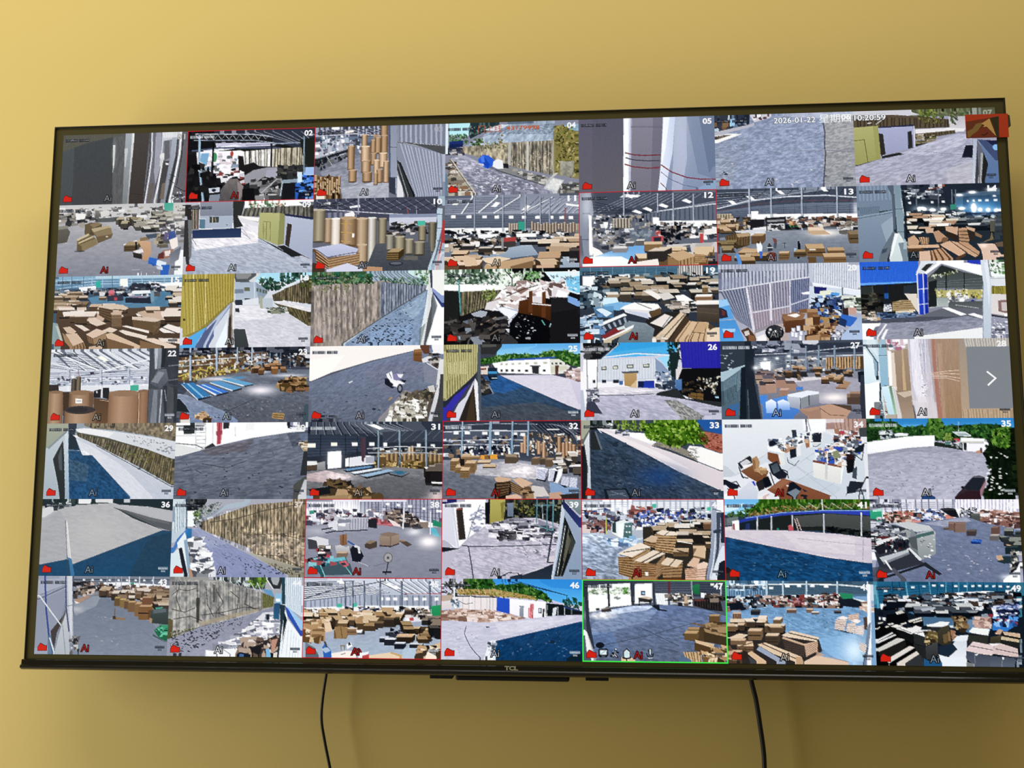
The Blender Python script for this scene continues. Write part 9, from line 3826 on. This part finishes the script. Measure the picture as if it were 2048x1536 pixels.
L('1a4458',1.9,[41,1,42,32])
L('1a4458',1.9,[56,1,58,32])
L('5a9ab0',3,[70,1,73,32])
L('1a4458',1.9,[97,1,99,31])
L('5a9ab0',1.9,[120,0,122,31])
L('1a4458',1.9,[138,0,136,31])
L('5a9ab0',1.9,[156,0,154,31])
L('1a4458',1.9,[170,0,168,30])
L('5a9ab0',1.9,[183,0,181,30])
L('5a9ab0',1.9,[201,0,199,30])
L('1a4458',1.9,[218,-1,216,30])
L('1a4458',1.9,[235,-1,234,30])
L('1a4458',1.9,[264,-1,262,29])
L('1a4458',1.9,[289,-1,287,29])
P('eef6f8',[23,18,30,18,30,22,22,23])
P('eef6f8',[53,14,60,14,60,18,53,18])
P('eef6f8',[81,10,89,10,88,14,81,14])
P('eef6f8',[105,8,112,8,112,12,105,12])
P('eef6f8',[126,6,134,6,133,10,126,10])
P('eef6f8',[144,6,151,6,151,10,144,10])
P('eef6f8',[173,7,180,7,180,11,172,11])
P('eef6f8',[193,7,200,7,200,11,193,11])
P('eef6f8',[209,7,216,6,216,10,209,11])
P('eef6f8',[223,6,230,6,230,10,223,10])
P('eef6f8',[238,7,245,6,245,10,238,11])
P('eef6f8',[253,7,260,6,260,10,253,11])
P('eef6f8',[267,7,274,7,274,11,267,11])
P('eef6f8',[283,8,290,7,290,11,283,12])
P('f2f4f4',[13,49,25,46,70,38,119,31,155,24,239,19,304,24,304,27,229,25,158,29,77,40,27,51,23,60,14,60])
P('ffffff',[281,17,294,16,293,25,281,24])
P('4a8a9c',[2,1,8,1,12,58,6,58])
P('3a7080',[303,4,316,3,312,74,303,74])
L('6aa4b4',2,[4,3,9,56])
K([26,30,306,22,304,54,76,60,25,58],'14171a 1f2326 0c0f12 3a3e42 8a8c8e d4d6da 4a3a30 5a6470',330,5.7,7.8,2.2)
P('16191c',[25,44,70,42,74,55,28,59])
P('dfe2ec',[170,39,195,35,196,40,174,42])
K([254,50,304,47,303,74,256,75],'c9cee4 f0f2fa 2a2e48 6a7094 1a1e30 8aa0d0',70,6.7,7.8,1.6)
P('486880',[72,66,96,60,207,64,216,74,246,78,245,102,199,109,158,93,104,94,102,77],c2='5a7690')
P('7a90a8',[200,64,219,64,212,96,197,99],a=0.7)
P('c9ced4',[157,144,174,118,194,113,191,177,137,178],c2='e4e6ea')
P('dfe2e8',[162,127,174,115,198,113,194,126])
P('2e6ab0',[249,87,279,81,302,81,302,89,278,105,248,102],c2='3a7ac4')
K([250,75,303,73,300,91,255,90],'5a94d8 1a2238 c4dcf4 2a4a80 a03040 88b4e4',40,6.7,7.4,1.2)
P('a02838',[242,68,252,68,251,75,241,75])
P('2a3040',[271,71,276,71,275,90,270,90])
B([79,59,204,54,203,72,82,74],20,15.2,18.5,'4a4c4e 8a8c8c c4c4c0','15181a 20262a 0e1113',2,0.5,0.5)
P('a9adb4',[98,58,130,54,132,58,103,64])
E('1a1c20',13.9,71.6,5.7,6.7)
P('1d2024',[3,79,10,73,20,74,27,85,24,95,2,96])
P('d9dade',[9,77,13,77,13,82,9,83])
P('dcdcda',[17,77,24,78,23,85,17,83])
P('12120f',[26,71,68,67,73,81,67,91,25,92])
P('c9c4b4',[45,66,58,62,65,67,48,71])
P('16140f',[73,84,102,77,104,92,91,101,72,93])
P('d4cebe',[71,84,99,76,102,78,74,88])
P('cfc9ba',[81,87,101,81,101,84,83,89])
P('14110d',[2,94,43,92,91,101,101,128,76,179,2,181])
P('d0cbbd',[21,98,26,95,31,97,24,100])
P('d0cbbd',[27,91,40,89,40,93,30,94])
P('d0cbbd',[54,91,67,87,68,90,57,93])
P('d0cbbd',[2,103,11,97,11,99,3,105])
P('d0cbbd',[7,89,18,87,16,90,7,92])
P('dcd8ce',[33,97,45,92,60,95,48,100])
P('e2ddd8',[45,102,57,97,67,100,81,98,87,94,99,98,97,104,76,113,63,107])
L('3a342c',1.3,[53,101,77,110])
P('1d1a15',[44,105,76,113,81,117,80,133,52,117])
P('d8d8d8',[2,126,36,109,39,111,2,130])
P('d0ccc8',[2,130,42,113,45,115,4,134])
P('c9c4ba',[2,145,47,121,63,124,55,131,6,151])
P('2a241c',[6,152,62,125,65,137,37,160,6,160])
P('d8cec4',[19,169,72,138,83,141,27,175])
P('100d0b',[27,176,83,143,85,147,39,178])
P('d6cabc',[38,178,86,149,96,152,54,179])
P('3d3a36',[54,179,96,153,99,165,99,178])
P('e6e2e2',[82,111,99,103,116,103,131,106,107,119])
L('4a463f',1.2,[90,110,107,106])
P('33302a',[81,113,106,120,106,138,82,133])
S([106,121,131,107,130,124,107,138],'8a7a4c','33291a',4,0.35)
K([109,111,131,109,130,128,109,135],'a8935c 6a5a34 3a2f1c c4ac74',24,7.4,7.8,2)
P('2e2a24',[80,133,106,140,106,167,99,164,85,147])
P('4d4a44',[106,140,131,128,132,155,114,167,106,167],c2='3a3732')
P('e4e8e4',[110,92,125,90,139,85,159,86,155,93,141,97,111,96])
P('33302a',[110,96,141,97,141,104,132,107,112,102])
P('4a4432',[132,107,141,97,158,93,161,132,148,139,133,131],c2='3a3424')
P('6d5a38',[143,114,154,110,153,129,145,132])
P('8a6a44',[154,107,159,107,160,127,154,127])
P('26303a',[133,138,163,132,173,144,153,161,133,154])
P('cfd6dc',[158,93,173,94,172,98,160,98])
P('a0704e',[160,102,171,105,167,124,162,122])
P('b88868',[166,110,174,115,166,118])
P('5d4a30',[165,78,176,74,196,79,196,103,184,108,175,103],c2='4a3a26')
K([168,76,195,76,195,103,176,105],'8a6e48 3a2e1e 6a5234 b09468 2a2014',40,7.8,8.4,1.6)
X(213.5,80.6,25.3,18.5,8.4,6.7,'c49a8c','8a6258')
K([215,77,245,77,242,97,215,97],'c4a094 8a6a60 a8847a d8bcb0',24,6.7,7.4,1.5)
P('8d949a',[228,69,240,67,243,75,226,75])
P('e6eae6',[199,106,208,97,243,100,239,114,224,112,205,109])
P('26251f',[198,109,239,115,243,104,244,122,237,132,197,126])
P('3a372c',[198,113,239,116,237,132,197,131])
P('c49e84',[253,110,262,100,271,102,264,112])
P('c9ab8c',[270,105,306,109,306,118,273,112])
P('1c1812',[271,112,306,118,305,122,267,118])
P('c4b08c',[267,115,304,122,303,128,265,122])
P('2d2a22',[264,123,304,128,304,138,263,135])
P('554c36',[244,117,266,113,263,129,242,129],c2='3f3828')
P('d9c4c0',[191,143,207,127,250,135,245,156,219,153,192,147])
L('4a3c3c',1.5,[200,136,248,145])
P('cfb8b2',[240,132,263,130,299,141,300,160,245,152,250,137])
L('4a3c3c',1.5,[253,142,298,151])
P('e4dad8',[240,131,263,130,256,135,246,136])
P('4a4c54',[191,147,219,154,242,157,239,176,204,175,190,163],c2='5a5c64')
P('4d5058',[242,157,272,159,296,161,291,175,239,176],c2='60646c')
L('8a8c90',1,[209,153,209,173])
L('8a8c90',1,[267,160,264,175])
D([211,153,214,153,214,158,210,158],'ececec',4,3)
P('f0f0f0',[266,159,270,160,269,164,266,164])
P('a4a098',[190,170,209,175,204,177,189,176],a=0.7)
P('2a5a80',[101,164,112,170,130,165,141,177,100,178])
P('dfe4ea',[132,155,155,162,185,160,189,176,141,177,135,166])
P('8a929a',[298,158,307,154,306,174,295,175])
P('b4c8cc',[305,121,309,121,308,149,304,150],a=0.6)

# ---------------------------------------------------------------- the television
M_GLOSS = paint_mat('black_glossy_plastic', '17160f', 0.16, 0.0, 100.0, 0.0, 0.6)
M_RIM = paint_mat('dark_bronze_metal_rim', '2a2614', 0.32, 0.0, 100.0, 0.0, 0.6, 0.3)
M_BLACK = paint_mat('black_matte_plastic', '0c0b0a', 0.55, 0.05, 300.0)
M_EDGE = paint_mat('screen_border_painted_reflection', '4e4829', 0.22, 0.0, 100.0, 0.0, 0.6)  # dark border glass; its olive reflection of the surroundings is painted into the base colour
M_BADGE = paint_mat('silver_badge', 'b9b49a', 0.35, 0.0, 100.0, 0.0, 0.5, 0.2)

SW, SH = 1.428, 1.428 * 9 / 16          # lit picture
U = SW / 7 / TW                         # metres per tile unit
tv = bpy.data.objects.new('television', None)
SC.collection.objects.link(tv)
tv.location = (0, 0, ZC)
tv['label'] = 'large black flat television on the wall showing forty-nine security camera pictures'
tv['category'] = 'television'

L_, R_, T_, B_ = -0.7290, 0.7290, 0.4155, -0.4085
box('back_housing', -0.60, 0.60, 0.022, 0.060, -0.36, 0.33, M_BLACK, tv, 0.008)
box('panel_shell', L_ + 0.002, R_ - 0.002, 0.004, 0.024, B_, T_ - 0.002, M_BLACK, tv, 0.001)
box('wall_bracket', -0.25, 0.25, 0.058, WALL_Y, -0.14, 0.16, M_BLACK, tv)
box('screen_border', L_ + 0.002, R_ - 0.002, 0.0006, 0.0045, B_, T_ - 0.002, M_EDGE, tv)
box('bezel_strip', L_, R_, -0.0015, 0.012, T_ - 0.0022, T_, M_RIM, tv, 0.0006)
box('bezel_strip', L_, L_ + 0.0022, -0.0015, 0.012, B_, T_ - 0.0022, M_RIM, tv, 0.0006)
box('bezel_strip', R_ - 0.0022, R_, -0.0015, 0.012, B_, T_ - 0.0022, M_RIM, tv, 0.0006)
extrude_x('chin_bar', [(0.024, -0.4086), (-0.004, -0.4086), (-0.0052, -0.4092), (-0.0056, -0.4150), (-0.0085, -0.4166), (-0.0095, -0.4186), (-0.0082, -0.4206), (-0.004, -0.4232), (0.002, -0.4240), (0.024, -0.4240)], L_ - 0.0008, R_ + 0.0008, M_GLOSS, tv)
text('brand_lettering', 'TCL', -0.0094, -0.4148, -0.0058, 0.0064, [(M_BADGE, 0.055, 0.0)], tv, 0.0192)
box('control_module', -0.0815, 0.0828, 0.004, 0.034, -0.4316, -0.4235, M_BLACK, tv, 0.003)
box('stand_socket', -0.1192, -0.0858, 0.006, 0.028, -0.4298, -0.4235, M_BLACK, tv, 0.0012)
box('stand_socket', 0.1054, 0.1386, 0.006, 0.028, -0.4296, -0.4235, M_BLACK, tv, 0.0012)

# one lit material for all camera pictures: the colours sit on each tile's own mesh
M_FEED = bpy.data.materials.new('camera_picture')
M_FEED.use_nodes = True
nt_ = M_FEED.node_tree
pb_ = nt_.nodes['Principled BSDF']
pb_.inputs['Base Color'].default_value = (0, 0, 0, 1)
pb_.inputs['Roughness'].default_value = 0.3
pb_.inputs['Specular IOR Level'].default_value = 0.15
at_ = nt_.nodes.new('ShaderNodeAttribute')
at_.attribute_name = 'picture'
nt_.links.new(at_.outputs['Color'], pb_.inputs['Emission Color'])
pb_.inputs['Emission Strength'].default_value = 1.0

NX, NY = CW // 2, CH // 2
gi, gj = np.meshgrid(np.arange(NX + 1), np.arange(NY + 1))
base_co = np.c_[(gi * (TW * U / NX)).ravel(), np.zeros(gi.size), (-gj * (TH * U / NY)).ravel()].astype(np.float32)
qi, qj = np.meshgrid(np.arange(NX), np.arange(NY))
a_ = (qj * (NX + 1) + qi).ravel()
quads = np.c_[a_, a_ + NX + 1, a_ + NX + 2, a_ + 1].astype(np.int32)


def feed_mesh(col):
    me = bpy.data.meshes.new('camera_feed')
    nv, nf = len(base_co), len(quads)
    me.vertices.add(nv)
    me.vertices.foreach_set('co', base_co.ravel())
    me.loops.add(nf * 4)
    me.loops.foreach_set('vertex_index', quads.ravel())
    me.polygons.add(nf)
    me.polygons.foreach_set('loop_start', np.arange(nf, dtype=np.int32) * 4)
    at = me.color_attributes.new('picture', 'FLOAT_COLOR', 'POINT')
    c = np.ones((nv, 4), np.float32)
    c[:, :3] = lin(col).reshape(-1, 3)
    at.data.foreach_set('color', c.ravel())
    me.update()
    me.validate()
    return me


SHOWS = dict(enumerate('''tall dark rolls and pipes close up|cluttered workshop under a steel roof|stacked brown paper rolls beside a corrugated wall|alley with a blue tarp along a stained wall|two shiny paper rolls with red lines|bare grey concrete yard|yard with a green shed and a long fence|hall floor with scattered carton stacks|yard with a green cabin and white sheds|tall paper rolls and a stack of sheets|wide hall with cartons under skylights|hall with a red forklift among cartons|hall with workers among carton stacks|dark hall with lit windows and open cartons|blue-walled hall filled with carton stacks|yellow corrugated wall beside a sunny driveway|leaning concrete wall along a leafy path|heap of waste paper in deep shade|hall packed with white-topped cartons|storeroom corner with boxes and blue bags|blue canopy and pillar before an open shed|brown paper rolls under a bright steel roof|blue panels lying on a hall floor|white scooter parked on grey asphalt|white warehouse beyond a shaded road|white warehouse with blue panels at right|hall with wrapped pallets in blue light|large shrink-wrapped roll beside a pale post|retaining wall above a sunlit ramp|dark asphalt before white buildings|dim hall with blue panels and a white door|hall with an orange loader and stacks|road in shade beside a leafy tree|white office with desks and chairs|white-walled yard with a dark car|pale slope with a blue shadow edge|weathered wall along a violet path|hall with a standing fan and a machine|yard between white wall and yellow cabin|stacked flat cartons in a bright hall|blue-edged canopy above a pale yard|large grey machine in a bright hall|hall aisle with a pallet truck and cartons|cracked wall beside a leaf-strewn path|bright hall with cartons and a blue bin|yard with blue gate under blue sky|open hall with wide bright doorways|blue-lit floor with stacked cartons|dark hall with teal walls and cartons'''.split('|'), 1))
RED = {2, 12, 32, 38, 40, 45}
DIM = {1: 'b4b4b0', 3: 'a9aab4', 7: '9ea294', 8: 'd0ccc8', 30: 'e4e4e4', 37: 'd8d2c8'}
RED_AI = {2, 8, 12, 19, 32, 34, 38, 40, 42, 43, 45, 47}
ICON = [(0, 0), (0, 9), (2, 13), (5.6, 18.2), (8.4, 18), (17.4, 13), (23, 13.2), (23, 0.4)]
ICON_IN = [(1.2, 1.2), (1.2, 8.8), (3, 12.4), (6.1, 16.6), (8.2, 16.4), (17, 11.7), (21.8, 11.9), (21.8, 1.4)]


def tohex(c):
    return ''.join('%02x' % int(max(0, min(255, round(float(x) * 255 / 8) * 8))) for x in c)


for n in range(1, 50):
    col = finish(n)
    r_, c_ = divmod(n - 1, 7)
    f = link('camera_feed', feed_mesh(col), tv, [M_FEED])
    f.location = (-SW / 2 + c_ * SW / 7, 0.0, SH / 2 - r_ * SH / 7)
    f['label'] = 'camera picture %02d: %s' % (n, SHOWS[n])

    def q(u, v, d=0.0004):
        return (u * U, -d, -v * U)
    # channel number
    text('channel_number', '%02d' % n, 313.5 * U, -20.0 * U, -0.0005, 14.4 * U, [(glow_mat(DIM.get(n, 'f4f4f6')), 0.034, 0.0)], f, 21 * U, True)
    # red camera symbol
    poly('recording_symbol', [[q(8 + x, 172.5 - y) for x, y in ICON][::-1], [q(8 + x, 172.5 - y, 0.0006) for x, y in ICON_IN][::-1]], [glow_mat('4a1414'), glow_mat('cf2214')], f, [0, 1])
    # "Ai" mark
    under = col[int(163 / 180 * NY):int(173 / 180 * NY), int(114 / 320 * NX):int(134 / 320 * NX)].mean((0, 1))
    if n in RED_AI:
        lay = [(glow_mat('2c0808'), 0.078, 0.0), (glow_mat('98201c'), 0.0, 0.0002)]
    else:
        lay = [(glow_mat('121314'), 0.078, 0.0), (glow_mat(tohex(under * 0.5 + 0.42)), -0.008, 0.0002)]
    text('ai_mark', 'Ai', 114 * U, -172.5 * U, -0.0005, 15.5 * U, lay, f, 18 * U)
    if n in RED or n == 47:
        w, h = (1.7, 'c01824') if n in RED else (2.6, '3cf04a')
        a, b = -0.6, -0.6
        A = [(a, b), (TW - a, b), (TW - a, TH - b), (a, TH - b)]
        I = [(a + w, b + w), (TW - a - w, b + w), (TW - a - w, TH - b - w), (a + w, TH - b - w)]
        poly('alert_border', [[q(*A[k], 0.0007), q(*I[k], 0.0007), q(*I[(k + 1) % 4], 0.0007), q(*A[(k + 1) % 4], 0.0007)] for k in range(4)], [glow_mat(h)], f)
    if n == 4:
        text('caption', '门上线', 79 * U, -25.5 * U, -0.0005, 18.5 * U, [(glow_mat('b4522c'), 0.0, 0.0)], f, 58 * U)
        text('caption', '43179998', 147 * U, -21.0 * U, -0.0005, 10.5 * U, [(glow_mat('bc5c30'), 0.02, 0.0)], f, 80 * U)
    if n == 28:
        b = poly('next_page_button', [[q(226, 19, 0.0005), q(226, 158.5, 0.0005), q(320, 158.5, 0.0005), q(320, 19, 0.0005)]], [glow_mat('80858c')], f)
        b['label'] = 'grey next-page button with white arrow'
        poly('arrow', [[q(269, 74, 0.0008), q(266.5, 77, 0.0008), q(283, 91, 0.0008), q(288.5, 91, 0.0008)], [q(283, 91, 0.0008), q(267, 105.5, 0.0008), q(269.5, 108.5, 0.0008), q(288.5, 91, 0.0008)]], [glow_mat('f6f6f6')], f)

# clock over the top row
WHITE = [(glow_mat('3a3e46'), 0.05, 0.0), (glow_mat('f6fafc'), 0.012, 0.0002)]
text('clock_date', '2026-01-22', 0.3936, 0.3862, -0.0009, 0.0088, WHITE, tv, 0.0610)
text('clock_weekday', '星期四', 0.4602, 0.3852, -0.0009, 0.0132, [(glow_mat('f2f8fa'), 0.0, 0.0)], tv, 0.0462)
text('clock_time', '10:20:59', 0.5112, 0.3868, -0.0009, 0.0088, WHITE, tv, 0.0454)

# red sticker folded over the top right corner of the frame
M_STK = paint_mat('red_sticker_print', 'c43a0c', 0.5, 0.0, 100.0, 0.08)
st = box('corner_sticker', 0.6700, 0.7305, -0.0026, -0.0022, 0.3545, 0.3904, M_STK, tv)
st['label'] = 'red promotional sticker with a folded paper picture'
DECAL = [('sticker_picture', '74300c', [(0.6708, 0.3796), (0.7172, 0.3866), (0.7162, 0.3547), (0.6705, 0.3547)]),
         ('sticker_picture', '2f2a0c', [(0.7057, 0.3842), (0.7175, 0.3865), (0.7165, 0.3551), (0.7126, 0.3552), (0.7092, 0.3731)]),
         ('sticker_picture', '7e2e10', [(0.6790, 0.3596), (0.6901, 0.3683), (0.7002, 0.3700), (0.7100, 0.3584), (0.7121, 0.3552), (0.6772, 0.3552)]),
         ('sticker_picture', '8f7036', [(0.6715, 0.3647), (0.6795, 0.3686), (0.6849, 0.3762), (0.6928, 0.3778), (0.6950, 0.3765), (0.6913, 0.3712), (0.6865, 0.3648), (0.6790, 0.3596), (0.6755, 0.3556), (0.6717, 0.3552)]),
         ('sticker_picture', 'd8aa60', [(0.7042, 0.3834), (0.7126, 0.3560), (0.7098, 0.3590), (0.6997, 0.3710), (0.6946, 0.3702), (0.6965, 0.3735), (0.6924, 0.3754), (0.6945, 0.3774)]),
         ('sticker_picture', '3a1c08', [(0.6907, 0.3593), (0.6963, 0.3597), (0.7014, 0.3631), (0.6996, 0.3602), (0.6951, 0.3580)])]
for k, (nm, h, pl) in enumerate(DECAL):
    poly(nm, [[(x, -0.0027 - 0.0001 * k, z) for x, z in pl]], [paint_mat('sticker_ink_' + h, h, 0.5, 0.0, 100.0, 0.06)], st)
fl = [(0.7302, 0.3896), (0.7334, 0.3876), (0.7343, 0.3716), (0.7316, 0.3700), (0.7302, 0.3700)]
fv = [(x, y, z) for y in (-0.0022, 0.006) for x, z in fl]
fm = bpy.data.meshes.new('folded_flap')
fm.from_pydata(fv, [], [(0, 1, 2, 3, 4)[::-1], (5, 6, 7, 8, 9)] + [(i, (i + 1) % 5, 5 + (i + 1) % 5, 5 + i) for i in range(5)])
link('folded_flap', fm, st, [paint_mat('sticker_back', '38320f', 0.6)])

# ---------------------------------------------------------------- cables hanging below the television
M_CORD = paint_mat('black_rubber', '0a0908', 0.45, 0.0, 100.0)


def at(l, y=0.055):
    return [(x, y, ZC + z) for x, z in l]


c1 = [(-0.274, 0.046, ZC - 0.3625), (-0.2775, 0.050, ZC - 0.395)] + at([(-0.2842, -0.4325), (-0.2894, -0.4721), (-0.2902, -0.5012), (-0.2850, -0.5301), (-0.2757, -0.5702), (-0.262, -0.63), (-0.255, -0.72)]) + [(-0.255, 0.0805, ZC - 0.76)]
cable('power_cable', c1, 0.0022, M_CORD, 'thinner black cable bowing sideways as it hangs below the television')
c2 = [(0.336, 0.046, ZC - 0.364), (0.340, 0.050, ZC - 0.395)] + at([(0.3459, -0.4322), (0.3522, -0.4618), (0.3569, -0.4968), (0.3608, -0.5317), (0.3615, -0.5567), (0.3605, -0.62), (0.356, -0.72)]) + [(0.354, 0.0805, ZC - 0.76)]
cable('signal_cable', c2, 0.0034, M_CORD, 'thicker black cable slanting straight down below the television')
